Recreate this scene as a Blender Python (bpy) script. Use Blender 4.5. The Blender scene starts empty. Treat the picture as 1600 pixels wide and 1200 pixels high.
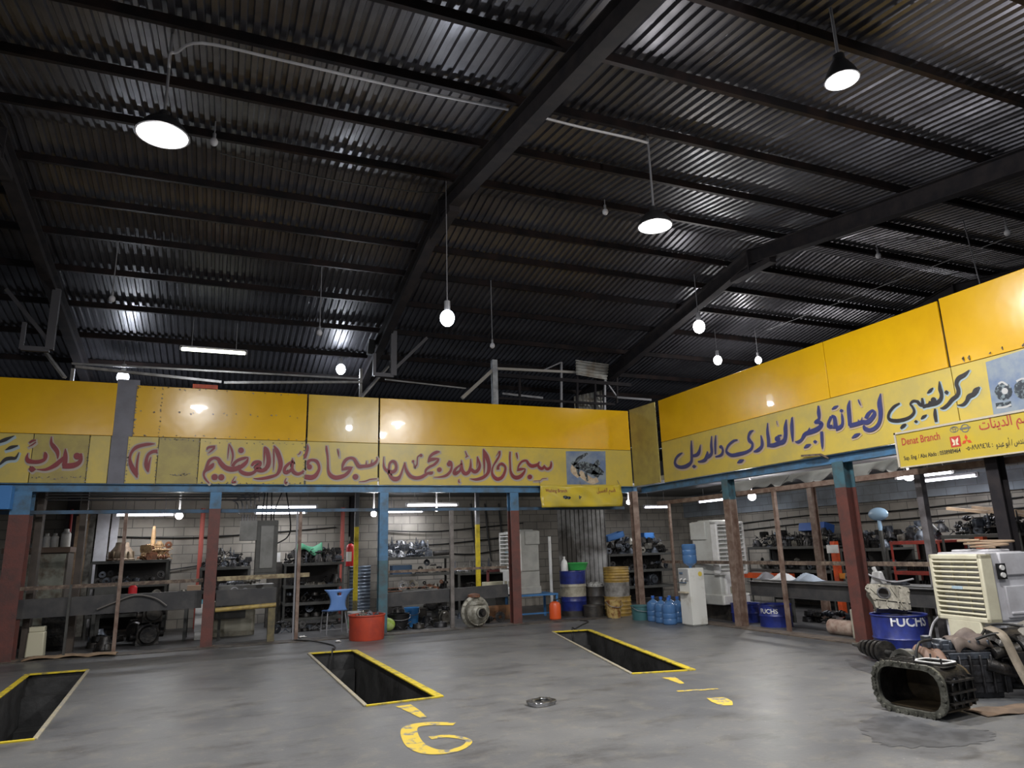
import bpy, bmesh, math, random
from mathutils import Vector, Matrix, Euler
S = bpy.context.scene
COL = S.collection
rnd = random.Random(7)
PI = math.pi

# ------------------------------------------------------------------ camera
CAM_F, CAM_YAW, CAM_PITCH, CAM_ROLL, CAM_H = 1085.64, 0.394803, 0.232572, -0.030931, 1.5
def cam_axes():
    cy, sy = math.cos(CAM_YAW), math.sin(CAM_YAW)
    F = Vector((sy, cy, 0)); R = Vector((cy, -sy, 0)); U = Vector((0, 0, 1))
    F2 = F*math.cos(CAM_PITCH) + U*math.sin(CAM_PITCH); U2 = -F*math.sin(CAM_PITCH) + U*math.cos(CAM_PITCH)
    R3 = R*math.cos(CAM_ROLL) + U2*math.sin(CAM_ROLL); U3 = -R*math.sin(CAM_ROLL) + U2*math.cos(CAM_ROLL)
    return R3, U3, F2
AR, AU, AF = cam_axes()
cd = bpy.data.cameras.new('camera'); cam = bpy.data.objects.new('camera', cd); COL.objects.link(cam)
cd.sensor_width = 36; cd.lens = CAM_F/1600*36; cd.clip_end = 200; cd.clip_start = 0.05
cam.matrix_world = Matrix(((AR.x, AU.x, -AF.x, 0), (AR.y, AU.y, -AF.y, 0), (AR.z, AU.z, -AF.z, CAM_H), (0, 0, 0, 1)))
S.camera = cam

# measured directions: a bearing of the survey photo -> point on a known plane of the building
def ray(px, py): return AF + AR*((px-800)/CAM_F) - AU*((py-600)/CAM_F)
def PY(px, py, Y=13.78): r = ray(px, py); k = Y/r.y; return Vector((r.x*k, Y, CAM_H + r.z*k))
def PX(px, py, X=8.74): r = ray(px, py); k = X/r.x; return Vector((X, r.y*k, CAM_H + r.z*k))
def FL(px, py, z=0.0): r = ray(px, py); k = (z-CAM_H)/r.z; return Vector((r.x*k, r.y*k, z))
RIDGE_Y, RIDGE_Z, SN, SF = 9.82, 7.09, 0.1493, 0.18
def roof_z(y): return RIDGE_Z - (SN*(RIDGE_Y-y) if y < RIDGE_Y else SF*(y-RIDGE_Y))
def RF(px, py):
    r = ray(px, py)
    kn = (RIDGE_Z-SN*RIDGE_Y-CAM_H)/(r.z-SN*r.y); kf = (RIDGE_Z+SF*RIDGE_Y-CAM_H)/(r.z+SF*r.y)
    k = kn if r.y*kn < RIDGE_Y else kf
    return Vector((r.x*k, r.y*k, CAM_H + r.z*k))

# ------------------------------------------------------------------ light and exposure
S.view_settings.view_transform = 'Standard'; S.view_settings.look = 'None'
S.view_settings.gamma = 1.0; S.view_settings.use_curve_mapping = False
S.view_settings.exposure = 0.0
W = bpy.data.worlds.new('world'); S.world = W; W.use_nodes = True
W.node_tree.nodes['Background'].inputs[0].default_value = (0.80, 0.88, 1.0, 1)
W.node_tree.nodes['Background'].inputs[1].default_value = 0.30

HB, BW, TW, BB = 300, 75, 16, 18      # watts: high bay, hanging bulb, tube, bay bulb
def point_light(name, loc, watts, col=(1, 1, 1), r=0.12, parent=None):
    l = bpy.data.lights.new(name, 'POINT'); l.energy = watts; l.color = col; l.shadow_soft_size = r
    o = bpy.data.objects.new(name, l); COL.objects.link(o); o.location = loc
    if parent: o.parent = parent
    return o

# ------------------------------------------------------------------ materials
def lamp_light(parent, watts, size=.4):
    l = bpy.data.lights.new('lamp_light', 'AREA'); l.shape = 'DISK'; l.size = size; l.energy = watts*.68; l.color = (1, .98, .97)
    o = bpy.data.objects.new('lamp_light', l); COL.objects.link(o); o.parent = parent; o.location = (0, 0, -.05)
    point_light('lamp_spill', (0, 0, -.12), watts*.36, (1, .98, .97), .06, parent)
def nd(nt, t, **kw):
    n = nt.nodes.new(t)
    for k, v in kw.items(): setattr(n, k, v)
    return n
MATS = {}
def mat(name, c1, rough=0.5, metal=0.0, c2=None, scale=6.0, amt=0.5, bump=0.0, bscale=40.0, lo=0.4, hi=0.65, rough2=None, alpha=1.0, trans=0.0, detail=6.0, coat=0.0):
    if name in MATS: return MATS[name]
    m = bpy.data.materials.new(name); m.use_nodes = True; nt = m.node_tree
    b = nt.nodes['Principled BSDF']
    b.inputs['Base Color'].default_value = (*c1, 1); b.inputs['Roughness'].default_value = rough; b.inputs['Metallic'].default_value = metal
    if coat: b.inputs['Coat Weight'].default_value = coat
    if trans: b.inputs['Transmission Weight'].default_value = trans
    if alpha < 1: b.inputs['Alpha'].default_value = alpha
    tc = None
    if c2 is not None or bump:
        tc = nd(nt, 'ShaderNodeTexCoord')
    if c2 is not None:
        n = nd(nt, 'ShaderNodeTexNoise'); n.inputs['Scale'].default_value = scale; n.inputs['Detail'].default_value = detail; n.inputs['Roughness'].default_value = 0.62
        nt.links.new(tc.outputs['Object'], n.inputs['Vector'])
        mr = nd(nt, 'ShaderNodeMapRange'); mr.inputs[1].default_value = lo; mr.inputs[2].default_value = hi; mr.inputs[4].default_value = amt*2 if amt < .5 else 1.0
        nt.links.new(n.outputs['Fac'], mr.inputs[0])
        mx = nd(nt, 'ShaderNodeMix', data_type='RGBA'); mx.inputs[6].default_value = (*c1, 1); mx.inputs[7].default_value = (*c2, 1)
        nt.links.new(mr.outputs[0], mx.inputs[0]); nt.links.new(mx.outputs[2], b.inputs['Base Color'])
        if rough2 is not None:
            m2 = nd(nt, 'ShaderNodeMapRange'); m2.inputs[3].default_value = rough; m2.inputs[4].default_value = rough2
            nt.links.new(mr.outputs[0], m2.inputs[0]); nt.links.new(m2.outputs[0], b.inputs['Roughness'])
    if bump:
        n = nd(nt, 'ShaderNodeTexNoise'); n.inputs['Scale'].default_value = bscale; n.inputs['Detail'].default_value = 3
        nt.links.new(tc.outputs['Object'], n.inputs['Vector'])
        bp = nd(nt, 'ShaderNodeBump'); bp.inputs['Strength'].default_value = bump; bp.inputs['Distance'].default_value = 0.02
        nt.links.new(n.outputs['Fac'], bp.inputs['Height']); nt.links.new(bp.outputs[0], b.inputs['Normal'])
    MATS[name] = m
    return m
def emit(name, col, strength):
    if name in MATS: return MATS[name]
    m = bpy.data.materials.new(name); m.use_nodes = True; b = m.node_tree.nodes['Principled BSDF']
    b.inputs['Base Color'].default_value = (*col, 1); b.inputs['Emission Color'].default_value = (*col, 1); b.inputs['Emission Strength'].default_value = strength
    MATS[name] = m
    return m

def floor_material():
    m = bpy.data.materials.new('worn grey concrete'); m.use_nodes = True; nt = m.node_tree; b = nt.nodes['Principled BSDF']
    tc = nd(nt, 'ShaderNodeTexCoord')
    def noise(scale, detail=8, rough=.6, stretch=None):
        n = nd(nt, 'ShaderNodeTexNoise'); n.inputs['Scale'].default_value = scale; n.inputs['Detail'].default_value = detail; n.inputs['Roughness'].default_value = rough
        if stretch:
            mp = nd(nt, 'ShaderNodeMapping'); mp.inputs['Scale'].default_value = stretch
            nt.links.new(tc.outputs['Object'], mp.inputs[0]); nt.links.new(mp.outputs[0], n.inputs['Vector'])
        else: nt.links.new(tc.outputs['Object'], n.inputs['Vector'])
        return n.outputs['Fac']
    def rng(x, lo, hi, a=0., c=1.):
        r = nd(nt, 'ShaderNodeMapRange'); r.inputs[1].default_value = lo; r.inputs[2].default_value = hi; r.inputs[3].default_value = a; r.inputs[4].default_value = c
        nt.links.new(x, r.inputs[0]); return r.outputs[0]
    def mix(f, a, c):
        x = nd(nt, 'ShaderNodeMix', data_type='RGBA'); nt.links.new(f, x.inputs[0])
        if isinstance(a, tuple): x.inputs[6].default_value = (*a, 1)
        else: nt.links.new(a, x.inputs[6])
        x.inputs[7].default_value = (*c, 1)
        return x.outputs[2]
    big = noise(0.55, 5)
    c = mix(rng(big, .38, .66), (.092, .095, .101), (.140, .140, .139))
    c = mix(rng(noise(4, 10, .75), .50, .68, 0, .55), c, (.20, .185, .15))
    c = mix(rng(noise(1.3, 9, .72, (1, 2.0, 1)), .52, .66, 0, .75), c, (.05, .048, .047))
    c = mix(rng(noise(24, 4), .66, .74, 0, .7), c, (.30, .285, .25))
    c = mix(rng(noise(16, 3), .70, .76, 0, .8), c, (.03, .03, .03))
    nt.links.new(c, b.inputs['Base Color'])
    nt.links.new(rng(big, .3, .7, .33, .55), b.inputs['Roughness'])
    bp = nd(nt, 'ShaderNodeBump'); bp.inputs['Strength'].default_value = .15; bp.inputs['Distance'].default_value = .01
    nt.links.new(noise(30, 6), bp.inputs['Height']); nt.links.new(bp.outputs[0], b.inputs['Normal'])
    return m
def block_material(name, c1, c2, mortar, bw=.42, bh=.2):
    m = bpy.data.materials.new(name); m.use_nodes = True; nt = m.node_tree; b = nt.nodes['Principled BSDF']; b.inputs['Roughness'].default_value = .85
    tc = nd(nt, 'ShaderNodeTexCoord'); sp = nd(nt, 'ShaderNodeSeparateXYZ'); nt.links.new(tc.outputs['Object'], sp.inputs[0])
    ad = nd(nt, 'ShaderNodeMath', operation='ADD'); nt.links.new(sp.outputs[0], ad.inputs[0]); nt.links.new(sp.outputs[1], ad.inputs[1])
    cb = nd(nt, 'ShaderNodeCombineXYZ'); nt.links.new(ad.outputs[0], cb.inputs[0]); nt.links.new(sp.outputs[2], cb.inputs[1])
    br = nd(nt, 'ShaderNodeTexBrick'); br.inputs['Scale'].default_value = 1; br.inputs['Brick Width'].default_value = bw; br.inputs['Row Height'].default_value = bh
    br.inputs['Mortar Size'].default_value = .008; br.inputs['Color1'].default_value = (*c1, 1); br.inputs['Color2'].default_value = (*c2, 1); br.inputs['Mortar'].default_value = (*mortar, 1)
    nt.links.new(cb.outputs[0], br.inputs['Vector'])
    n = nd(nt, 'ShaderNodeTexNoise'); n.inputs['Scale'].default_value = 1.6; n.inputs['Detail'].default_value = 8; nt.links.new(tc.outputs['Object'], n.inputs['Vector'])
    r = nd(nt, 'ShaderNodeMapRange'); r.inputs[1].default_value = .45; r.inputs[2].default_value = .75; r.inputs[4].default_value = .75; nt.links.new(n.outputs['Fac'], r.inputs[0])
    x = nd(nt, 'ShaderNodeMix', data_type='RGBA'); nt.links.new(r.outputs[0], x.inputs[0]); nt.links.new(br.outputs['Color'], x.inputs[6]); x.inputs[7].default_value = (.12, .11, .10, 1)
    nt.links.new(x.outputs[2], b.inputs['Base Color'])
    bp = nd(nt, 'ShaderNodeBump'); bp.inputs['Strength'].default_value = .5; bp.inputs['Distance'].default_value = .01; bp.invert = True
    nt.links.new(br.outputs['Fac'], bp.inputs['Height']); nt.links.new(bp.outputs[0], b.inputs['Normal'])
    return m

M_FLOOR = floor_material()
M_BLOCK = block_material('beige block wall', (.34, .31, .265), (.29, .27, .235), (.13, .12, .11))
M_BLOCKG = block_material('grey blue block', (.30, .34, .38), (.26, .30, .34), (.2, .22, .24))
M_ROOF = mat('sooty galvanised sheet', (.105, .104, .118), .30, .60, (.055, .053, .062), 1.3, .5, lo=.35, hi=.7, rough2=.48)
M_STEEL = mat('dark roof steel', (.018, .017, .020), .75, 0, (.03, .026, .027), 4)
M_PURLIN = mat('dark purlin steel', (.012, .011, .012), .5, .3, (.025, .017, .016), 3)
for m_ in (M_STEEL, M_PURLIN): m_.node_tree.nodes['Principled BSDF'].inputs['Specular IOR Level'].default_value = .12
M_OXIDE = mat('red oxide painted steel', (.15, .052, .042), .5, .1, (.09, .045, .04), 5, .5, bump=.1)
M_BROWN = mat('brown worn steel', (.16, .10, .075), .55, .2, (.28, .21, .17), 7)
M_BLUE = mat('blue painted steel', (.075, .20, .36), .42, .1, (.07, .12, .17), 5, .5, bump=.05)
M_TEAL = mat('teal painted steel', (.06, .15, .19), .45, .1, (.07, .09, .10), 5)
M_YUP = mat('yellow gloss paint', (.80, .46, .004), .22, 0, (.72, .40, .004), 1.2, .5, bump=.22, bscale=1.6, coat=.3)
M_YUPB = mat('faded yellow gloss paint', (.70, .46, .05), .24, 0, (.60, .40, .06), 1.6, .5, bump=.22, bscale=1.8, coat=.3)
M_YLO = mat('pale yellow sign paint', (.62, .47, .085), .34, 0, (.50, .40, .11), 2.2, .5, bump=.08, bscale=2)
M_YOLD = mat('dirty olive yellow paint', (.44, .36, .10), .45, 0, (.34, .27, .09), 3, .5, bump=.08, bscale=3)
M_GREYP = mat('grey fascia sheet', (.16, .16, .19), .45, .1, (.12, .12, .14), 3)
M_RUST = mat('dark rusty bar', (.10, .07, .055), .65, .2, (.26, .20, .15), 14, .5)
M_BAND = mat('charcoal channel steel', (.045, .045, .048), .55, .2, (.075, .072, .07), 4)
M_DARK = mat('black oily metal', (.012, .012, .013), .38, .4, (.05, .045, .04), 9, .5, bump=.3, bscale=30)
M_DARK2 = mat('dark grey cast metal', (.05, .05, .055), .42, .5, (.015, .014, .014), 8, .5, bump=.3, bscale=30)
M_CAST = mat('greasy cast aluminium', (.26, .25, .22), .42, .6, (.10, .09, .075), 7, .5, bump=.25, bscale=26)
M_BRIGHT = mat('bright machined steel', (.55, .57, .62), .25, .9, (.25, .26, .28), 9)
M_TAN = mat('tan stained casting', (.42, .27, .13), .6, .1, (.20, .12, .06), 8, .5, bump=.2)
M_BLUEGREY = mat('blue grey oily metal', (.11, .125, .15), .38, .6, (.03, .03, .035), 8, .5, bump=.2)
M_RUSTY = mat('rusty orange steel', (.26, .10, .05), .7, .2, (.11, .06, .04), 8)
M_WOOD = mat('old timber', (.30, .21, .13), .75, 0, (.16, .11, .07), 5)
M_CREAM = mat('cream plastic', (.66, .63, .48), .4, 0, (.55, .51, .38), 4)
M_OFFWHITE = mat('grey white plastic', (.55, .55, .58), .42, 0, (.42, .41, .43), 3)
M_WHITE = mat('white plastic', (.75, .75, .74), .4, 0, (.6, .59, .56), 5)
M_GREY = mat('grey enamel', (.20, .20, .19), .45, .1, (.14, .14, .13), 4)
M_DGREY = mat('dark grey enamel', (.075, .075, .07), .5, .1, (.05, .05, .045), 4)
M_ORANGE = mat('orange painted steel', (.75, .11, .025), .45, 0, (.45, .07, .03), 5)
M_REDP = mat('red paint', (.55, .022, .03), .4)
M_BLACK = mat('matt black', (.006, .006, .007), .6)
M_CABLE = mat('black cable', (.012, .012, .012), .5)
M_CONDUIT = mat('grey conduit', (.22, .22, .235), .45, .2)
# ------------------------------------------------------------------ mesh helpers
def Tm(loc=(0, 0, 0), rot=(0, 0, 0), sc=(1, 1, 1)):
    return Matrix.LocRotScale(Vector(loc), Euler(rot), Vector(sc))
class MB:
    def __init__(s): s.bm = bmesh.new()
    def _tx(s, vs, M):
        if M is not None:
            for v in vs: v.co = M @ v.co
    def box(s, c, d, rot=(0, 0, 0), M=None, taper=None):
        hx, hy, hz = d[0]/2, d[1]/2, d[2]/2
        vs = []
        for z in (-hz, hz):
            k = 1 if (taper is None or z < 0) else taper
            for x, y in ((-hx, -hy), (hx, -hy), (hx, hy), (-hx, hy)): vs.append(s.bm.verts.new((x*k, y*k, z)))
        for f in ((3, 2, 1, 0), (4, 5, 6, 7), (0, 1, 5, 4), (1, 2, 6, 5), (2, 3, 7, 6), (3, 0, 4, 7)): s.bm.faces.new([vs[i] for i in f])
        s._tx(vs, Tm(c, rot)); s._tx(vs, M); return s
    def prism(s, poly, depth, M=None, z0=0.0):
        """closed 2-D outline (x, y) extruded along z"""
        a = [s.bm.verts.new((x, y, z0)) for x, y in poly]; b = [s.bm.verts.new((x, y, z0+depth)) for x, y in poly]; n = len(poly)
        try:
            s.bm.faces.new(a[::-1]); s.bm.faces.new(b)
        except ValueError: pass
        for i in range(n): s.bm.faces.new((a[i], a[(i+1) % n], b[(i+1) % n], b[i]))
        s._tx(a+b, M); return s
    def ringprism(s, outer, inner, depth, M=None, z0=0.0):
        n = len(outer); vs = []
        L = []
        for poly, z in ((outer, z0), (outer, z0+depth), (inner, z0+depth), (inner, z0)):
            r = [s.bm.verts.new((x, y, z)) for x, y in poly]; L.append(r); vs += r
        for k in range(4):
            a, b = L[k], L[(k+1) % 4]
            for i in range(n): s.bm.faces.new((a[i], a[(i+1) % n], b[(i+1) % n], b[i]))
        s._tx(vs, M); return s
    def lathe(s, prof, seg=20, M=None, a0=0.0, a1=2*PI, squash=1.0):
        """profile of (r, z) turned round z"""
        full = abs(a1-a0-2*PI) < 1e-6; n = seg if full else seg+1
        rings = []; vs = []
        for r, z in prof:
            if r < 1e-6: v = s.bm.verts.new((0, 0, z)); rings.append([v]); vs.append(v)
            else:
                rg = [s.bm.verts.new((r*math.cos(a0+(a1-a0)*i/seg), r*squash*math.sin(a0+(a1-a0)*i/seg), z)) for i in range(n)]; rings.append(rg); vs += rg
        for a, b in zip(rings, rings[1:]):
            m = seg if full else seg
            for i in range(m):
                j = (i+1) % n if full else i+1
                if len(a) == 1 and len(b) == 1: continue
                if len(a) == 1: s.bm.faces.new((a[0], b[j], b[i]))
                elif len(b) == 1: s.bm.faces.new((a[i], a[j], b[0]))
                else: s.bm.faces.new((a[i], a[j], b[j], b[i]))
        s._tx(vs, M); return s
    def cyl(s, p0, p1, r, r2=None, seg=14, M=None):
        p0, p1 = Vector(p0), Vector(p1); d = p1-p0; L = d.length; r2 = r if r2 is None else r2
        q = d.to_track_quat('Z', 'Y').to_matrix().to_4x4(); q.translation = p0
        s.lathe([(0, 0), (r, 0), (r2, L), (0, L)], seg, (M @ q) if M is not None else q); return s
    def tube(s, pts, r, seg=8, M=None, smooth=True, sub=5, closed=False):
        P = [Vector(p) for p in pts]
        if smooth and len(P) > 2: P = spline(P, sub, closed)
        rings = []; vs = []; n = len(P); up = None
        for i, p in enumerate(P):
            t = (P[(i+1) % n]-P[i-1]) if closed else (P[min(i+1, n-1)]-P[max(i-1, 0)])
            t.normalize()
            if up is None: up = Vector((0, 0, 1)) if abs(t.z) < .9 else Vector((1, 0, 0))
            x = t.cross(up).normalized(); y = x.cross(t).normalized(); up = y
            rr = r(i/(n-1)) if callable(r) else r
            rg = [s.bm.verts.new(p + x*rr*math.cos(2*PI*k/seg) + y*rr*math.sin(2*PI*k/seg)) for k in range(seg)]; rings.append(rg); vs += rg
        R2 = rings + ([rings[0]] if closed else [])
        for a, b in zip(R2, R2[1:]):
            for k in range(seg): s.bm.faces.new((a[k], a[(k+1) % seg], b[(k+1) % seg], b[k]))
        if not closed: s.bm.faces.new(rings[0][::-1]); s.bm.faces.new(rings[-1])
        s._tx(vs, M); return s
    def beam(s, p0, p1, w, h, kind='box', up=(0, 0, 1), t=.012):
        """steel section from p0 to p1: w across, h along 'up'"""
        p0, p1 = Vector(p0), Vector(p1); d = p1-p0; L = d.length; z = d.normalized(); upv = Vector(up)
        x = upv.cross(z)
        if x.length < 1e-4: x = Vector((1, 0, 0)).cross(z)
        x.normalize(); y = z.cross(x)
        M = Matrix(((x.x, y.x, z.x, p0.x), (x.y, y.y, z.y, p0.y), (x.z, y.z, z.z, p0.z), (0, 0, 0, 1)))
        a, b = w/2, h/2
        if kind == 'box': o = [(-a, -b), (a, -b), (a, b), (-a, b)]
        elif kind == 'I': k = t/2; o = [(-a, -b), (a, -b), (a, -b+t), (k, -b+t), (k, b-t), (a, b-t), (a, b), (-a, b), (-a, b-t), (-k, b-t), (-k, -b+t), (-a, -b+t)]
        elif kind == 'C': o = [(-a, -b), (a, -b), (a, -b+t), (-a+t, -b+t), (-a+t, b-t), (a, b-t), (a, b), (-a, b)]
        elif kind == 'L': o = [(-a, -b), (a, -b), (a, -b+t), (-a+t, -b+t), (-a+t, b), (-a, b)]
        s.prism(o, L, M); return s
    def ball(s, c, r, sc=(1, 1, 1), seg=14, M=None):
        n = 8; prof = [(r*math.sin(PI*i/n), -r*math.cos(PI*i/n)) for i in range(n+1)]
        prof[0] = (0, -r); prof[-1] = (0, r)
        X = Tm(c, (0, 0, 0), sc); s.lathe(prof, seg, (M @ X) if M is not None else X); return s
    def grid(s, fn, nu, nv):
        V = [[s.bm.verts.new(fn(i/nu, j/nv)) for j in range(nv+1)] for i in range(nu+1)]
        for i in range(nu):
            for j in range(nv): s.bm.faces.new((V[i][j], V[i+1][j], V[i+1][j+1], V[i][j+1]))
        return s
    def build(s, name, m, parent=None, bevel=0.0, smooth=True, angle=35, solid=0.0, sub=0):
        bmesh.ops.recalc_face_normals(s.bm, faces=s.bm.faces[:])
        me = bpy.data.meshes.new(name); s.bm.to_mesh(me); s.bm.free()
        me.materials.append(m)
        if smooth:
            me.shade_smooth(); me.set_sharp_from_angle(angle=math.radians(angle))
        o = bpy.data.objects.new(name, me); COL.objects.link(o)
        if parent: o.parent = parent
        if solid: x = o.modifiers.new('solid', 'SOLIDIFY'); x.thickness = solid; x.offset = 0
        if bevel: x = o.modifiers.new('bevel', 'BEVEL'); x.width = bevel; x.segments = 2; x.limit_method = 'ANGLE'; x.angle_limit = math.radians(40)
        if sub: x = o.modifiers.new('sub', 'SUBSURF'); x.levels = sub; x.render_levels = sub
        return o
def spline(P, sub=5, closed=False):
    out = []; n = len(P)
    rngi = range(n) if closed else range(n-1)
    for i in rngi:
        if closed: a, b, c, d = P[i-1], P[i], P[(i+1) % n], P[(i+2) % n]
        else: a, b, c, d = P[max(i-1, 0)], P[i], P[i+1], P[min(i+2, n-1)]
        for k in range(sub):
            t = k/sub
            out.append(0.5*((2*b) + (c-a)*t + (2*a-5*b+4*c-d)*t*t + (3*b-a-3*c+d)*t**3))
    if not closed: out.append(P[-1])
    return out
def tag(o, label, cat, group=None, kind=None):
    if label: o['label'] = label
    if cat: o['category'] = cat
    if group: o['group'] = group
    if kind: o['kind'] = kind
    return o
def thing(name, label, cat, loc=(0, 0, 0), rot=(0, 0, 0), group=None):
    o = bpy.data.objects.new(name, None); COL.objects.link(o); o.empty_display_size = .1
    o.location = loc; o.rotation_euler = rot if not isinstance(rot, (int, float)) else (0, 0, rot)
    return tag(o, label, cat, group)
def struct(o): o['kind'] = 'structure'; return o
def dup(root, loc, rot=0, label=None, group=None, sc=None):
    r = root.copy(); COL.objects.link(r); r.location = loc
    r.rotation_euler = (0, 0, rot) if isinstance(rot, (int, float)) else rot
    if sc: r.scale = (sc, sc, sc) if isinstance(sc, (int, float)) else sc
    if label: r['label'] = label
    if group: r['group'] = group
    for ch in list(root.children):
        c = ch.copy(); COL.objects.link(c); c.parent = r
        for g in list(ch.children):
            d = g.copy(); COL.objects.link(d); d.parent = c
    return r
def hide_proto(root):
    """a pattern piece that is not placed itself is deleted once its copies exist"""
    for o in [c for ch in root.children for c in ch.children] + list(root.children) + [root]:
        bpy.data.objects.remove(o, do_unlink=True)
def rpoly(w, h, r, n=4):
    o = []
    for cx, cy, a in ((w/2-r, h/2-r, 0), (-w/2+r, h/2-r, PI/2), (-w/2+r, -h/2+r, PI), (w/2-r, -h/2+r, 1.5*PI)):
        for k in range(n+1): o.append((cx+r*math.cos(a+PI/2*k/n), cy+r*math.sin(a+PI/2*k/n)))
    return o
def circ(r, n=20, cx=0, cy=0): return [(cx+r*math.cos(2*PI*i/n), cy+r*math.sin(2*PI*i/n)) for i in range(n)]
def gearpoly(r, teeth, depth):
    o = []
    for i in range(teeth):
        for k, rr in ((0, r-depth), (.25, r), (.5, r), (.75, r-depth)):
            a = 2*PI*(i+k)/teeth; o.append((rr*math.cos(a), rr*math.sin(a)))
    return o

# ------------------------------------------------------------------ floor with three inspection pits
PITS = [((-2.38, 7.72), (-1.50, 12.06)), ((1.42, 7.58), (2.16, 11.84)), ((4.95, 7.55), (5.95, 12.02))]
PITQ = [[(-2.16, 7.74), (-1.40, 7.72), (-1.63, 12.03), (-2.36, 12.06)],
        [(1.45, 7.56), (2.23, 7.59), (2.06, 11.79), (1.37, 11.85)],
        [(4.63, 7.68), (5.37, 7.50), (6.35, 11.94), (5.67, 12.06)]]
b = MB()
X0, X1, Y0_, Y1_ = -9.0, 16.0, -10.0, 17.8
def quad(mb, pts): mb.bm.faces.new([mb.bm.verts.new(p) for p in pts])
cuts = [X0] + [x for q in PITQ for x in (None,)]
# strips between the pits (the pits' long sides lean a little, so each strip is a quad)
yb, yt = 7.4, 12.3
quad(b, [(X0, Y0_, 0), (X1, Y0_, 0), (X1, yb, 0), (X0, yb, 0)])
quad(b, [(X0, yt, 0), (X1, yt, 0), (X1, Y1_, 0), (X0, Y1_, 0)])
def xat(p, q, y): return p[0] + (q[0]-p[0])*(y-p[1])/(q[1]-p[1])
left_b, left_t = X0, X0
for q in PITQ:
    lb, lt = xat(q[0], q[3], yb), xat(q[0], q[3], yt); rb, rt = xat(q[1], q[2], yb), xat(q[1], q[2], yt)
    quad(b, [(left_b, yb, 0), (lb, yb, 0), (lt, yt, 0), (left_t, yt, 0)])
    quad(b, [(lb, yb, 0), (rb, yb, 0), (q[1][0], q[1][1], 0), (q[0][0], q[0][1], 0)])
    quad(b, [(q[3][0], q[3][1], 0), (q[2][0], q[2][1], 0), (rt, yt, 0), (lt, yt, 0)])
    left_b, left_t = rb, rt
quad(b, [(left_b, yb, 0), (X1, yb, 0), (X1, yt, 0), (left_t, yt, 0)])
struct(b.build('floor', M_FLOOR, smooth=False))
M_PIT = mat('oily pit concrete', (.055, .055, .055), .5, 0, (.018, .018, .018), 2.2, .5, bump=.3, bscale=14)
M_YKERB = mat('worn yellow kerb paint', (.62, .47, .02), .6, 0, (.16, .14, .07), 9, .5, lo=.5, hi=.68)
M_YPALE = mat('pale tan kerb edge', (.38, .33, .22), .6, 0, (.25, .24, .22), 9)
PL = ['left inspection pit cut off by the picture edge', 'middle inspection pit with yellow painted rim', 'right inspection pit beyond the floor marking strokes']
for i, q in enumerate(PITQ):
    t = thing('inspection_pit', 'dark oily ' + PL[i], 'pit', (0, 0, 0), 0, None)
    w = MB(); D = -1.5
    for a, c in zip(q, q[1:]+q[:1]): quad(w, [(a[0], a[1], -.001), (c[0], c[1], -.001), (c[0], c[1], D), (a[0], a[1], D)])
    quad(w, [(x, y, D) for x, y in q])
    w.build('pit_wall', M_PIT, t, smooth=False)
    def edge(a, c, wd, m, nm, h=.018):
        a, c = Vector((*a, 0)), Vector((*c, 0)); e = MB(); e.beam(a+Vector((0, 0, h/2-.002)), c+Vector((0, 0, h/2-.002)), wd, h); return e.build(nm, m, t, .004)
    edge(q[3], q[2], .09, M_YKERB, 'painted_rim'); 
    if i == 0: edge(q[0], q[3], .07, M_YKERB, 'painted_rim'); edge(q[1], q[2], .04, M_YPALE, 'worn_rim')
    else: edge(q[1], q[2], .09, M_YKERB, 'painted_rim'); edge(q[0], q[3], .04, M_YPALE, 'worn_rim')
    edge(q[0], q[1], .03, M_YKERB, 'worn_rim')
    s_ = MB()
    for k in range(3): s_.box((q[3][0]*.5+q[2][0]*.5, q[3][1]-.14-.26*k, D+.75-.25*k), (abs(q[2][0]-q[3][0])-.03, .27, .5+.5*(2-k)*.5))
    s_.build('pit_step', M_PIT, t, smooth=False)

# dirty raised edges where the bays meet the hall floor
M_EDGE = mat('oil caked floor edge', (.04, .037, .035), .7, 0, (.12, .10, .08), 7, .5, bump=.3, bscale=20)
struct(MB().box((-.2, 13.72, .004), (16.4, .42, .02)).build('trim_2', M_EDGE, smooth=False))
struct(MB().box((8.75, 7.0, .004), (.36, 12.8, .02)).build('trim_3', mat('brown dirt edge', (.13, .10, .075), .75, 0, (.06, .05, .045), 6), smooth=False))
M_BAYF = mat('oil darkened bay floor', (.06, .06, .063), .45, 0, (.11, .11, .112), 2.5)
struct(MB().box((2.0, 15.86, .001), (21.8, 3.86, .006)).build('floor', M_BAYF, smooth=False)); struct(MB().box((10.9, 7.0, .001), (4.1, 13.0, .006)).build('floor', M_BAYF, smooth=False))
# painted marks on the floor
M_MARK = mat('worn yellow floor paint', (.62, .45, .05), .55, 0, (.19, .19, .18), 9, .5, lo=.51, hi=.60, detail=10)
def floor_stroke(b, pts, z=.003):
    P = [(FL(x, y, z), w) for x, y, w in pts]
    V = spline([p for p, w in P], 6); Ws = []
    for i in range(len(P)-1):
        for k in range(6): Ws.append(P[i][1]+(P[i+1][1]-P[i][1])*k/6)
    Ws.append(P[-1][1]); prev = None
    for i, p in enumerate(V):
        t = V[min(i+1, len(V)-1)]-V[max(i-1, 0)]; t.z = 0; t.normalize(); n = Vector((-t.y, t.x, 0))*Ws[i]/2
        cur = (b.bm.verts.new(p+n), b.bm.verts.new(p-n))
        if prev: b.bm.faces.new((prev[0], prev[1], cur[1], cur[0]))
        prev = cur
b = MB()
floor_stroke(b, [(710, 1131, .10), (665, 1131, .12), (640, 1138, .14), (646, 1160, .15), (668, 1173, .15), (700, 1174, .10), (726, 1166, .06), (731, 1156, .05), (700, 1150, .08), (672, 1153, .10)])
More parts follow.
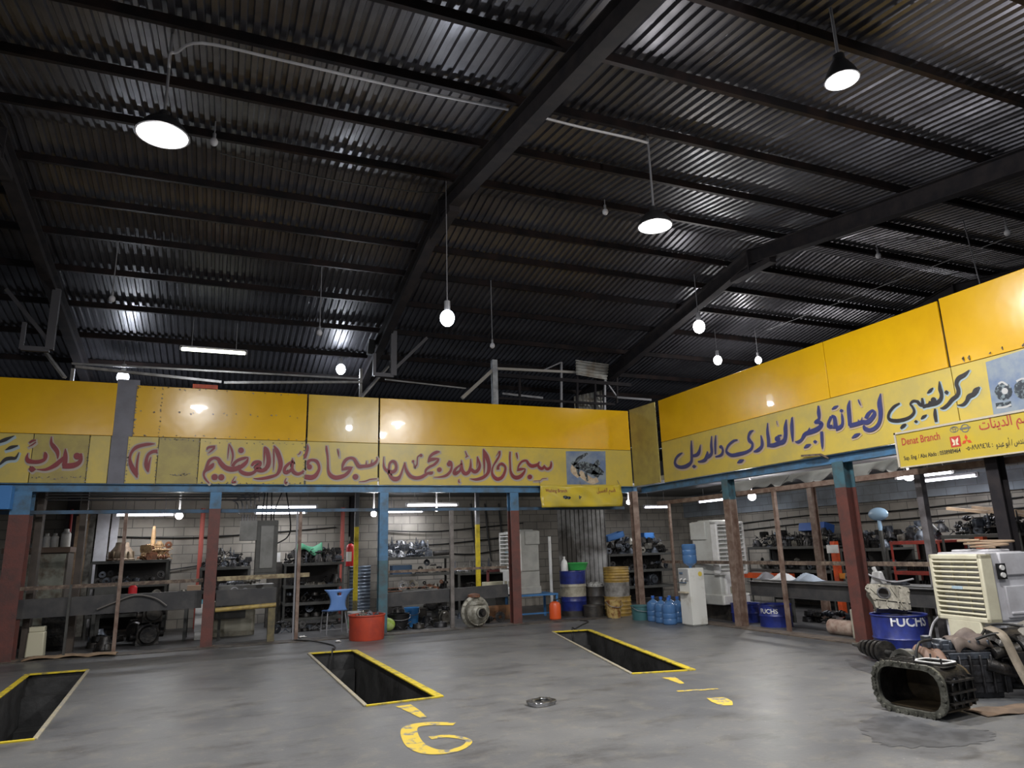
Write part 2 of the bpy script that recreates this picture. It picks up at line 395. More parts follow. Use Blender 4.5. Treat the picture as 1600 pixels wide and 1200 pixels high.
tag(b.build('floor_number', M_MARK, smooth=False), 'large worn yellow number 6 painted on the floor before the middle pit', 'floor marking')
b = MB(); floor_stroke(b, [(630, 1102, .16), (645, 1110, .12), (662, 1121, .06)])
tag(b.build('floor_mark', M_MARK, smooth=False), 'short worn yellow dash between the middle pit and the number', 'floor marking')
b = MB(); floor_stroke(b, [(1044, 1058, .16), (1056, 1063, .1), (1066, 1068, .05)]); floor_stroke(b, [(1058, 1080, .05), (1090, 1078, .07), (1122, 1076, .03)]); floor_stroke(b, [(1118, 1090, .18), (1128, 1096, .2), (1136, 1102, .1)])
tag(b.build('floor_mark', M_MARK, smooth=False), 'three worn yellow strokes on the floor near corner of right pit', 'floor marking')

# ------------------------------------------------------------------ walls
def wallbox(name, c, d, m):
    return struct(MB().box(c, d).build(name, m, smooth=False))
wallbox('wall_back', (3.5, 17.9, 1.44), (25.2, .2, 2.88), M_BLOCK)
wallbox('wall_right', (13.1, 11.2, 1.35), (.2, 13.4, 2.7), M_BLOCK)
M_UPPER = mat('upper sheet wall', (.10, .10, .11), .6, .2, (.06, .06, .06), 2)
wallbox('wall_far_right', (16.1, 6.0, 3.6), (.2, 32, 7.2), M_UPPER)
wallbox('wall_far_back', (3.5, 22.1, 2.5), (25.2, .2, 5.0), M_UPPER)
wallbox('wall_left', (-9.1, 6.0, 3.6), (.2, 32, 7.2), M_UPPER)
# lintel course of blue-grey blocks on the right wall
struct(MB().box((12.96, 11.2, 2.46), (.1, 13.2, .42)).build('trim_1', M_BLOCKG, smooth=False))

# ------------------------------------------------------------------ roof: corrugated sheets, purlins, rafters
def corr(y, zoff, pitch=.13, h=.032):
    out = []; x = X0-.1
    while x < X1+.1:
        for dx, z in ((0, 0), (.055, 0), (.07, h), (.115, h)): out.append((x+dx, y, roof_z(y)+z+zoff+.008*(int((x-X0+.2)/(pitch*8)) % 2)))
        x += pitch
    return out
b = MB(); rows = [corr(y, .10) for y in (1.0, 5.4, RIDGE_Y)]
rows2 = [corr(y, .10) for y in (RIDGE_Y, 13.8, 22.0)]
for R in (rows, rows2):
    V = [[b.bm.verts.new(p) for p in r] for r in R]
    for a, c in zip(V, V[1:]):
        for i in range(len(a)-1): b.bm.faces.new((a[i], a[i+1], c[i+1], c[i]))
struct(b.build('ceiling', M_ROOF, smooth=False))
for k, y in enumerate((1.9, 3.05, 4.2, 5.38, 6.60, 7.86, 9.15)):
    o = MB().beam((X0, y, roof_z(y)+.035), (X1, y, roof_z(y)+.035), .055, .11, 'C').build('purlin', M_PURLIN, smooth=False)
    tag(o, 'dark roof purlin %s on the near slope' % ('nearest the ridge' if k == 6 else ['seventh', 'sixth', 'fifth', 'fourth', 'third', 'second'][k]+' below the ridge'), 'beam', 'roof purlins')
for k, y in enumerate((10.5, 11.35, 12.25, 13.35, 14.6, 15.9, 17.2, 18.5, 19.8)):
    o = MB().beam((X0, y, roof_z(y)+.035), (X1, y, roof_z(y)+.035), .055, .11, 'C').build('purlin', M_PURLIN, smooth=False)
    tag(o, 'dark roof purlin %s on the far slope' % ('nearest the ridge' if k == 0 else ['', 'second', 'third', 'fourth', 'fifth', 'sixth', 'seventh', 'eighth', 'ninth'][k]+' below the ridge'), 'beam', 'roof purlins')
for x, nm in ((-2.98, 'leftmost dark steel roof rafter reaching down behind the left sign panels'), (3.0, 'middle dark steel roof rafter running over the middle of the hall'), (9.2, 'dark steel roof rafter landing near the corner of the two signs'), (15.0, 'dark steel roof rafter above the end of the right sign')):
    t = thing('roof_rafter', nm, 'beam', (x, 0, 0))
    d = .17
    for ya, yc in ((1.0, RIDGE_Y), (RIDGE_Y, 21.9)):
        h = MB(); h.beam((0, ya, roof_z(ya)-.06-d), (0, yc, roof_z(yc)-.06-d), .17, .30, 'I', t=.014); h.build('rafter_arm', M_STEEL, t, smooth=False)
    MB().beam((0, RIDGE_Y-.55, roof_z(9.3)-.42), (0, RIDGE_Y+.55, roof_z(10.3)-.42), .16, .10).box((0, RIDGE_Y, RIDGE_Z-.3), (.2, .03, .42)).build('ridge_plate', M_STEEL, t, smooth=False)
    MB().beam((0, 17.6, 0), (0, 17.6, 5.3), .2, .24, 'I', up=(0, 1, 0)).build('column', M_STEEL, t, smooth=False)

# ------------------------------------------------------------------ the sign fascia and the mezzanine behind it
ZL, ZM, ZT = 2.80, 3.63, 4.58
t_deck = MB(); t_deck.box((2.0, 15.80, 2.93), (21.9, 3.9, .10)); t_deck.build('mezzanine_deck', M_DGREY, smooth=False)
tag(bpy.data.objects['mezzanine_deck'], 'dark deck of the upper floor behind the rear sign', 'deck')
t_deck = MB(); t_deck.box((11.0, 7.55, 2.93), (4.05, 12.6, .10)); o = t_deck.build('mezzanine_deck', M_OFFWHITE, smooth=False)
tag(o, 'pale deck of the upper floor behind the right hand sign', 'deck')

# oil soaked patches on the floor
M_OIL = mat('oil soaked concrete', (.062, .063, .066), .40, 0, (.098, .10, .105), 5, .5, lo=.4, hi=.6)
M_DIRT = mat('brown trodden dirt', (.10, .08, .06), .7, 0, (.10, .10, .103), 6, .5, lo=.45, hi=.58)
def patch(label, pts, m, seed):
    r = random.Random(seed); b = MB(); P = spline([FL(x, y, .0025) for x, y in pts], 14, True); c = sum(P, Vector())/len(P)
    P = [c+(p-c)*(1+r.uniform(-.10, .06)) for p in P]; b.bm.faces.new([b.bm.verts.new(p) for p in P]); tag(b.build('oil_patch', m, smooth=False), label, 'floor stain')
patch('dark oil soaked patch on the floor before the open black casing', [(1345, 1128), (1400, 1118), (1470, 1136), (1545, 1142), (1540, 1160), (1450, 1168), (1370, 1160)], M_OIL, 1)
patch('dark oil soaked patch under the black crankshaft', [(1325, 1030), (1370, 1042), (1420, 1046), (1425, 1058), (1370, 1054), (1332, 1042)], M_OIL, 2)
YF, XF = 13.76, 8.74
M_WELD = mat('burnt weld scars', (.05, .04, .03), .7, .2, (.45, .42, .36), 30)
M_RED = mat('dark red sign paint', (.24, .028, .035), .45, 0, (.19, .03, .035), 6)
M_NAVY = mat('navy sign paint', (.035, .042, .16), .45, 0, (.05, .055, .16), 6)
M_INK = mat('black sign paint', (.022, .02, .022), .45)
M_HALO = mat('pale grey outline paint', (.42, .36, .30), .5)
M_HALOP = mat('pale pink outline paint', (.52, .40, .29), .5)
M_HALOB = mat('pale blue outline paint', (.38, .47, .50), .5)
def weld(parent, pts, n, jit=.02, sz=.022, seed=1):
    r = random.Random(seed); b = MB()
    for (a, c) in pts:
        a, c = Vector(a), Vector(c)
        for k in range(n):
            p = a.lerp(c, (k+r.random())/n); p += Vector((r.uniform(-jit, jit)*.3, -.004, r.uniform(-jit, jit)))
            if abs(a.x-c.x) < .01 and abs(a.y-c.y) > .1: p.x -= .004
            b.box(p, (r.uniform(.4, 1.6)*sz, .008, r.uniform(.3, 1.)*sz), (0, r.uniform(-1, 1), 0))
    o = b.build('weld_scar', M_WELD, parent, smooth=False); o['kind'] = 'stuff'; return o
def bpanel(label, x0, x1, z0, z1, m, welds=None, y=YF, nm='fascia_sign', cat='sign', mk=True):
    t = thing(nm, label, cat, (0, 0, 0))
    MB().box(((x0+x1)/2, y+.015, (z0+z1)/2), (x1-x0-.012, .03, z1-z0-.008)).build('sheet', m, t, .004)
    if welds: weld(t, welds, 16, seed=int(abs(x0)*10)+3)
    return t
def rpanel(label, y0, y1, z0, z1, m, x=XF):
    t = thing('fascia_sign', label, 'sign', (0, 0, 0))
    MB().box((x+.015, (y0+y1)/2, (z0+z1)/2), (.03, y1-y0-.012, z1-z0-.008)).build('sheet', m, t, .004)
    return t
PB = {}
bpanel('glossy plain yellow upper panel at the left end, left of the grey strip', -6.0, -1.86, ZM, ZT, M_YUP)
PB['a0'] = bpanel('pale yellow lower panel with black lettering at the left picture edge', -6.0, -3.02, ZL, ZM, M_YLO)
PB['a1'] = bpanel('grimy yellow lower panel with short red Arabic word left of the grey strip', -3.02, -2.20, ZL, ZM, M_YOLD, [((-3.0, YF, ZL+.08), (-2.2, YF, ZL+.1)), ((-2.2, YF, ZL), (-2.2, YF, ZM))])
bpanel('blank pale yellow lower panel just left of the grey strip', -2.20, -1.88, ZL, ZM, M_YLO)
t = thing('fascia_sign', 'bare grey fascia strip standing between two yellow panels', 'sign')
MB().box((-1.70, YF+.045, (ZL+4.66)/2), (.36, .05, 4.66-ZL)).build('sheet', M_GREYP, t, .004)
bpanel('yellow upper panel with rows of weld scars right of the grey strip', -1.56, 1.40, ZM, ZT-.02, M_YUP,
       [((-1.54, YF, ZT-.05), (1.38, YF, ZT-.05)), ((-1.54, YF, ZM+.45), (1.38, YF, ZM+.47)), ((-1.14, YF, ZM), (-1.14, YF, ZT)), ((-1.54, YF, ZM), (-1.54, YF, ZT)), ((-1.54, YF, ZM+.03), (1.38, YF, ZM+.03))])
PB['b0'] = bpanel('narrow yellow lower panel with two curved red strokes right of the grey strip', -1.62, -1.13, ZL, ZM, M_YLO, [((-1.60, YF, ZL), (-1.58, YF, ZM)), ((-1.14, YF, ZL), (-1.14, YF, ZM))])
bpanel('blank dirty yellow lower panel between the red curves and the red sentence', -1.13, -.46, ZL, ZM, M_YOLD, [((-1.1, YF, ZM-.03), (-.5, YF, ZM-.03)), ((-.9, YF, ZL+.15), (-.6, YF, ZL+.17)), ((-.47, YF, ZL), (-.47, YF, ZM))])
PB['b1'] = bpanel('lower panel with end of the red Arabic sentence under the weld scarred panel', -.46, 1.40, ZL, ZM, M_YLO, [((-.4, YF, ZM-.06), (1.38, YF, ZM-.06)), ((1.38, YF, ZL), (1.38, YF, ZM)), ((-.4, YF, ZL+.02), (1.38, YF, ZL+.02))])
bpanel('faded plain yellow upper panel, second from the weld scars to the corner', 1.42, 2.80, ZM, ZT-.02, M_YUPB)
PB['b2'] = bpanel('lower panel with middle of the red Arabic sentence above the teal post', 1.42, 2.80, ZL, ZM, M_YLO)
bpanel('long plain yellow upper panel with dull round patch next to the corner', 2.82, 8.66, ZM, ZT-.02, M_YUP)
PB['b3'] = bpanel('long lower panel with start of red sentence and an engine picture', 2.82, 8.66, ZL, ZM, M_YLO)
t = thing('fascia_sign', 'dirty olive corner panel where the two sign rows meet', 'sign')
MB().beam((8.69, 13.74, (ZL+ZT)/2), (8.76, 12.80, (ZL+ZT)/2), .03, ZT-ZL).build('sheet', M_YOLD, t, .004)
rpanel('long glossy yellow upper panel on the right wall beside the corner', 7.98, 12.64, ZM+.02, ZT, M_YUP)
rpanel('glossy yellow upper panel in the middle of the right wall', 6.00, 7.98, ZM+.02, ZT, M_YUP)
t = rpanel('chipped yellow upper panel at the right picture edge', .5, 5.98, ZM+.02, ZT+.02, M_YUP)
weld(t, [((XF, 5.9, ZM+.05), (XF, 4.6, ZM+.09))], 7, seed=5, sz=.05)
PR = rpanel('long pale yellow lower panel with navy and black Arabic lettering', 5.98, 12.64, ZL-.02, ZM+.02, M_YLO)
PR2 = rpanel('pale yellow lower panel with picture of turbine wheels at the right edge', .5, 5.98, ZL-.02, ZM+.02, M_YLO)

# hand painted lettering: brush strokes measured on the panels
def Zm(x0, y0, w, n=1600): 
    k = w/n
    return lambda x, y: (x0+x*k, y0+y*k)
def brush(b, z, P, stroke, grow=0.0, sh=(0, 0)):
    if len(stroke) == 1:      # a round dot (x, y, r)
        x, y, r = stroke[0]; r += grow/2; c = [z(x+sh[0]+r*math.cos(2*PI*i/14), y+sh[1]+r*math.sin(2*PI*i/14)) for i in range(14)]
        b.bm.faces.new([b.bm.verts.new(P(*p)) for p in c]); return
    V = spline([Vector((x, y, w)) for x, y, w in stroke], 5); prev = None
    if grow:
        d0 = Vector((V[0].x-V[1].x, V[0].y-V[1].y, 0)).normalized()*grow*.5; d1 = Vector((V[-1].x-V[-2].x, V[-1].y-V[-2].y, 0)).normalized()*grow*.5
        V[0] = V[0]+d0; V[-1] = V[-1]+d1
    for i, p in enumerate(V):
        t = V[min(i+1, len(V)-1)]-V[max(i-1, 0)]; L = math.hypot(t.x, t.y) or 1; w = max(p.z, 3)/2+grow/2
        nx, ny = -t.y/L*w, t.x/L*w
        cur = (b.bm.verts.new(P(*z(p.x+nx+sh[0], p.y+ny+sh[1]))), b.bm.verts.new(P(*z(p.x-nx+sh[0], p.y-ny+sh[1]))))
        if prev: b.bm.faces.new((prev[0], prev[1], cur[1], cur[0]))
        prev = cur
def letter(parent, sets, m, mh, plane, grow, sh=(0, 0)):
    h = MB(); f = MB()
    i = 0
    for z, strokes, k in sets:
        for s_ in strokes:
            brush(h, z, plane(.001+.0002*i), s_, grow*k, (sh[0]*k, sh[1]*k)); brush(f, z, plane(.011+.0003*i), s_); i += 1
    h.build('letter_outline', mh, parent, smooth=False); f.build('lettering', m, parent, smooth=False)
onB = lambda e: (lambda x, y: PY(x, y, YF-e))
onR = lambda e: (lambda x, y: PX(x, y, XF-e))
zA = Zm(190, 680, 160); sA = [[(520,135,10),(430,140,45),(330,155,50),(230,190,55),(160,260,40),(130,350,40),(140,440,60),(180,530,75),(220,600,60),(245,665,15)], [(275,265,12),(255,350,30),(240,450,35),(235,560,40),(240,620,40)], [(560,250,55),(490,255,50),(420,300,45),(390,380,50),(385,460,65),(400,530,45),(420,580,12)], [(460,340,10),(440,400,25),(425,480,35),(415,560,30)]]
zB = Zm(310, 680, 170); sB = [[(250,165,30),(150,180,35),(125,220,12)], [(240,180,30),(190,230,25),(140,268,6)], [(450,125,6),(445,200,18),(437,280,14),(432,345,6)], [(455,130,10),(490,210,32),(508,290,28),(500,360,22),(478,430,6)], [(628,222,42)],
 [(160,705,15),(110,650,25),(80,590,28),(95,530,40),(150,490,60),(200,450,60),(225,410,20)], [(100,520,30),(130,440,40),(165,370,45),(230,335,40),(290,350,50),(330,410,65),(390,470,70),(470,500,75),(560,490,70),(620,455,60)],
 [(500,460,50),(540,400,45),(600,360,45),(680,335,40),(735,325,8)], [(735,330,10),(710,390,45),(660,440,60),(600,480,60)], [(600,510,40),(650,550,55),(720,570,55),(790,560,50),(850,520,40)], [(780,450,25),(820,410,55),(870,390,45),(910,400,40),(900,440,50),(850,480,60),(880,510,60),(940,520,55),(1000,490,60)],
 [(970,165,10),(1000,210,60),(1025,290,65),(1035,380,65),(1020,450,65),(980,510,50)], [(965,180,10),(970,260,25),(968,340,20),(962,450,5)], [(1110,150,8),(1150,220,60),(1190,320,65),(1210,420,65),(1195,510,55),(1150,580,40),(1050,615,45),(950,635,40),(870,640,25),(810,635,6)], [(1105,200,15),(1110,300,25),(1108,420,18),(1102,520,5)],
 [(1385,335,8),(1385,420,35),(1370,500,40),(1300,550,50),(1265,530,45),(1280,470,45),(1330,420,40),(1385,385,30)], [(1380,480,35),(1400,540,55),(1460,570,45),(1520,550,40),(1550,520,30)], [(240,615,46)], [(338,618,46)], [(540,610,6),(510,660,16),(500,690,22),(540,695,20),(555,675,6)], [(1295,630,6),(1275,670,18),(1280,705,22),(1310,695,12)], [(1505,240,12),(1490,270,15),(1465,285,12)]]
zC = Zm(450, 680, 160); sC = [[(300,140,8),(310,200,35),(285,290,45),(262,360,40)], [(335,495,42)], [(310,470,40),(320,410,50),(380,385,40),(450,410,50),(485,480,40),(480,550,45),(430,630,65),(370,660,75),(300,655,75),(262,648,70)], [(600,165,20),(605,230,35),(620,330,30),(625,440,30),(630,550,40),(660,620,60),(730,660,65),(810,655,65),(890,625,55),(950,570,50),(1000,500,20)], [(840,545,20),(900,520,50),(960,510,45),(1015,500,10)],
 [(845,540,12),(860,460,40),(900,390,50),(970,355,40),(1030,370,45),(1070,430,55),(1110,485,60),(1180,485,50),(1270,475,50),(1350,440,45),(1395,380,25),(1385,340,6)], [(1220,480,30),(1225,400,6)], [(1300,460,30),(1310,385,6)], [(775,215,10),(785,260,25),(797,340,5)], [(1055,650,45)], [(1110,725,6),(1200,720,16),(1290,690,18),(1390,680,12)]]
zD = Zm(590, 690, 140); sD = [[(110,270,5),(108,380,22),(120,460,40),(170,520,50),(240,545,60),(310,520,60),(335,450,45),(310,370,50),(260,350,45),(215,400,40),(205,480,35),(205,560,30),(230,620,50),(290,665,75),(360,660,75),(410,600,40),(450,490,25),(485,370,12)], [(485,370,20),(500,470,40),(540,560,55),(600,625,60),(690,650,60),(780,635,60),(850,595,55),(900,565,45),(960,560,60),(990,535,15)], [(850,560,25),(870,500,40),(930,450,45),(1010,410,45),(1070,350,45),(1095,300,20)], [(900,370,20),(950,325,60),(1020,310,50),(1090,300,15)], [(900,360,12),(930,280,40),(980,225,50),(1050,190,55),(1110,180,20)],
 [(635,350,22)], [(640,360,12),(655,420,14),(655,460,12),(700,420,22),(710,340,18),(720,270,20),(760,240,25)], [(775,245,28)], [(1105,500,42)], [(1278,400,42)], [(1265,350,30),(1310,370,40),(1325,440,35),(1300,530,45),(1230,600,50),(1130,630,30),(1000,635,6)]]
zE = Zm(700, 690, 180); sE = [[(185,255,6),(190,330,30),(170,400,30),(110,445,45),(85,430,45),(105,380,35),(150,340,25),(190,310,20)], [(190,320,30),(200,400,45),(240,445,50),(290,420,45),(315,340,30),(315,240,8)], [(320,380,40),(370,420,50),(420,390,45),(440,320,35),(410,205,6)], [(405,210,8),(408,280,18),(400,365,5)], [(490,100,8),(530,190,55),(565,290,50),(570,380,50),(545,450,40),(480,500,45),(390,525,35),(305,515,6)], [(490,110,10),(500,250,28),(505,350,22),(502,460,4)], [(240,130,8),(250,160,14),(265,200,14),(245,220,14)], [(265,200,10),(285,205,12)],
 [(715,130,30),(715,190,25),(670,270,28),(625,350,20),(612,430,30),(640,490,45),(690,520,50),(750,495,45),(790,420,35),(795,350,30),(745,305,35),(700,340,35),(695,390,40)], [(715,130,10),(680,185,8),(665,205,3)], [(865,140,18),(860,220,22),(865,320,22),(870,410,30),(900,475,45),(950,500,55),(1010,480,50),(1060,420,30),(1075,375,10)], [(960,405,12),(1000,385,40),(1070,375,15)], [(965,400,10),(985,330,25),(1030,275,30),(1090,265,30),(1120,310,40),(1170,340,50),(1240,320,40),(1270,280,12)], [(1250,320,30),(1270,360,40),(1310,375,40),(1345,330,25)], [(1340,350,25),(1375,380,40),(1420,360,35),(1435,310,25),(1430,270,6)], [(950,155,18),(960,200,20),(967,240,6)], [(1137,490,33)], [(155,520,6),(150,555,18),(165,570,12)], [(1190,545,5),(1280,540,6),(1310,515,6),(1370,510,8)]]
zF = Zm(0, 670, 150); sF = [[(1285,455,58)], [(1340,410,50),(1350,500,60),(1310,570,75),(1220,610,90),(1120,620,90),(1040,625,70)], [(1090,330,15),(1090,430,70),(1085,540,80),(1070,620,80)], [(860,125,12),(855,230,50),(900,300,75),(950,370,70),(965,440,45),(960,500,15)], [(1070,480,60),(1000,540,70),(930,600,75),(840,650,60),(740,680,40),(610,675,10)], [(470,400,8),(450,470,45),(470,530,80),(560,550,65),(660,545,65),(740,510,55),(760,440,70),(745,385,25)], [(475,670,8),(535,672,100),(600,675,8)], [(600,190,20),(540,200,40),(490,235,30)], [(600,220,20),(540,265,22),(475,300,8)]]
sF2 = [[(-60,240,40),(0,215,50),(100,175,60),(240,115,10)], [(90,355,10),(180,310,55),(300,280,20)], [(-60,640,10),(0,590,30),(90,510,60),(180,490,60),(260,485,45),(315,390,12)]]
letter(PB['b0'], [(zA, sA, 1)], M_RED, M_HALO, onB, 46, (-6, 6))
letter(PB['b1'], [(zB, sB, 1)], M_RED, M_HALO, onB, 40, (6, 10))
letter(PB['b2'], [(zC, sC, 1)], M_RED, M_HALO, onB, 38, (10, 10))
letter(PB['b3'], [(zD, sD, 1), (zE, sE, .8)], M_RED, M_HALO, onB, 40, (8, 12))
letter(PB['a1'], [(zF, sF, 1)], M_RED, M_HALO, onB, 42, (6, 18))
letter(PB['a0'], [(zF, sF2, 1)], M_INK, M_HALOB, onB, 40, (8, 24))
zG = Zm(1040, 620, 200); sG = [[(320,545,10),(322,640,28),(325,740,32),(320,810,35),(270,860,50),(200,880,45),(140,865,40),(115,820,28),(135,760,28),(175,720,30),(210,700,12)], [(330,740,30),(390,725,45),(420,680,35),(435,595,6)], [(332,868,8),(355,870,46),(380,868,8)], [(520,680,10),(520,720,35),(490,790,45),(420,810,25),(405,800,8)], [(575,490,12),(570,600,32),(575,700,35),(540,745,45),(500,760,35)], [(625,480,12),(620,590,28),(622,720,20)], [(690,625,22)], [(705,630,25),(715,680,28),(690,730,35),(620,750,15)],
 [(900,540,20),(850,550,30),(790,600,30),(760,660,25),(770,700,35),(830,730,45),(920,715,50),(1010,690,40),(1070,650,35),(1085,590,30),(1050,550,45),(1035,500,30),(1060,440,35),(1100,420,10)], [(895,825,10),(935,805,48),(978,785,10)], [(1190,480,12),(1205,560,35),(1200,620,40),(1150,670,45),(1100,685,15)], [(1275,325,10),(1272,430,32),(1285,540,40),(1285,625,35)], [(1280,605,40),(1350,605,55),(1420,580,55),(1470,560,60),(1500,500,40),(1505,400,35),(1510,290,8)], [(1398,525,36)], [(1400,490,25),(1450,480,20)], [(1385,300,5),(1395,350,8)], [(1585,250,10),(1580,400,40),(1590,560,15)]]
zH = Zm(1220, 600, 180); sH = [[(75,490,12),(60,600,45),(65,700,50),(50,780,50),(0,810,40)], [(150,465,10),(150,580,45),(155,700,35),(160,800,8)], [(520,300,20),(525,400,50),(530,480,35),(490,520,45),(470,545,30)], [(470,540,30),(520,530,50),(565,550,50),(540,600,60),(480,640,70),(400,670,65),(340,690,55)], [(390,640,8),(330,700,50),(290,770,40),(240,805,45),(195,800,10)], [(400,605,8),(385,650,30)], [(565,660,40),(570,760,45),(575,860,30),(575,905,8)], [(450,795,8),(475,800,50),(502,795,8)], [(320,890,12),(365,860,50),(415,835,12)],
 [(700,450,40),(740,460,50),(755,540,55),(760,620,70)], [(700,450,40),(665,530,40),(665,590,50),(720,590,55)], [(760,620,70),(820,600,55),(855,550,40),(850,450,30),(840,400,5)], [(815,372,8),(840,370,50),(866,362,8)], [(705,352,10),(750,325,40),(795,300,10)], [(955,225,10),(940,320,50),(950,450,55),(960,580,50)], [(950,580,60),(1050,555,60),(1130,530,60),(1200,530,65),(1260,480,60),(1300,410,50),(1270,365,30),(1210,420,50),(1180,480,50)], [(1080,540,30),(1075,490,6)], [(1110,530,20),(1130,460,6)], [(985,750,12),(1040,715,50),(1100,685,12)], [(1150,570,20),(1170,620,60),(1240,640,55),(1320,600,55),(1370,520,50),(1385,400,60),(1370,260,65),(1385,130,10)], [(1075,215,15),(1090,260,20),(1110,300,6)]]
zI = Zm(1370, 560, 190); sI = [[(300,590,20),(230,630,35),(170,700,35),(150,770,35),(180,810,45),(270,820,50),(370,800,45),(450,760,40),(490,700,35),(470,640,30),(440,600,25),(480,560,35),(540,570,40)], [(530,560,40),(570,610,45),(600,600,45),(595,520,25)], [(600,640,40),(650,620,45),(690,610,50),(700,560,30)], [(745,545,36)], [(690,610,50),(770,590,55),(830,550,50),(850,480,45),(830,400,50),(820,300,10)], [(765,660,25),(765,740,45),(780,835,35)], [(660,460,10),(700,425,40),(738,385,10)], [(888,448,8),(915,446,58),(942,442,8)], [(490,832,8),(515,830,42),(538,826,8)], [(578,798,10),(615,768,40),(655,740,10)], [(312,922,20),(345,890,45),(385,865,20)],
 [(1215,150,8),(1150,215,50),(1075,260,55),(1045,330,50),(1070,410,50),(1060,480,50),(990,540,50),(940,600,45),(880,650,40),(830,655,10)], [(1350,375,15),(1305,420,70),(1270,470,60),(1210,500,60),(1180,560,45),(1130,610,40),(1055,615,8)]]
letter(PR, [(zG, sG, 1), (zH, sH, 1.1)], M_NAVY, M_HALOP, onR, 24, (10, 12))
h = MB(); f = MB()
for i, s_ in enumerate(sI): brush(h, zI, onR(.001+.0002*i), s_, 24, (14, 14)); brush(f, zI, onR(.011+.0003*i), s_)
h.build('letter_outline', M_HALOB, PR, smooth=False); f.build('lettering', M_INK, PR, smooth=False)

# printed pictures on the panels
M_PICB = mat('printed sky blue picture', (.13, .19, .33), .35, 0, (.26, .31, .36), 3.5, .5, lo=.35, hi=.6)
M_PICD = mat('printed dark engine', (.02, .028, .04), .35, 0, (.20, .25, .27), 22, .5, lo=.5, hi=.6)
M_PICT = mat('printed tan rocks', (.45, .33, .22), .4, 0, (.62, .52, .38), 14)
def flat(parent, nm, m, P, pts):
    b = MB(); b.bm.faces.new([b.bm.verts.new(P(*p)) for p in pts]); return b.build(nm, m, parent, smooth=False)
flat(PB['b3'], 'picture_ground', M_PICB, onB(.002), [(884, 705), (946, 705), (947, 757), (886, 757)])
b = MB()
for s_ in ([(905, 745, 6), (896, 735, 9), (898, 725, 7)], [(905, 738, 9), (915, 746, 10), (926, 752, 9), (934, 749, 8)]): brush(b, lambda x, y: (x, y), onB(.0032), s_)
b.build('picture_rocks', M_PICT, PB['b3'], smooth=False)
b = MB()
for s_ in ([(893, 722, 4), (902, 728, 9), (912, 728, 14), (922, 732, 16), (932, 735, 14), (943, 740, 5)], [(897, 727, 3), (903, 718, 6), (910, 713, 5), (918, 708, 3)], [(930, 722, 12), (936, 727, 8)], [(902, 730, 5), (904, 742, 3)], [(915, 738, 5), (918, 752, 2)], [(925, 738, 9), (936, 744, 6)]): brush(b, lambda x, y: (x, y), onB(.0045), s_)
b.build('picture_engine', M_PICD, PB['b3'], smooth=False)
flat(PR2, 'picture_ground', M_PICB, onR(.002), [(1540, 566), (1600, 546), (1660, 526), (1676, 626), (1600, 645), (1553, 652)])
b = MB(); c_ = lambda x, y: (x, y)
for s_ in ([(1568, 612, 14)], [(1600, 608, 16)], [(1556, 634, 8), (1580, 631, 9)], [(1632, 595, 20)]): brush(b, c_, onR(.003), s_)
b.build('picture_wheel', M_PICD, PR2, smooth=False)
b = MB()
for s_ in ([(1570, 611, 5)], [(1560, 600, 2), (1566, 597, 3), (1574, 602, 2)], [(1588, 596, 2), (1596, 592, 3), (1603, 592, 2)], [(1557, 637, 1.5), (1570, 636, 2), (1580, 632, 1.5)]): brush(b, c_, onR(.0045), s_)
b.build('picture_highlight', mat('printed pale grey', (.5, .5, .5), .4), PR2, smooth=False)

# blue edge beams and the posts under the fascia
o = MB().beam((-8.5, 13.84, 2.73), (8.8, 13.84, 2.73), .14, .14, 'I').build('edge_beam', M_BLUE, smooth=False); tag(o, 'long blue steel beam under the rear row of sign panels', 'beam')
o = MB().beam((8.84, 1.0, 2.71), (8.84, 13.7, 2.71), .14, .14, 'I').build('edge_beam', M_BLUE, smooth=False); tag(o, 'long blue steel beam under the right hand row of sign panels', 'beam')
o = MB().beam((-8.5, 13.97, 2.33), (8.5, 13.97, 2.33), .06, .06).build('cross_rail', mat('worn dark blue', (.05, .11, .19), .5, .1, (.04, .05, .06), 3), smooth=False); tag(o, 'thin blue rail running from post to post below the rear beam', 'rail')
def post(label, x, y, w=.2, split=None, m1=M_OXIDE, m2=M_BLUE, rotz=0, base=True, kind='I'):
    t = thing('steel_post', label, 'post', (x, y, 0), rotz)
    if split:
        MB().beam((0, 0, .012), (0, 0, split), w, w, kind, up=(0, 1, 0)).build('lower_shaft', m1, t, smooth=False)
        MB().beam((0, 0, split), (0, 0, 2.655), w, w, kind, up=(0, 1, 0)).build('upper_shaft', m2, t, smooth=False)
    else: MB().beam((0, 0, .012), (0, 0, 2.655), w, w, kind, up=(0, 1, 0)).build('shaft', m1, t, smooth=False)
    if base: MB().box((0, 0, .008), (w*1.5, w*1.5, .016)).build('base_plate', M_RUST, t)
    return t
post('wide red oxide post with blue head near the left picture edge', -3.07, 13.84, .28, 2.28)
post('red oxide post with blue head standing left of the hanging electric box', -.13, 13.84, .19, 2.36)
post('teal painted post behind the red half barrel', 2.93, 13.84, .17, 1.35, M_TEAL, M_BLUE)
post('dark red oxide post standing in front of the rear air cooler', 5.70, 13.84, .19, 2.28)
post('dark worn post at the corner beside the ribbed yellow barrel', 8.42, 13.4, .14, None, M_BROWN)
post('brown worn post standing right of the white water dispenser', 8.84, 10.72, .17, 2.28, M_BROWN, M_TEAL, PI/2)
post('red oxide post with teal head standing beside the blue oil drum', 8.84, 8.02, .21, 2.26, M_OXIDE, M_TEAL, PI/2)
q = PX(1567, 850); post('dark grey post behind the large cream air cooler', 8.84, PX(1560, 800).y, .15, None, M_STEEL, None, PI/2)
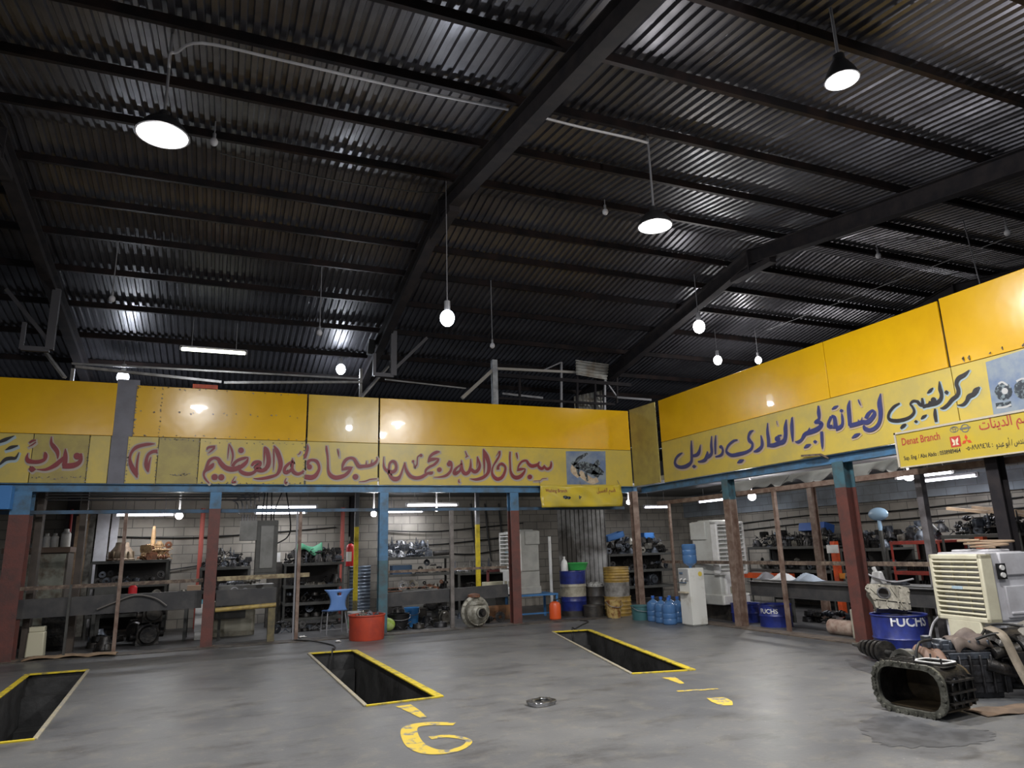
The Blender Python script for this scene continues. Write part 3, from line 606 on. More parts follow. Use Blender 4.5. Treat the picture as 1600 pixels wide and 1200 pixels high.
q = PX(1445, 800, 9.4); post('slim grey post left of the cream air cooler top', 9.4, q.y, .1, None, mat('worn grey paint', (.18, .17, .18), .5, .1, (.10, .09, .09), 6), None, PI/2, kind='C')
q = PX(1278, 850, 10.8); post('thin brown post among the right hand shelves', 10.8, q.y, .12, None, M_BROWN, None, PI/2)
def pole(label, px, py, Y, w=.05, m=M_RUST, top=2.66, z0=0, cat='pole'):
    p = PY(px, py, Y); o = MB().beam((p.x, Y, z0), (p.x, Y, top), w, w).build('square_pole', m, smooth=False); return tag(o, label, cat)
pole('thin dark pole in front of the tan parts shelf at left', 187, 915, 13.91, .055, M_BROWN, 2.30)
pole('short thin dark pole between left post and the parts shelf', 106, 960, 13.9, .035, M_DGREY, 1.14)
pole('thin brown pole at the free end of the rails beside the blue chair', 466, 900, 13.91, .06, M_BROWN, 2.30)
pole('pale thin pipe pole strapped beside the brown pole near the blue chair', 461, 900, 13.86, .03, M_CONDUIT, 2.30)
pole('grey worn pole between teal post and yellow pole', 706, 890, 13.90, .075, mat('pale worn steel', (.20, .18, .17), .5, .2, (.11, .10, .09), 6), 2.30)
for lab, px, Y in (('yellow painted pole left of the teal post, near the red extinguisher', 556, 15.2), ('yellow painted pole standing in front of the rear parts bench', 747, 15.0)):
    p = PY(px, 880, Y); t = thing('yellow_pole', lab, 'pole', (p.x, Y, 0))
    MB().beam((0, 0, 0), (0, 0, .55), .085, .085).build('bare_foot', mat('scratched yellow steel', (.30, .24, .05), .5, .1, (.10, .09, .06), 12), t, smooth=False)
    MB().beam((0, 0, .55), (0, 0, 2.05), .085, .085).build('yellow_band', mat('bright yellow pole paint', (.78, .60, .02), .45, 0, (.55, .42, .03), 10), t, smooth=False)
    MB().beam((0, 0, 2.05), (0, 0, 2.8), .085, .085).build('bare_head', M_CONDUIT, t, smooth=False)
for lab, a, c, w, h, m in (
    ('rusty thin rail of the left bay between left posts', (-6, 1.08), (-.25, 1.12), .05, .06, M_RUST),
    ('worn rusty rail with pale patches running to the thin poles', (-.02, 1.13), (1.58, 1.14), .05, .075, mat('flaking yellow rust', (.20, .15, .09), .7, .1, (.42, .36, .22), 12)),
    ('thin dark rail between teal post and the rear air cooler', (3.04, 1.13), (5.58, 1.13), .04, .05, M_RUST),
    ('broad charcoal channel beam across the left bay', (-6, .76), (-.25, .80), .08, .30, M_BAND),
    ('broad charcoal channel beam above yellow pipe in the second bay', (-.02, .80), (1.0, .80), .08, .27, M_BAND),
    ('broad charcoal channel beam in front of rear benches', (3.04, .60), (5.58, .66), .08, .25, M_BAND)):
    o = MB().beam((a[0], 13.985, a[1]), (c[0], 13.985, c[1]), w, h, 'C' if h > .1 else 'box').build('barrier_rail', m, smooth=False); tag(o, lab, 'rail')
o = MB().cyl((-.02, 13.90, .60), (1.0, 13.90, .635), .04).build('barrier_pipe', mat('dirty yellow pipe', (.45, .33, .10), .55, .1, (.25, .18, .08), 9)); tag(o, 'dirty yellow pipe under the charcoal channel of the second bay', 'pipe')
o = MB().beam((.93, 13.90, 0), (.93, 13.90, .585), .10, .12).build('wooden_stump', mat('olive stained timber', (.17, .14, .07), .7, 0, (.08, .07, .05), 6)); tag(o, 'short olive stained post holding the yellow pipe', 'post')
for lab, y0, y1, z, w, h, m in (('rusty rail with pale patches along the right bays', 1.0, 13.3, 1.12, .045, .06, M_RUST), ('broad charcoal channel beam along the right bays', 1.0, 10.6, .67, .08, .25, M_BAND)):
    o = MB().beam((8.99, y0, z), (8.99, y1, z), w, h, 'C' if h > .1 else 'box').build('barrier_rail', m, smooth=False); tag(o, lab, 'rail')
for lab, px, py, Xp, m, w in (('thin pale pole between corner post and the water dispenser', 1050, 850, 8.92, M_BROWN, .05), ('thin pale brown pole between the two right hand posts', 1218, 850, 8.92, M_BROWN, .06)):
    p = PX(px, py, Xp); o = MB().beam((Xp, p.y, 0), (Xp, p.y, 2.36), w, w).build('square_pole', m, smooth=False); tag(o, lab, 'pole')
o = MB().beam((8.99, 1.0, 2.38), (8.99, 13.3, 2.38), .07, .08).build('cross_rail', M_BROWN, smooth=False); tag(o, 'brown rail below torn sheeting along the right bays', 'rail')
# ------------------------------------------------------------------ lamps
def tint(k): return {'w': (1, .98, .96), 'c': (.86, .92, 1), 'y': (1, .93, .72)}[k]
E_W = emit('lamp glow white', (1, .98, .98), 14); E_C = emit('lamp glow cool', (.82, .90, 1), 12); E_Y = emit('tube glow warm', (.95, 1, .80), 7); E_T = emit('tube glow', (.90, .90, 1), 9)
M_LAMP = mat('dark lamp housing', (.03, .03, .032), .4, .4)
def highbay(label, top, px, py, dia, watts, cable=True):
    r = ray(px, py); k = math.hypot(top.x, top.y)/math.hypot(r.x, r.y); z = CAM_H + r.z*k
    t = thing('high_bay_lamp', label, 'lamp', (top.x, top.y, z), 0, 'high bay lamps')
    R = dia/2
    MB().lathe([(0, .26), (.05, .26), (.055, .20), (R*.55, .16), (R*.8, .09), (R, .015), (R, 0), (R*.93, -.005), (R*.93, .012), (0, .012)], 28).build('shade', M_LAMP, t)
    MB().lathe([(0, -.035), (R*.5, -.028), (R*.92, 0), (R*.9, .008), (0, .008)], 28).build('diffuser', E_W, t)
    MB().cyl((0, 0, .25), (0, 0, roof_z(top.y)+.096-z), .014, seg=8).build('suspension_rod', M_CONDUIT, t)
    lamp_light(t, watts, dia*.8)
    return t
highbay('round high bay lamp near the bent conduit, nearest lamp on the left', RF(268, 66), 256, 212, .50, HB)
highbay('round high bay lamp hanging over the middle of the hall', RF(1012, 217), 1021, 354, .44, HB)
q = RF(1318, 0); highbay('round high bay lamp at top right of the hall', Vector((4.95, 3.9, 0)), 1333, 120, .30, HB)
def bulb(label, top, px, py, r, watts, lit=True, k_='w', cat='light bulb'):
    ry = ray(px, py); k = math.hypot(top.x, top.y)/math.hypot(ry.x, ry.y); z = CAM_H + ry.z*k
    t = thing('hanging_bulb', label, cat, (top.x, top.y, z), 0, 'hanging bulbs')
    MB().ball((0, 0, 0), r, (1, 1, 1.15)).build('globe', (E_C if k_ == 'c' else E_W) if lit else M_OFFWHITE, t)
    MB().lathe([(0, r*2.4), (r*.42, r*2.4), (r*.42, r*.95), (0, r*.9)], 12).build('socket', M_CONDUIT, t)
    zt = roof_z(top.y)+.096-z
    if zt > r*2.6: MB().cyl((0, 0, r*2.3), (0, 0, zt), .008, seg=6).build('cord', M_CONDUIT, t)
    if lit and watts: point_light('bulb_light', (0, 0, -r-.06), watts, tint(k_), .08, t)
    return t
bulb('bright bluish bulb on a long cord before the middle rafter', RF(697, 290), 698, 497, .11, BW, True, 'c')
bulb('lit bulb under the rafter that lands by the sign corner', RF(1085, 435), 1088, 511, .12, BW, True, 'w')
bulb('lit bulb just above the right sign, left of a smaller one', RF(1117, 520), 1120, 563, .10, BW, True, 'w')
bulb('small lit bulb just above the right sign, the rightmost lit one there', RF(1180, 520), 1183, 563, .08, BW*.6, True, 'w')
bulb('lit flat bulb above the grey strip of the rear sign', RF(187, 575)+Vector((.2, -.9, 0)), 187, 589, .12, BW, True, 'c')
bulb('lit bulb above the rear sign left of the middle rafter', RF(533, 560), 533, 577, .11, BW, True, 'c')
for lab, tp, p in (('unlit bulb on a long cord left of the tube lamp', (185, 375), (175, 467)), ('unlit bulb on a cord right of the tube lamp', (503, 415), (503, 520)), ('unlit bulb on a cord right of the bluish lit bulb', (767, 445), (769, 540)), ('small unlit bulb right beside the nearest left high bay lamp', (336, 200), (336, 222)), ('small unlit bulb left of the middle high bay lamp', (945, 320), (945, 331)), ('small unlit bulb on a wire at the right, left of another', (1370, 385), (1370, 400)), ('unlit bulb hanging near the right picture edge', (1569, 340), (1569, 365))):
    bulb(lab, RF(*tp), *p, .05, 0, False)
def tubelamp(label, a, c, r=.02, m=E_T, watts=0, hang=None):
    a, c = Vector(a), Vector(c); t = thing('tube_lamp', label, 'tube lamp', (a+c)/2, 0, 'fluorescent tubes'); o = (a+c)/2
    MB().cyl(a-o, c-o, r, seg=10).build('tube', m, t)
    d = (c-a).normalized()*.03
    MB().beam(a-o-d+Vector((0, 0, .045)), c-o+d+Vector((0, 0, .045)), .05, .035).box(a-o-d*.5+Vector((0, 0, .015)), (.05, .05, .07)).box(c-o+d*.5+Vector((0, 0, .015)), (.05, .05, .07)).build('batten', M_OFFWHITE, t)
    if hang:
        h = MB()
        for q in (a.lerp(c, .15), a.lerp(c, .85)): h.cyl(q-o+Vector((0, 0, .05)), Vector((q.x, q.y, hang))-o, .006, seg=6)
        h.build('hanger_wire', M_CONDUIT, t)
    if watts:
        l = bpy.data.lights.new('tube_light', 'AREA'); l.shape = 'RECTANGLE'; l.size = (c-a).length*.9; l.size_y = .04; l.energy = watts; l.color = (.93, .95, 1)
        lo = bpy.data.objects.new('tube_light', l); COL.objects.link(lo); lo.parent = t; lo.location = (0, 0, -r-.03); e = (c-a); lo.rotation_euler = (0, 0, math.atan2(e.y, e.x))
    return t
q = RF(333, 520)
a = PY(284, 545, 14.6); c = PY(383, 552, 14.6); tubelamp('warm white tube lamp hanging above the rear sign under the roof', a, c, .035, E_Y, 14, roof_z(14.6)-.08)
ZB = 2.86
def bt(label, p, q, Y, w, dz=0): 
    a = PY(*p, Y); c = PY(*q, Y); z = (a.z+c.z)/2; a.z = c.z = z; tubelamp(label, a, c, .022, E_T, w, ZB+.01 if z < ZB-.1 else None)
bt('row of white tubes over the left parts shelf', (182, 804), (271, 805), 16.9, TW)
bt('white tube behind the hanging electric box, the upper of two', (402, 792), (494, 793), 16.2, TW)
bt('white tube behind the hanging electric box, the lower of two', (400, 801), (477, 802), 17.0, TW)
bt('bright white tube over the rear shelf right of the teal post', (636, 789), (714, 790), 16.2, TW*1.3)
bt('thin white tube low on the rear wall right of the teal post', (603, 799), (660, 800), 17.5, TW*.6)
bt('purplish white tube right of the small yellow banner', (1007, 794), (1043, 791), 16.0, TW*.8)
def rt(label, p, q, X, w):
    a = PX(*p, X); c = PX(*q, X); z = (a.z+c.z)/2; a.z = c.z = z; tubelamp(label, a, c, .022, E_T, w, ZB+.01 if z < ZB-.1 else None)
rt('white tube above the air cooler beside the water dispenser', (1093, 784), (1140, 780), 11.6, TW)
rt('long white tube above the large cream air cooler', (1403, 750), (1488, 735), 11.2, TW)
rt('longer white tube above the cream air cooler, right of the bulb', (1440, 752), (1526, 743), 12.0, TW)
def bb(label, px, py, Y=None, X=None, r=.07, w=30):
    p = PY(px, py, Y) if Y else PX(px, py, X)
    t = thing('bare_bulb', label, 'light bulb', p, 0, 'bay bulbs')
    MB().ball((0, 0, 0), r).build('globe', E_W, t); MB().cyl((0, 0, r*.9), (0, 0, ZB+.02-p.z), .02, .02, 10).build('socket', M_OFFWHITE, t)
    point_light('bulb_light', (0, -.13 if Y else 0, -.03) if Y else (-.13, 0, .0), w, (1, .97, .93), .07, t)
bb('round glowing bulb at the right end of the tubes over the left parts shelf', 280, 806, Y=16.6, r=.075, w=BB)
bb('round glowing bulb just left of the teal post', 584, 803, Y=15.6, r=.065, w=BB)
bb('glowing bulb under the long tube right of the teal post', 682, 796, Y=15.9, r=.045, w=BB*.6)
bb('bright round bulb behind the torn sheeting of the right bay', 1175, 776, X=10.6, r=.085, w=BB*3)
bb('very bright bulb at the left end of the tubes above the cream cooler', 1420, 743, X=10.6, r=.09, w=BB*2.2)
bb('small glowing bulb right beside the small yellow banner', 982, 785, Y=14.8, r=.055, w=BB*.5)
# unseen lamps added out of view to light the entrance side of the hall
for lab, x, y in (('added unseen fill lamp over the entrance side, left', -4.0, 1.6), ('added unseen fill lamp over the entrance side, right', 6.2, 1.4)):
    z = 5.0; t = thing('high_bay_lamp', lab, 'lamp', (x, y, z), 0, 'high bay lamps'); R = .25
    MB().lathe([(0, .26), (.05, .26), (.055, .20), (R*.55, .16), (R*.8, .09), (R, .015), (R, 0), (R*.93, -.005), (R*.93, .012), (0, .012)], 28).build('shade', M_LAMP, t)
    MB().lathe([(0, -.035), (R*.5, -.028), (R*.92, 0), (R*.9, .008), (0, .008)], 28).build('diffuser', E_W, t)
    MB().cyl((0, 0, .25), (0, 0, roof_z(y)+.096-z), .014, seg=8).build('suspension_rod', M_CONDUIT, t)
    lamp_light(t, HB*(.8 if x < 0 else .5))
# ------------------------------------------------------------------ small things that stand about
def drum(name, label, loc, r, h, bands, ribs=(.33, .66), cat='barrel', open_top=True, rot=0):
    """steel drum: bands = [(z0, z1, material, part name)]"""
    t = thing(name, label, cat, loc, rot)
    for z0, z1, m, nm in bands:
        pr = [(r, z0)]
        for k in ribs:
            zk = k*h
            if z0 < zk-.02 and zk+.02 < z1: pr += [(r, zk-.02), (r+.012, zk), (r, zk+.02)]
        pr += [(r, z1)]
        if z0 == 0: pr = [(0, .01), (r-.01, .01), (r-.005, 0)] + pr
        if z1 >= h-1e-6: pr += [(r+.012, h-.008), (r+.008, h+.006), (r-.012, h), (r-.012, h-.03), (0, h-.03)]
        MB().lathe(pr, 28).build(nm, m, t)
    return t
M_DRUMB = mat('blue drum paint', (.02, .035, .22), .35, 0, (.015, .02, .10), 5)
M_DRUMW = mat('dirty white drum band', (.45, .42, .33), .5, 0, (.22, .20, .15), 6)
M_DRUMY = mat('oily yellow drum', (.42, .27, .06), .45, 0, (.22, .14, .04), 5)
M_DRUMG = mat('worn grey drum band', (.30, .29, .27), .5, .1, (.12, .11, .10), 6)
M_SOOT = mat('oil blackened steel', (.03, .028, .026), .5, .1, (.07, .06, .05), 7)
def fx(px, py): v = FL(px, py); v.z = 0; return v
p = Vector((7.42, 14.60, 0))
drum('oil_drum', 'blue and white banded oil drum standing before the dirty plank wall', p, .29, .97, [(0, .12, M_SOOT, 'sooty_foot'), (.12, .42, M_DRUMB, 'blue_band'), (.42, .69, M_DRUMW, 'white_band'), (.69, .97, M_DRUMB, 'blue_band')])
p2 = Vector((7.62, 14.08, 0))
drum('low_barrel', 'low sooty black barrel in front of the blue and white drum', p2, .21, .24, [(0, .24, M_SOOT, 'body')], ())
b = MB().lathe([(0, 0), (.19, 0), (.245, .14), (.26, .15), (.25, .16), (.24, .15), (.185, .012), (0, .012)], 24); o = b.build('green_basin', mat('green plastic', (.06, .42, .10), .4)); o.location = (p.x+.12, p.y-.02, .985)
tag(o, 'green plastic basin on top of the blue and white drum', 'basin')
t = thing('plastic_bottle', 'white plastic bottle on the blue and white drum beside the green basin', 'bottle', (p.x-.20, p.y-.02, .945))
MB().lathe([(0, 0), (.075, 0), (.08, .015), (.08, .17), (.06, .24), (.022, .29), (.022, .31), (0, .31)], 18).build('body', M_WHITE, t); MB().lathe([(0, .305), (.026, .305), (.026, .345), (0, .345)], 14).build('cap', M_WHITE, t)
drum('ribbed_barrel', 'dented oily yellow barrel with grey middle band, lower one of the pair', (8.24, 14.06, 0), .29, .40, [(0, .40, M_DRUMY, 'body')], (.15, .35, .55, .75))
t = drum('ribbed_barrel', 'ribbed yellow barrel with worn grey band stacked on another at the corner', (8.24, 14.06, .407), .28, .62, [(0, .30, M_DRUMG, 'grey_band'), (.30, .62, M_DRUMY, 'yellow_band')], (.55, .65, .75, .85, .93))
def bucket(label, loc, r, h, m, taper=.82, fill=None, handle=True, name='bucket'):
    t = thing(name, label, 'bucket', loc)
    MB().lathe([(0, 0), (r*taper, 0), (r, h*.95), (r*1.06, h*.95), (r*1.06, h), (r*.97, h), (r*taper*.96, .015), (0, .015)], 24).build('body', m, t)
    if handle: MB().tube([(-r*1.06, 0, h*.93), (-r*.9, -r*.75, h*.72), (0, -r*1.12, h*.62), (r*.9, -r*.75, h*.72), (r*1.06, 0, h*.93)], .006, 6).build('handle', M_CONDUIT, t)
    if fill: MB().lathe([(0, h*.9), (r*.95, h*.86), (r*.95, h*.84), (0, h*.84)], 20).build('contents', fill, t)
    return t
bucket('rust stained yellow bucket standing before a dark oil barrel', (7.86, 13.60, 0), .17, .36, mat('rust stained cream bucket', (.46, .33, .12), .5, 0, (.18, .07, .02), 9, .5, lo=.45, hi=.6))
t = drum('oil_barrel', 'small black barrel with foaming white rags on top by the rusty bucket', (8.00, 14.60, 0), .22, .60, [(0, .60, M_SOOT, 'body')])
MB().lathe([(0, .58), (.22, .58), (.20, .66), (.12, .70), (0, .68)], 14, squash=.9).build('rag', mat('dirty white rags', (.5, .5, .47), .8, 0, (.12, .11, .10), 14), t)
bucket('teal plastic tub beside the blue water bottles', (8.12, 12.92, 0), .21, .28, mat('teal plastic', (.05, .14, .15), .45), .9)
# water bottles
M_WB = mat('blue water bottle plastic', (.10, .24, .50), .15, 0, trans=.35, alpha=.9)
def water_bottle(label, loc, flip=False, g='blue water bottles'):
    t = thing('water_bottle', label, 'water bottle', loc, 0, g)
    pr = [(0, 0), (.12, 0), (.135, .02), (.135, .09), (.128, .105), (.135, .12), (.135, .19), (.128, .205), (.135, .22), (.135, .31), (.12, .36), (.045, .41), (.028, .42), (.028, .45), (0, .45)]
    M = None
    if flip: M = Matrix.Translation((0, 0, .45)) @ Matrix.Scale(-1, 4, (0, 0, 1))
    MB().lathe(pr, 20, M).build('body', M_WB, t)
    if not flip: MB().lathe([(0, .445), (.034, .445), (.034, .49), (0, .49)], 14).build('cap', mat('blue cap', (.03, .12, .45), .4), t)
    return t
for k, (x, y, lab) in enumerate(((8.14, 12.50, 'blue water bottle at the left end of the floor group beside the teal tub'), (8.10, 12.16, 'blue water bottle in the front row, middle of the floor group'), (8.40, 12.30, 'blue water bottle behind the middle of the floor group'), (8.06, 11.84, 'blue water bottle standing right against the white dispenser'), (8.36, 11.98, 'blue water bottle behind the one against the dispenser'))):
    water_bottle(lab, (x, y, 0))
t = thing('water_dispenser', 'white water dispenser standing left of a brown post', 'water dispenser', (8.33, 11.42, 0))
M_WD = mat('scuffed white enamel', (.66, .66, .62), .35, 0, (.50, .48, .42), 4, .5, lo=.52, hi=.7)
MB().box((0, 0, .53), (.34, .34, 1.02)).box((0, 0, .01), (.30, .30, .02)).build('body', M_WD, t, .015)
MB().box((-.175, 0, .92), (.02, .30, .22)).build('front_panel', mat('grey panel', (.36, .37, .38), .4), t, .006)
MB().box((-.19, .05, .95), (.02, .09, .035)).box((-.19, .02, .78), (.03, .2, .02)).build('label_strip', mat('blue grey label', (.10, .15, .22), .4), t)
b = MB()
for y in (-.07, .05): b.cyl((-.17, y, .85), (-.23, y, .83), .014).cyl((-.225, y, .84), (-.225, y, .79), .01)
b.build('tap', M_WHITE, t); MB().box((-.20, 0, .60), (.09, .24, .03)).build('drip_tray', mat('tan tray', (.45, .40, .30), .5), t, .006)
MB().cyl((.08, -.172, .93), (.08, -.168, .93), .045, seg=16).build('sticker', mat('yellow sticker', (.65, .50, .08), .5), t)
water_bottle('blue water bottle turned upside down on top of the white dispenser', (8.33, 11.42, 1.035), True, None)

# blue chair
t = thing('plastic_chair', 'light blue plastic chair on thin metal legs before the middle parts shelf', 'chair', (2.13, 14.45, 0), math.radians(186))
M_CH = mat('light blue plastic', (.17, .33, .72), .35)
def backfn(u, v):
    w = .225-.085*math.sin(PI*min(1, max(0, (1-v)))*1.0)*(1 if v < .75 else (1-v)/.25*.9) 
    w = [.20, .15, .12, .125, .16, .20, .215, .20][min(7, int(v*7.99))] if False else .13+.09*(2*v-.85)**2 + .03*v
    x = (u-.5)*2*w; return (x, .20+.10*v+.05*(1-(2*u-1)**2), .44+.40*v)
b = MB().grid(backfn, 10, 14)
kill = [f for f in b.bm.faces if abs(f.calc_center_median().x) < .045 and .735 < f.calc_center_median().z < .785]
bmesh.ops.delete(b.bm, geom=kill, context='FACES')
b.build('backrest', M_CH, t, solid=.012)
MB().grid(lambda u, v: ((u-.5)*(.40-.06*v), -.20+.42*v, .43+.02*(2*u-1)**2-.03*(1-v)**4+.03*v**6), 10, 10).build('seat', M_CH, t, solid=.014)
for sx in (-1, 1):
    MB().tube([(sx*.185, -.17, .42), (sx*.20, -.20, .2), (sx*.205, -.22, .01)], .011, 8).build('leg', M_CONDUIT, t)
    MB().tube([(sx*.165, .14, .42), (sx*.19, .2, .2), (sx*.205, .24, .01)], .011, 8).build('leg', M_CONDUIT, t)
MB().tube([(-.2, -.21, .06), (0, -.21, .06), (.2, -.21, .06)], .009, 6).build('stretcher', M_CONDUIT, t)
# green white bucket, extinguisher, shutter, red half barrel
t = bucket('white and green paint bucket right of the blue chair', (2.60, 14.85, 0), .15, .36, M_WHITE, .88)
MB().lathe([(.1375, .05), (.151, .22)], 24).build('printed_label', mat('green print', (.06, .50, .12), .4, 0, (.7, .75, .7), 12), t)
pe = PY(551, 865, 15.6); t = thing('fire_extinguisher', 'red fire extinguisher hanging left of the yellow pole', 'fire extinguisher', (pe.x-.05, 15.6, 1.24))
MB().lathe([(0, 0), (.085, 0), (.09, .02), (.09, .38), (.07, .44), (.03, .47), (0, .47)], 18).build('cylinder', M_REDP, t); MB().box((-.01, 0, .50), (.05, .04, .06)).tube([(.02, 0, .5), (.11, 0, .44), (.12, 0, .2)], .012, 6).build('valve_hose', M_BLACK, t)
MB().lathe([(.0905, .10), (.0905, .30)], 8, a0=PI*1.05, a1=PI*1.55).build('paper_label', M_WHITE, t)
MB().box((.0, .12, .35), (.05, .10, .04)).beam((0, .15, -1.24), (0, .15, .62), .05, .03).build('bracket', M_DGREY, t)
M_SHUT = mat('ribbed silver sheet', (.30, .36, .45), .32, .7, (.16, .18, .22), 5)
a = PY(546, 872, 16.6); c = PY(578, 948, 16.6)
b = MB(); n = 13
b.grid(lambda u, v: (a.x+(c.x-a.x)*u, 16.6+.02*math.sin(v*n*2*PI), .25+(1.22-.25)*v), 2, n*8)
tag(b.build('ribbed_sheet', M_SHUT, solid=.004), 'silver horizontally ribbed metal sheet standing behind the yellow pole', 'metal sheet')
tb = MB().box(((a.x+c.x)/2, 16.64, .125), (abs(c.x-a.x)+.2, .3, .25)); tag(tb.build('timber_block', M_SOOT), 'sooty low block under the ribbed silver sheet', 'block')
pr_ = (2.52, 13.18, 0); t = thing('half_barrel', 'red half barrel full of metal parts in front of the teal post', 'barrel', pr_)
MB().lathe([(0, 0), (.30, 0), (.31, .02), (.315, .40), (.33, .41), (.33, .43), (.305, .43), (.30, .03), (0, .03)], 32).build('tub', mat('orange red tub', (.50, .065, .03), .45, 0, (.36, .05, .03), 4), t)
MB().lathe([(0, .36), (.295, .36), (.295, .33), (0, .33)], 20).build('oil', M_DARK, t)
# blue work table + cooler + red gas bottle at back
pc = PY(852, 880, 14.6)
t = thing('blue_table', 'blue steel table carrying the rear air cooler', 'table', (6.45, 14.75, 0))
M_TB = mat('blue table paint', (.06, .19, .42), .4)
MB().box((0, 0, .50), (1.0, .7, .04)).build('table_top', M_TB, t, .004)
for sx in (-.47, .47):
    for sy in (-.32, .32): MB().beam((sx, sy, 0), (sx, sy, .48), .045, .045).build('leg', M_TB, t)
MB().beam((-.47, -.32, .12), (.47, -.32, .12), .03, .03).build('stretcher', M_TB, t)
t = thing('gas_bottle', 'small orange gas bottle under the edge of the blue table', 'gas bottle', (6.72, 14.12, 0))
MB().lathe([(0, 0), (.11, 0), (.125, .02), (.125, .29), (.105, .34), (.05, .37), (0, .375)], 20).build('body', mat('orange enamel', (.72, .10, .02), .35), t); MB().lathe([(0, .37), (.03, .37), (.035, .41), (0, .42)], 12).tube([(.03, 0, .4), (.14, 0, .42), (.16, .03, .3)], .012, 6).build('valve', M_BLACK, t)
def air_cooler(label, loc, rot, w=.80, d=.62, h=1.40, slats=11, m=M_CREAM, m2=M_OFFWHITE, hbf=.36):
    """front towards -x; width along y"""
    t = thing('air_cooler', label, 'air cooler', loc, rot)
    hb = h*hbf
    b = MB(); b.box((d*.5+.02, 0, hb*.5+.02), (d*.96, w*.86, hb-.04)).box((d*.5, 0, hb*.17), (d*1.06, w*.96, hb*.34))
    b.build('water_tank', m2, t, .02)
    b = MB(); b.box((.05, 0, hb*.62), (.14, w*.62, hb*.76)).box((.01, 0, hb*.16), (.10, w*.9, hb*.3)); b.build('front_base', m, t, .015)
    b = MB()
    for y in (-w*.12, w*.12): b.box((-.022, y, hb*.48), (.012, w*.15, hb*.22))
    b.build('hand_grip', mat('shaded grip recess', (.34, .32, .24), .6), t)
    hh = h-hb
    b = MB(); b.box((d*.56, 0, hb+hh*.5), (d*.84, w*.92, hh)).box((d*.70, 0, hb+hh*.82), (d*.62, w*1.0, hh*.34)).box((d*.6, 0, h+.012), (d*.5, w*.7, .03))
    b.build('housing', m2, t, .025)
    # front frame with a real opening
    y0, y1, z0, z1 = -w/2, w/2, hb-.02, h-.02; fw = .055; fr = MB()
    fr.box((.06, (y0+y1)/2, z1-.03), (.16, w, .06)).box((.06, (y0+y1)/2, z0+.03), (.16, w, .06)).box((.06, y0+fw/2, (z0+z1)/2), (.16, fw, z1-z0)).box((.06, y1-fw/2, (z0+z1)/2), (.16, fw, z1-z0))
    fr.build('front_frame', m, t, .014)
    MB().box((.12, 0, (z0+z1)/2), (.02, w-2*fw, z1-z0-.1)).build('fan_cavity', mat('dark brown cavity', (.035, .026, .016), .7), t)
    zz0, zz1 = z0+.06, z1-.06
    for k in range(slats):
        z = zz0+(zz1-zz0)*(k+.5)/slats; mid = k == slats//2
        MB().box((.0, 0, z), (.05, w-2*fw+.01, .032 if mid else .02), (0, .35 if not mid else 0, 0)).build('slat', m, t, .003)
    b = MB()
    for y in (-w*.13, w*.13): b.box((.04, y, (zz0+zz1)/2), (.015, .012, zz1-zz0))
    b.build('slat_rib', m, t)
    MB().box((-.028, 0, zz0+(zz1-zz0)*(slats//2+.5)/slats), (.008, w*.2, .035)).build('name_plate', mat('pale blue badge', (.40, .52, .60), .35), t, .003)
    return t
t = air_cooler('large cream air cooler with oil stained slats at the right picture edge', (7.92, 5.78, 0), math.radians(-10), .74, .62, 1.30, hbf=.43)
MB().box((.23, -.376, 1.09), (.12, .012, .17)).build('control_plate', M_BLACK, t)
b = MB()
for z in (1.05, 1.13): b.cyl((.23, -.382, z), (.23, -.402, z), .028, seg=16)
b.build('control_knob', M_WHITE, t)
b = MB(); b.box((.42, -.345, .76), (.34, .05, .34)).box((.42, -.37, .64), (.30, .03, .03)); b.build('side_door', M_OFFWHITE, t, .01)
MB().box((.46, -.325, .40), (.10, .016, .10)).build('inlet', M_BLACK, t); MB().beam((.22, -.335, .52), (.56, -.335, .53), .025, .03).build('side_handle', M_WHITE, t)
# coiled hose lying on the cooler
b = MB(); b.tube([(8.33+(.13+.008*k)*math.cos(k*.7), 5.64+(.16+.006*k)*math.sin(k*.7), 1.345+.004*k) for k in range(24)], .012, 6, sub=3)
tag(b.build('hose_coil', mat('tan hose', (.38, .27, .18), .6)), 'loose tan hose coil lying on top of the large cream cooler', 'hose')
air_cooler('grey air cooler standing on blue table, seen from its side behind the red post', (5.92, 14.75, .52), math.radians(8), .72, .62, 1.36, 9, M_WHITE, mat('pale grey cooler shell', (.42, .42, .39), .45, 0, (.33, .33, .31), 4))
t = air_cooler('white air cooler behind the brown post beside the water dispenser', (9.50, 11.62, .30), math.radians(98), .80, .70, 1.62, 11, M_WHITE, mat('off white cooler shell', (.52, .53, .50), .42, 0, (.45, .45, .42), 4))
o = MB().box((9.75, 12.05, .14), (.9, .9, .28)).build('timber_block', M_SOOT); tag(o, 'dark block carrying the white air cooler by the brown post', 'block')

# plank / sheet wall of the washing booth
M_PLANK = mat('black stained pale planks', (.36, .36, .36), .6, 0, (.035, .03, .025), 1.1, .5, lo=.36, hi=.6)
pa, pc_ = PY(872, 800, 15.2), PY(946, 800, 15.2)
t = thing('sheet_wall', 'oil blackened plank wall of the washing booth', 'partition', (0, 15.25, 0)); n = 11; b = MB()
prof = []
for k in range(n): x = pa.x+(pc_.x-pa.x)*k/n; wd = (pc_.x-pa.x)/n; prof += [(x, 0), (x+wd*.72, 0), (x+wd*.78, .025), (x+wd*.94, .025)]
prof += [(pc_.x, 0)]; bot = [b.bm.verts.new((x, y, 0)) for x, y in prof]; md = [b.bm.verts.new((x, y, 1.9)) for x, y in prof]; tp = [b.bm.verts.new((x, y, 2.86)) for x, y in prof]
for A, B_ in ((bot, md), (md, tp)):
    for i in range(len(prof)-1): b.bm.faces.new((A[i], A[i+1], B_[i+1], B_[i]))
b.build('planks', M_PLANK, t, smooth=False, solid=.01)
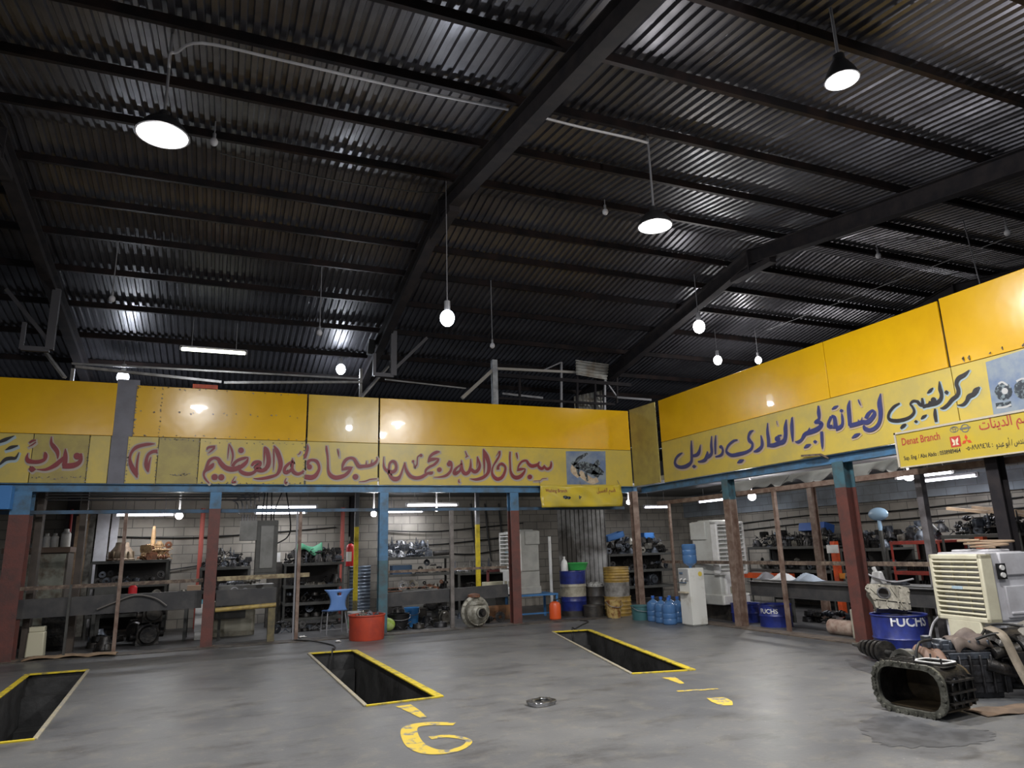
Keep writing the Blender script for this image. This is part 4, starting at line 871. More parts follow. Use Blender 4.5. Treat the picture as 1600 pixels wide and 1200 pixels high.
t2 = PY(818, 800, 15.35); o = MB().box(((t2.x+pa.x)/2, 15.45, 2.3), (pa.x-t2.x, .03, 1.1)).build('pale_panel', mat('pale ribbed panel', (.50, .50, .53), .5, 0, (.40, .40, .43), 5), t, smooth=False)
b = MB()
for k in range(6): b.box((t2.x+.08+k*.11, 15.43, 2.3), (.012, .012, 1.1))
b.build('panel_seam', M_DGREY, t)
o = MB().box((7.30, 15.9, 1.1), (.1, .9, 2.2)).build('side_panel', M_SOOT, t)
o = MB().cyl((7.12, 15.1, 0), (7.12, 15.1, 1.75), .035).build('standing_pipe', M_WHITE); tag(o, 'white pipe standing at the left edge of the plank wall', 'pipe')

# hanging electric box with conduits
p0 = PY(376, 815, 14.0); p1 = PY(401, 843, 14.0)
t = thing('switch_box', 'square grey switch box hanging beside the long dark cabinet', 'electric box', ((p0.x+p1.x)/2, 14.12, (p0.z+p1.z)/2))
MB().box((0, 0, 0), (abs(p1.x-p0.x), .2, .36)).build('body', M_GREY, t, .006)
b = MB()
for k in range(6): b.cyl((-.12+.048*k, .03, .18), (-.12+.048*k, .03, .30), .012, seg=6)
b.build('conduit_stub', M_CONDUIT, t)
p0 = PY(402, 813, 14.0); p1 = PY(432, 899, 14.0)
t = thing('electric_cabinet', 'tall dark grey electric cabinet hanging in the second bay', 'electric box', ((p0.x+p1.x)/2, 14.2, (p0.z+p1.z)/2)); hw, hz = abs(p1.x-p0.x)/2, abs(p0.z-p1.z)/2
MB().box((0, 0, 0), (2*hw, .26, 2*hz)).build('body', M_DGREY, t, .008); MB().box((.0, -.135, .02), (hw*1.2, .02, hz*1.55)).build('door', M_GREY, t, .006)
MB().box((0, -.135, hz*.86), (2*hw, .02, .06)).box((0, -.135, -hz*.83), (2*hw, .02, .05)).build('frame_bar', M_DGREY, t)
b = MB()
for k, (dx, bx) in enumerate(((-.1, -.05), (-.03, -.02), (.06, .05), (.12, .3))): b.tube([(dx, 0, hz-.02), (dx, 0, hz+.18), (bx, .05, 2.86-t.location.z)], .012, 6)
b.tube([(.30, .05, 2.3-t.location.z+.5), (.42, 0, .45), (.38, 0, .2), (.2, 0, .08)], .014, 6); b.build('cable', M_CABLE, t)
for k in range(7):
    b = MB(); z = 2.84-.045*k; xe = .70-.07*k
    b.tube([(-8.0, 14.12+.05*k, z), (xe-.4, 14.12+.05*k, z), (xe-.12, 14.12+.05*k, z-.02), (xe-.02, 14.12+.05*k, z-.1), (xe, 14.12+.03*k, z-.28)], .014, 6, sub=3)
    tag(b.build('conduit', M_CONDUIT), 'grey conduit bending down to the switch box, %s of the bundle' % ['top one', 'second', 'third', 'fourth', 'fifth', 'sixth', 'lowest'][k], 'conduit', 'conduit bundle')

# signs hung in front of the fascia
t = thing('banner', 'small creased yellow banner hanging below the engine picture', 'banner', (0, 0, 0))
c00, c10, c11, c01 = PY(844, 757, 13.66), PY(970, 757, 13.66), PY(973, 791, 13.66), PY(846, 793, 13.66)
def bl(u, v): p = c00*(1-u)*(1-v)+c10*u*(1-v)+c11*u*v+c01*(1-u)*v; return Vector((p.x, 13.66+.02*math.sin(u*9+v*4)+.012*math.sin(u*23-v*9), p.z-.03*math.sin(PI*u)*(1-v)))
M_BAN = mat('crinkled yellow vinyl', (.62, .47, .04), .3, 0, (.52, .42, .08), 2.5, .5, bump=.12, bscale=5)
MB().grid(bl, 26, 10).build('cloth', M_BAN, t, solid=.004)
b = MB(); e = lambda u: bl(u, 0)
for u in (.01, .5, .99): q_ = bl(u, .02); b.cyl(q_+Vector((0, 0, -.02)), q_+Vector((0, .10, .12)), .005, seg=6)
b.build('tie', M_CONDUIT, t)
def text(parent, s, size, col, fn, nm='lettering', width=None, bold=0):
    """flat lettering; fn maps (x, y) in metres from the text origin to the surface"""
    c = bpy.data.curves.new('t', 'FONT'); c.body = s; c.size = size; c.resolution_u = 3; c.offset = bold
    o = bpy.data.objects.new('t', c); COL.objects.link(o); bpy.context.view_layer.update()
    me = bpy.data.meshes.new_from_object(o.evaluated_get(bpy.context.evaluated_depsgraph_get())); bpy.data.objects.remove(o, do_unlink=True)
    xs = [v.co.x for v in me.vertices]; k = width/(max(xs)-min(xs)) if width else 1; xm = min(xs) if width else 0
    for v in me.vertices: v.co = fn((v.co.x-xm)*k, v.co.y)
    me.name = nm; me.materials.append(col); r = bpy.data.objects.new(nm, me); COL.objects.link(r); r.parent = parent; return r
FORMS = {'ق': (0xFED5,), 'س': (0xFEB1,), 'م': (0xFEE1,), 'ا': (0xFE8D,), 'ل': (0xFEDD,), 'د': (0xFEA9,), 'ي': (0xFEF1,), 'ن': (0xFEE5,), 'ت': (0xFE95,), 'غ': (0xFECD,), 'ه': (0xFEE9,), 'ب': (0xFE8F,), 'و': (0xFEED,), 'ع': (0xFEC9,), 'أ': (0xFE83,)}
NOJOIN = 'ادوأ'
def arabic(s):
    """joined presentation forms in visual order"""
    out = []
    for i, ch in enumerate(s):
        if ch not in FORMS: out.append(ch); continue
        b0 = FORMS[ch][0]; pj = i > 0 and s[i-1] in FORMS and s[i-1] not in NOJOIN; nj = i+1 < len(s) and s[i+1] in FORMS and ch not in NOJOIN
        out.append(chr(b0 + ((1 if pj else 0) if ch in NOJOIN else (3 if pj and nj else 2 if nj else 1 if pj else 0))))
    return ''.join(out[::-1])
wB = (c10-c00).length; hB = (c00-c01).length
onban = lambda x0, y0: (lambda x, y: bl(min(1, max(0, (x0+x)/wB)), min(1, max(0, (y0-y)/hB)))+Vector((0, -.008, 0)))
M_MAR = mat('maroon print', (.25, .03, .05), .4)
text(t, 'Washing Branch', .105, M_MAR, onban(.12, .155), width=.50, bold=.001); text(t, arabic('قسم الغسيل'), .14, M_MAR, onban(wB-.62, .16), width=.46, bold=.001)
b = MB()
for x, y, sx, sz in ((.58, .27, .10, .07), (.66, .28, .08, .06), (.93, .27, .035, .08), (.96, .26, .05, .02)): 
    pts = [(x+sx*a_*.6, y+sz*c_*.6) for a_, c_ in ((-1, -.7), (-.4, -1), (.5, -.8), (1, -.3), (.8, .5), (.1, 1), (-.8, .6))]
    b.bm.faces.new([b.bm.verts.new(bl(u/wB, v/hB)+Vector((0, -.008, 0))) for u, v in pts])
b.build('printed_part', M_PICD, t, smooth=False)

XS = 8.60
t = thing('sign_board', 'yellow branch sign board with red English words and small emblems at right', 'sign board', (0, 0, 0))
a0 = PX(1397, 677, XS); a1 = PX(1400, 733, XS); zt, zb = a0.z, a1.z; yl = a0.y
M_SB = mat('printed yellow board', (.54, .40, .04), .32, 0, (.48, .37, .06), 3)
ye = .8
MB().box((XS+.03, (yl+ye)/2, (zt+zb)/2), (.06, yl-ye, zt-zb)).build('board', M_SB, t, .004)
b = MB(); b.box((XS-.006, (yl+ye)/2, zt-.012), (.02, yl-ye, .026)).box((XS-.006, (yl+ye)/2, zb+.008), (.02, yl-ye, .018)).box((XS-.006, yl-.012, (zt+zb)/2), (.02, .026, zt-zb)); b.build('edge_frame', mat('pale sign frame', (.50, .45, .36), .4), t)
b = MB()
for y in (yl-.1, 4.5, 2.0): b.box((XS+.095, y, zt-.05), (.075, .03, .04))
b.build('bracket', M_STEEL, t)
def onsb(y0, z0): return lambda x, y: Vector((XS-.003, y0-x, z0+y))
def at(px, py): v = PX(px, py, XS); return v.y, v.z
y_, z_ = at(1410, 696); y2, z2 = at(1469, 684)
M_RP = mat('red print', (.42, .05, .04), .4); M_BP = mat('black print', (.03, .03, .03), .4)
r = text(t, 'Denat Branch', .14, M_RP, onsb(y_, z_), width=y_-y2, bold=.0015)
y_, z_ = at(1413, 719); text(t, 'Sup. Eng. / Abu Abdo : 0508989464', .075, M_BP, onsb(y_, z_), width=y_-at(1501, 704)[0], bold=.0012)
y_, z_ = at(1510, 704); text(t, '٠٥٠٨٩٨٩٤٦٤ :', .085, M_BP, onsb(y_, z_), width=y_-at(1552, 698)[0], bold=.0012)
y_, z_ = at(1557, 699); text(t, arabic('المهندس / أبو عبدو'), .10, M_BP, onsb(y_, z_), width=y_-at(1612, 690)[0], bold=.0012)
y_, z_ = at(1531, 672); text(t, arabic('قسم الدينات'), .17, M_RP, onsb(y_, z_), width=y_-at(1622, 652)[0], bold=.0015)
b = MB()   # emblems: crossed ovals, ring with bar, red square with pale wings, three diamonds
def ring(cy, cz, ry, rz, w, m=24):
    V = [(b.bm.verts.new((XS-.003, cy+ry*math.cos(2*PI*i/m), cz+rz*math.sin(2*PI*i/m))), b.bm.verts.new((XS-.003, cy+(ry-w)*math.cos(2*PI*i/m), cz+(rz-w)*math.sin(2*PI*i/m)))) for i in range(m)]
    for i in range(m): p_, q_ = V[i], V[(i+1) % m]; b.bm.faces.new((p_[0], q_[0], q_[1], p_[1]))
y1_, z1_ = at(1491, 671); ring(y1_, z1_, .058, .04, .009); ring(y1_, z1_, .02, .036, .007); ring(y1_, z1_+.014, .038, .016, .006)
y1_, z1_ = at(1508, 669); ring(y1_, z1_, .055, .055, .013); b.box((XS-.004, y1_, z1_), (.002, .14, .024))
b.build('ring_emblem', mat('grey print', (.16, .16, .14), .4), t, smooth=False)
y1_, z1_ = at(1493, 690); MB().box((XS-.002, y1_, z1_), (.002, .135, .135)).build('square_emblem', mat('red emblem', (.50, .05, .035), .4), t)
b = MB()
for sg in (-1, 1): b.bm.faces.new([b.bm.verts.new((XS-.0045, y1_+sg*y, z1_+z)) for y, z in ((.005, -.045), (.005, .02), (.045, .05), (.04, .0), (.025, -.012), (.045, -.045))])
b.build('wing_emblem', mat('pale print', (.7, .62, .45), .4), t, smooth=False)
y1_, z1_ = at(1510, 686); b = MB()
for ang in (90, 210, 330):
    a_ = math.radians(ang); ux, uz = math.cos(a_), math.sin(a_); L = .075; k = .042
    b.bm.faces.new([b.bm.verts.new((XS-.003, y1_-q_[0], z1_-.015+q_[1])) for q_ in ((0, 0), (ux*L/2-uz*k/2, uz*L/2+ux*k/2), (ux*L, uz*L), (ux*L/2+uz*k/2, uz*L/2-ux*k/2))])
b.build('diamond_emblem', mat('orange red emblem', (.62, .07, .02), .4), t, smooth=False)
# blue box sign at the far left
pl = PY(36, 757, 13.6); t = thing('sign_board', 'blue box with white printed sheet at the far left above the post', 'sign board', (-3.9, 13.62, 2.55))
MB().box((0, 0, 0), (1.45, .2, .38)).build('box', mat('bright blue box', (.05, .20, .50), .4), t, .006); MB().box((.0, -.104, .0), (1.1, .006, .32)).build('printed_sheet', M_WHITE, t); MB().cyl((.32, -.108, .03), (.32, -.112, .03), .05, seg=20).build('blue_print', mat('light blue print', (.12, .35, .65), .4), t)
# ------------------------------------------------------------------ gearbox parts: one mesh of each kind, copied as objects
def m_housing(r, w=.30, d=.24, h=.22):
    b = MB(); b.box((0, 0, h*.5), (w*.8, d*.7, h*.96), taper=.8); b.prism(rpoly(w, h, .05), d*.12, Tm((0, -d*.42, h/2), (PI/2, 0, 0)), -d*.06)
    b.cyl((0, -d*.4, h*.52), (0, -d*.52, h*.52), h*.26, seg=16); b.cyl((w*.35, 0, h*.6), (w*.5, 0, h*.62), h*.2, seg=12); b.cyl((-w*.2, d*.1, h*.8), (-w*.2, d*.1, h*1.0), h*.16, seg=10)
    for k in range(5): b.box((-w*.32+k*w*.16, d*.05, h*.5), (.012, d*.78, h*.9))
    for k in range(8): a = 2*PI*k/8; b.cyl((w*.43*math.cos(a), -d*.44, h/2+h*.42*math.sin(a)), (w*.43*math.cos(a), -d*.52, h/2+h*.42*math.sin(a)), .010, seg=6)
    return b
def m_bell(r, R=.17, h=.24):
    b = MB(); b.lathe([(R, 0), (R, .02), (R*.9, .03), (R*.8, h*.5), (R*.5, h*.8), (R*.45, h), (R*.3, h), (R*.3, h*.75), (R*.7, h*.4), (R*.82, .01), (R, 0)], 22)
    for k in range(10): a = 2*PI*k/10; b.box((R*.86*math.cos(a), R*.86*math.sin(a), h*.25), (R*.16, .014, h*.5), (0, 0, a))
    return b
def m_gear(r, R=.10, th=.05, teeth=18):
    b = MB(); b.ringprism(gearpoly(R, teeth, .012), circ(R*.35, teeth*4), th, Tm((0, 0, R), (PI/2, 0, 0)), -th/2); b.ringprism(circ(R*.5, 24), circ(R*.34, 24), th*1.5, Tm((0, 0, R), (PI/2, 0, 0)), -th*.75); return b
def m_shaft(r, L=.34):
    b = MB(); pr = [(0, 0), (.018, 0)]; z = .04
    for R, l in ((.03, .05), (.06, .045), (.035, .02), (.075, .04), (.03, .03), (.055, .05), (.024, .06)): pr += [(R, z), (R, z+l)]; z += l+.002
    pr += [(.016, z), (.016, z+.04), (0, z+.04)]
    b.lathe(pr, 16, Tm((-z/2, 0, .075), (0, PI/2, 0))); return b
def m_upright(r, L=.34):
    b = MB(); b.lathe([(0, 0), (.06, 0), (.065, .05), (.03, .055), (.03, .11), (.05, .115), (.05, .15), (.022, .16), (.02, L*.8), (.012, L), (0, L)], 14); return b
def m_fork(r):
    b = MB(); b.tube([(-.12, 0, .012), (-.06, .02, .05), (0, 0, .09), (.06, .02, .05), (.12, 0, .012)], .014, 6); b.cyl((0, -.03, .10), (0, .05, .10), .026, seg=10); b.tube([(0, .02, .1), (.03, .03, .16), (.1, 0, .18)], .011, 6); return b
def m_disc(r, R=.13):
    b = MB(); b.lathe([(R*.25, -.02), (R*.3, .02), (R*.55, .018), (R*.6, .006), (R, .006), (R, -.006), (R*.6, -.006), (R*.55, -.014), (R*.25, -.02)], 26, Tm((0, 0, R*.97), (PI/2-.25, 0, 0)))
    for k in range(6): a = 2*PI*k/6; b.cyl(Tm((0, 0, R*.97), (PI/2-.25, 0, 0)) @ Vector((R*.42*math.cos(a), R*.42*math.sin(a), .012)), Tm((0, 0, R*.97), (PI/2-.25, 0, 0)) @ Vector((R*.42*math.cos(a), R*.42*math.sin(a), .034)), .014, seg=8)
    return b
def m_plate(r):
    b = MB(); b.prism([(-.14, -.08), (.12, -.09), (.15, 0), (.10, .09), (-.10, .08), (-.16, .02)], .035)
    for k in range(4): b.box((-.09+.06*k, 0, .05), (.025, .12, .03))
    b.cyl((.09, .02, .03), (.09, .02, .075), .03, seg=12); return b
def m_drum(r, R=.13):
    b = MB(); b.lathe([(0, .12), (R*.35, .12), (R*.4, .10), (R*.9, .10), (R*.95, .05), (R, .04), (R, 0), (R*.88, 0), (R*.86, .08), (0, .08)], 24); return b
def m_can(r):
    b = MB(); b.lathe([(0, 0), (.055, 0), (.057, .01), (.057, .17), (.03, .20), (.03, .23), (0, .23)], 16); return b
def m_case(r, w=.52, d=.40, h=.36):
    b = MB(); b.box((0, .02, h*.48), (w*.7, d*.8, h*.9), taper=.85); b.lathe([(0, 0), (h*.5, 0), (h*.5, .03), (h*.42, .05), (h*.36, d*.4), (0, d*.4)], 22, Tm((0, -d*.38, h*.5), (PI/2, 0, 0), (1, 1, .5)))
    for k in range(6): b.box((-w*.3+k*w*.12, .05, h*.5), (.016, d*.84, h*.94))
    b.cyl((w*.3, 0, h*.55), (w*.5, -.02, h*.55), h*.22, seg=14); b.cyl((-w*.3, 0, h*.4), (-w*.48, 0, h*.42), h*.16, seg=12); b.cyl((-.05, .1, h*.85), (-.05, .1, h*1.04), .06, seg=12)
    b.tube([(w*.2, -d*.3, h*.9), (w*.1, -d*.1, h*1.05), (-w*.2, d*.1, h*.95)], .014, 6); return b
KIN = {'gearbox_housing': (m_housing, .31, .23), 'bell_housing': (m_bell, .35, .25), 'cog_gear': (m_gear, .21, .20), 'gear_shaft': (m_shaft, .37, .15), 'upright_shaft': (m_upright, .14, .34), 'shift_fork': (m_fork, .27, .19), 'clutch_disc': (m_disc, .26, .26), 'valve_plate': (m_plate, .31, .09), 'brake_drum': (m_drum, .27, .13), 'oil_can': (m_can, .12, .23), 'gearbox_casing': (m_case, .55, .38)}
MESH = {}
def get_mesh(kind, m):
    if (kind, m.name) not in MESH:
        o = KIN[kind][0](rnd).build(kind, m); MESH[(kind, m.name)] = o.data; bpy.data.objects.remove(o)
    return MESH[(kind, m.name)]
ADJ = {M_DARK.name: 'black oily', M_DARK2.name: 'dark grey', M_CAST.name: 'pale cast', M_TAN.name: 'tan stained', M_BLUEGREY.name: 'blue grey', M_RUSTY.name: 'rusty orange', M_BRIGHT.name: 'bright steel', M_WHITE.name: 'white'}
ORD = ['leftmost', 'second from the left', 'third from the left', 'fourth from the left', 'fifth from the left', 'sixth from the left', 'seventh from the left', 'eighth from the left', 'ninth from the left', 'tenth from the left', 'eleventh from the left', 'twelfth from the left', 'thirteenth from the left', 'fourteenth from the left', 'fifteenth from the left', 'sixteenth from the left']
CATN = {'upright_shaft': 'gear shaft', 'valve_plate': 'valve plate'}
def put(kind, m, loc, rz, label, group, sc=1.0, tilt=(0, 0)):
    o = bpy.data.objects.new(kind, get_mesh(kind, m)); COL.objects.link(o); o.location = loc; o.rotation_euler = (tilt[0], tilt[1], rz); o.scale = (sc, sc, sc)
    return tag(o, label, CATN.get(kind, kind.replace('_', ' ')), group)
def nth(i):
    W = ['leftmost', 'second', 'third', 'fourth', 'fifth', 'sixth', 'seventh', 'eighth', 'ninth', 'tenth', 'eleventh', 'twelfth', 'thirteenth', 'fourteenth', 'fifteenth', 'sixteenth', 'seventeenth', 'eighteenth', 'nineteenth', 'twentieth']
    return 'leftmost' if i == 0 else W[min(i, 19)]+' from left'
def row(a, c, z, kinds, mats, where, seed, layers=1, sc=(.85, 1.15), rz0=0.0, gap=.0, dense=1.0):
    """parts side by side from a to c (xy) at height z, leftmost first; further layers lie on the first"""
    if kinds is K_MIX: layers = 2; sc = (sc[0]*.68, sc[1]*.72)
    r = random.Random(seed); a, c = Vector(a), Vector(c); L = (c-a).length; d = (c-a)/L
    def packing(s0, ks, f=1.0):
        out = []; s = s0
        while True:
            k = r.choice(ks); k_ = r.uniform(*sc)*f; w = KIN[k][1]*k_*.9
            if s+w > L: break
            out.append((k, k_, s+w/2, w, r.choice(mats))); s += w+r.uniform(0, .03)
        return out
    base = packing(0.02, kinds); LY = [[(x, z, k, k_, m) for k, k_, x, w, m in base]]
    under = [(x, w, z+KIN[k][2]*k_) for k, k_, x, w, m in base if k != 'upright_shaft']
    for ly in range(1, layers):
        cur = []; nu = []
        for k, k_, x, w, m in packing(.05*ly+.04, [q for q in kinds if q != 'upright_shaft' or ly == layers-1], .85):
            h = [zz for ux, uw, zz in under if abs(ux-x) < (uw+w)/2*.9]
            if not h: continue
            zz = max(h)*.5+sorted(h)[len(h)//2]*.5-.012; cur.append((x, zz, k, k_, m)); nu.append((x, w, zz+KIN[k][2]*k_))
        LY.append(cur); under = nu
    for ly, items in enumerate(LY):
        for i, (x, zz, k, k_, m) in enumerate(items):
            p = a + d*x; rz = rz0+r.uniform(-.5, .5)
            lead = '' if layers == 1 else ['bottom ', 'middle ' if layers > 2 else 'upper ', 'topmost '][ly]
            put(k, m, (p.x, p.y+r.uniform(-.03, .03), zz), rz, '%s%s %s %s, %s' % (lead, ADJ[m.name], CATN.get(k, k.replace('_', ' ')), where, nth(i)), 'parts '+where, k_)
M_RACKSHADE = mat('painted rack shade', (.022, .02, .02), .7, .1, (.04, .036, .033), 3)
def heap(x0, x1, y, z, mats, where, seed, axis='x', rows=3, layers=3, dep=.17, sc=(.5, .78), kinds=None):
    for k in range(rows):
        w = where+[', front row', ', centre row', ', back row'][k]
        if axis == 'x': row((x0, y+dep*k), (x1, y+dep*k), z, kinds or K_TOP, mats, w, seed*7+k, min(layers, 2+k), sc)
        else: row((y+dep*k, x0-.03), (y+dep*k, x1+.03), z, kinds or K_TOP, mats, w, seed*7+k, min(layers, 2+k), sc, PI/2)
def rack(label, p0, p1, zs, depth=.55, m=M_DGREY, mshelf=None, uprights=4, top=None, shelf_t=.04, nm='parts_rack', back=None):
    """steel rack whose front edge runs from p0 to p1; shelves at heights zs"""
    p0, p1 = Vector((*p0, 0)), Vector((*p1, 0)); L = (p1-p0).length; ang = math.atan2((p1-p0).y, (p1-p0).x)
    t = thing(nm, label, 'rack', p0, ang); H = top or max(zs)
    for x in (.025, L-.025):
        for y in (.02, depth-.02): MB().beam((x, y, 0), (x, y, H), .045, .045, 'L', up=(0, 1, 0), t=.006).build('upright', m, t, smooth=False)
    bk = H if back is None else back
    if bk: MB().box((L/2, depth-.01, bk/2+.05), (L-.02, .012, bk-.1)).build('shade_sheet', M_RACKSHADE, t, smooth=False)  # added near-black sheet: its colour stands in for shade inside the rack
    for z in zs:
        MB().box((L/2, depth/2, z-shelf_t/2), (L, depth, shelf_t)).box((L/2, .0, z-shelf_t*.7), (L, .012, shelf_t*1.5)).build('shelf', mshelf or m, t, .003)
    return t
def yrange(px0, px1, Y, py=890): return (PY(px0, py, Y).x, PY(px1, py, Y).x)
def xrange_(px0, px1, X, py=860): return (PX(px0, py, X).y, PX(px1, py, X).y)
K_TOP = ['gearbox_housing', 'cog_gear', 'gear_shaft', 'shift_fork', 'valve_plate', 'upright_shaft', 'bell_housing']
K_MIX = ['cog_gear', 'gear_shaft', 'valve_plate', 'clutch_disc', 'shift_fork', 'brake_drum']
K_SMALL = ['cog_gear', 'upright_shaft', 'shift_fork', 'gear_shaft']
K_BIG = ['gearbox_casing', 'gearbox_casing', 'bell_housing', 'brake_drum']
DK = [M_DARK, M_DARK2, M_DARK, M_BLUEGREY]; MX = [M_DARK, M_DARK2, M_CAST, M_BLUEGREY]; TN = [M_TAN, M_TAN, M_RUSTY]; BG = [M_BLUEGREY, M_BRIGHT, M_CAST, M_DARK2]
# rack B: tan castings at left
x0, x1 = yrange(140, 263, 16.6)
rack('dark steel rack with tan castings on top in the left bay', (x0, 16.6), (x1, 16.6), (.45, 1.02, 1.50), .7, M_DGREY)
put('bell_housing', mat('brown bell casting', (.16, .10, .065), .55, .2, (.34, .28, .20), 8), (x0+.50, 16.95, 1.50), .4, 'brown bell housing open side down on the tan parts rack', None, 1.55)
heap(x0+.78, x1+.06, 16.75, 1.50, TN, 'on the tan parts rack', 11, 'x', 3, 3, .17, (.6, .9), ['gearbox_housing', 'gear_shaft', 'shift_fork', 'cog_gear', 'bell_housing'])
put('upright_shaft', M_TAN, (x0+1.05, 17.22, 1.50), 0, 'tall tan shaft standing up behind the tan castings', None, 2.1)
row((x0+.05, 16.85), (x1-.05, 16.85), 1.02, K_MIX, DK, 'on tan rack\'s middle shelf', 12, 1, (.8, 1.1))
row((x0+.05, 16.9), (x1-.05, 16.9), .45, K_BIG, DK, 'on tan rack\'s low shelf', 13, 1, (.9, 1.0))
# cabinet at far left
x0, x1 = yrange(2, 104, 15.9)
t = thing('old_cabinet', 'old grey green cabinet with two stained doors at the far left', 'cabinet', (x0, 15.9, 0)); L = x1-x0
M_CAB = mat('stained grey green paint', (.24, .25, .21), .6, 0, (.11, .085, .06), 4, .5, lo=.42, hi=.6)
MB().box((L/2, .3, .87), (L, .56, 1.66)).box((L/2, .27, .02), (L*.96, .5, .04)).build('body', mat('dark cabinet side', (.07, .06, .05), .6), t); MB().box((L/2, .29, 1.74), (L+.06, .64, .10)).build('top_board', mat('brown board', (.10, .065, .045), .6), t)
for k in range(2): d_ = MB().box((L*.26+L*.48*k, .01, 1.02), (L*.45, .03, 1.28)).build('door', M_CAB, t, .004); MB().box((L*.26+L*.48*k+(.16 if k == 0 else -.16), -.01, 1.05), (.02, .03, .12)).build('handle', M_CONDUIT, d_)
for k, (px, lab) in enumerate(((72, 'left one of the white bottles on the old cabinet'), (85, 'middle one of the white bottles on the old cabinet'), (102, 'tallest rightmost white bottle on the old cabinet'))):
    q = PY(px, 850, 16.1); put('oil_can', M_WHITE, (q.x, 16.1, 1.79), 0, lab, 'white bottles', 1.15 if k < 2 else 1.5)
put('oil_can', M_DARK, (x0+.12, 16.15, 1.79), 0, 'black can on the old cabinet behind the wide left post', None, 1.5)
put('brake_drum', M_WHITE, (PY(55, 860, 16.1).x, 16.15, 1.79), 0, 'white dome shaped cover on the old cabinet left of the bottles', None, .8)
for k, (px, col, lab) in enumerate(((116, M_WOOD, 'brown board leaning on the rear wall beside the old cabinet'), (127, M_WOOD, 'second brown board leaning beside the old cabinet'), (137, M_CAST, 'narrow pale board leaning left of the tan castings'), (155, M_OFFWHITE, 'wide pale board leaning behind the brown bell housing'), (174, M_OFFWHITE, 'pale board leaning behind the tan castings'))):
    q = PY(px, 850, 17.4); w = (.14, .13, .12, .24, .14)[k]
    o = MB().box((0, 0, 1.28), (w, .03, 2.56)).build('leaning_board', col); o.location = (q.x, 17.42, 0.0); o.rotation_euler = (math.radians(-7), 0, 0); tag(o, lab, 'board')
o = MB().cyl((0, 0, 0), (0, 0, 2.6), .045, .05).build('red_pipe', mat('faded red pipe', (.42, .09, .07), .5)); o.location = (PY(314, 850, 17.5).x, 17.45, 0); tag(o, 'faded red pipe standing at the wall left of the second post', 'pipe')
o = MB().cyl((0, 0, 0), (0, 0, 2.6), .045, .05).build('red_pipe', MATS['faded red pipe']); o.location = (PY(534, 850, 17.5).x, 17.45, 0); tag(o, 'faded red pipe standing at the wall behind the middle parts rack', 'pipe')
o = MB().cyl((0, 0, 0), (0, 0, 2.6), .035).build('red_pipe', mat('dark red pipe', (.30, .03, .03), .5)); o.location = (PY(107, 850, 17.5).x, 17.5, 0); tag(o, 'dark red pipe standing at the wall above the white bottles', 'pipe')
q = PY(207, 924, 15.6); 
# shelf plank in front: low bench with red can
x0b, x1b = yrange(150, 300, 15.3)
t = thing('work_bench', 'dark low bench behind the channel beam of the left bay', 'bench', (x0b, 15.2, 0)); L = x1b-x0b
MB().box((L/2, .3, .74), (L, .6, .06)).build('bench_top', M_DGREY, t)
for x in (.05, L-.05):
    for y in (.05, .55): MB().beam((x, y, 0), (x, y, .71), .06, .06).build('leg', M_DGREY, t)
put('oil_can', M_REDP, (PY(207, 924, 15.4).x, 15.42, .77), 0, 'red can on the bench behind the thin left pole', None, 1.35)
ADJ[M_REDP.name] = 'red'
put('bell_housing', M_CAST, (PY(287, 920, 15.4).x, 15.45, .77), 0, 'pale dome shaped casting on the bench near the second post', None, .6)
o = MB().box((0, 0, .11), (.24, .2, .22)).build('carton', mat('brown carton', (.32, .22, .15), .7)); o.location = (PY(303, 920, 15.4).x, 15.45, .77); tag(o, 'small brown carton on the bench left of the second post', 'carton')
put('cog_gear', M_CAST, (PY(245, 920, 15.4).x, 15.4, .77), .3, 'pale gear wheel on the bench right of the red can', None, .9)
t = o = MB().box((0, 0, .14), (.34, .3, .28)).build('grey_case', M_DGREY); o.location = (PY(165, 920, 15.4).x, 15.5, .77); tag(o, 'dark grey case on the left end of the bench', 'case')
# racks C, D
x0, x1 = yrange(312, 392, 16.7)
rack('dark steel rack behind the second post', (x0, 16.7), (x1, 16.7), (.40, .82, 1.30), .6, M_DGREY)
heap(x0, x1, 16.82, 1.30, BG+DK, 'on rack behind second post', 21); row((x0, 16.95), (x1, 16.95), .82, K_MIX, BG, 'on middle shelf behind second post', 22, 1, (.8, 1.0))
row((x0, 17.0), (x1, 17.0), .40, ['brake_drum', 'gearbox_housing'], DK, 'on low shelf behind second post', 23, 1)
x0, x1 = yrange(444, 538, 16.3)
rack('dark parts rack behind the blue chair', (x0, 16.3), (x1, 16.3), (.18, .50, .86, 1.33), .7, M_DGREY)
heap(x0, x1, 16.45, 1.33, DK, 'atop rack behind blue chair', 31); row((x0, 16.75), (x1, 16.75), .86, K_TOP, MX+[M_TAN], 'on upper shelf behind blue chair', 32, 1, (.8, 1.1))
row((x0, 16.45), (x1, 16.45), .86, K_MIX[:3], MX, 'on upper shelf edge behind blue chair', 33, 1, (.55, .8)); row((x0, 16.6), (x1, 16.6), .50, K_MIX, DK, 'on lower shelf behind blue chair', 34, 1); row((x0, 16.6), (x1, 16.6), .18, K_MIX, DK, 'on bottom shelf behind blue chair', 35, 1)
b = MB(); b.grid(lambda u, v: ((u-.5)*.55, (v-.5)*.3, .05*math.sin(u*7)+.04*math.sin(v*6+u*5)-.16*abs(2*v-1)**3), 16, 10); o = b.build('cloth', mat('green cloth', (.05, .22, .12), .7), solid=.01); o.location = ((x0+x1)/2-.1, 16.6, 1.70); tag(o, 'green cloth lying on top of the parts pile behind the blue chair', 'cloth')
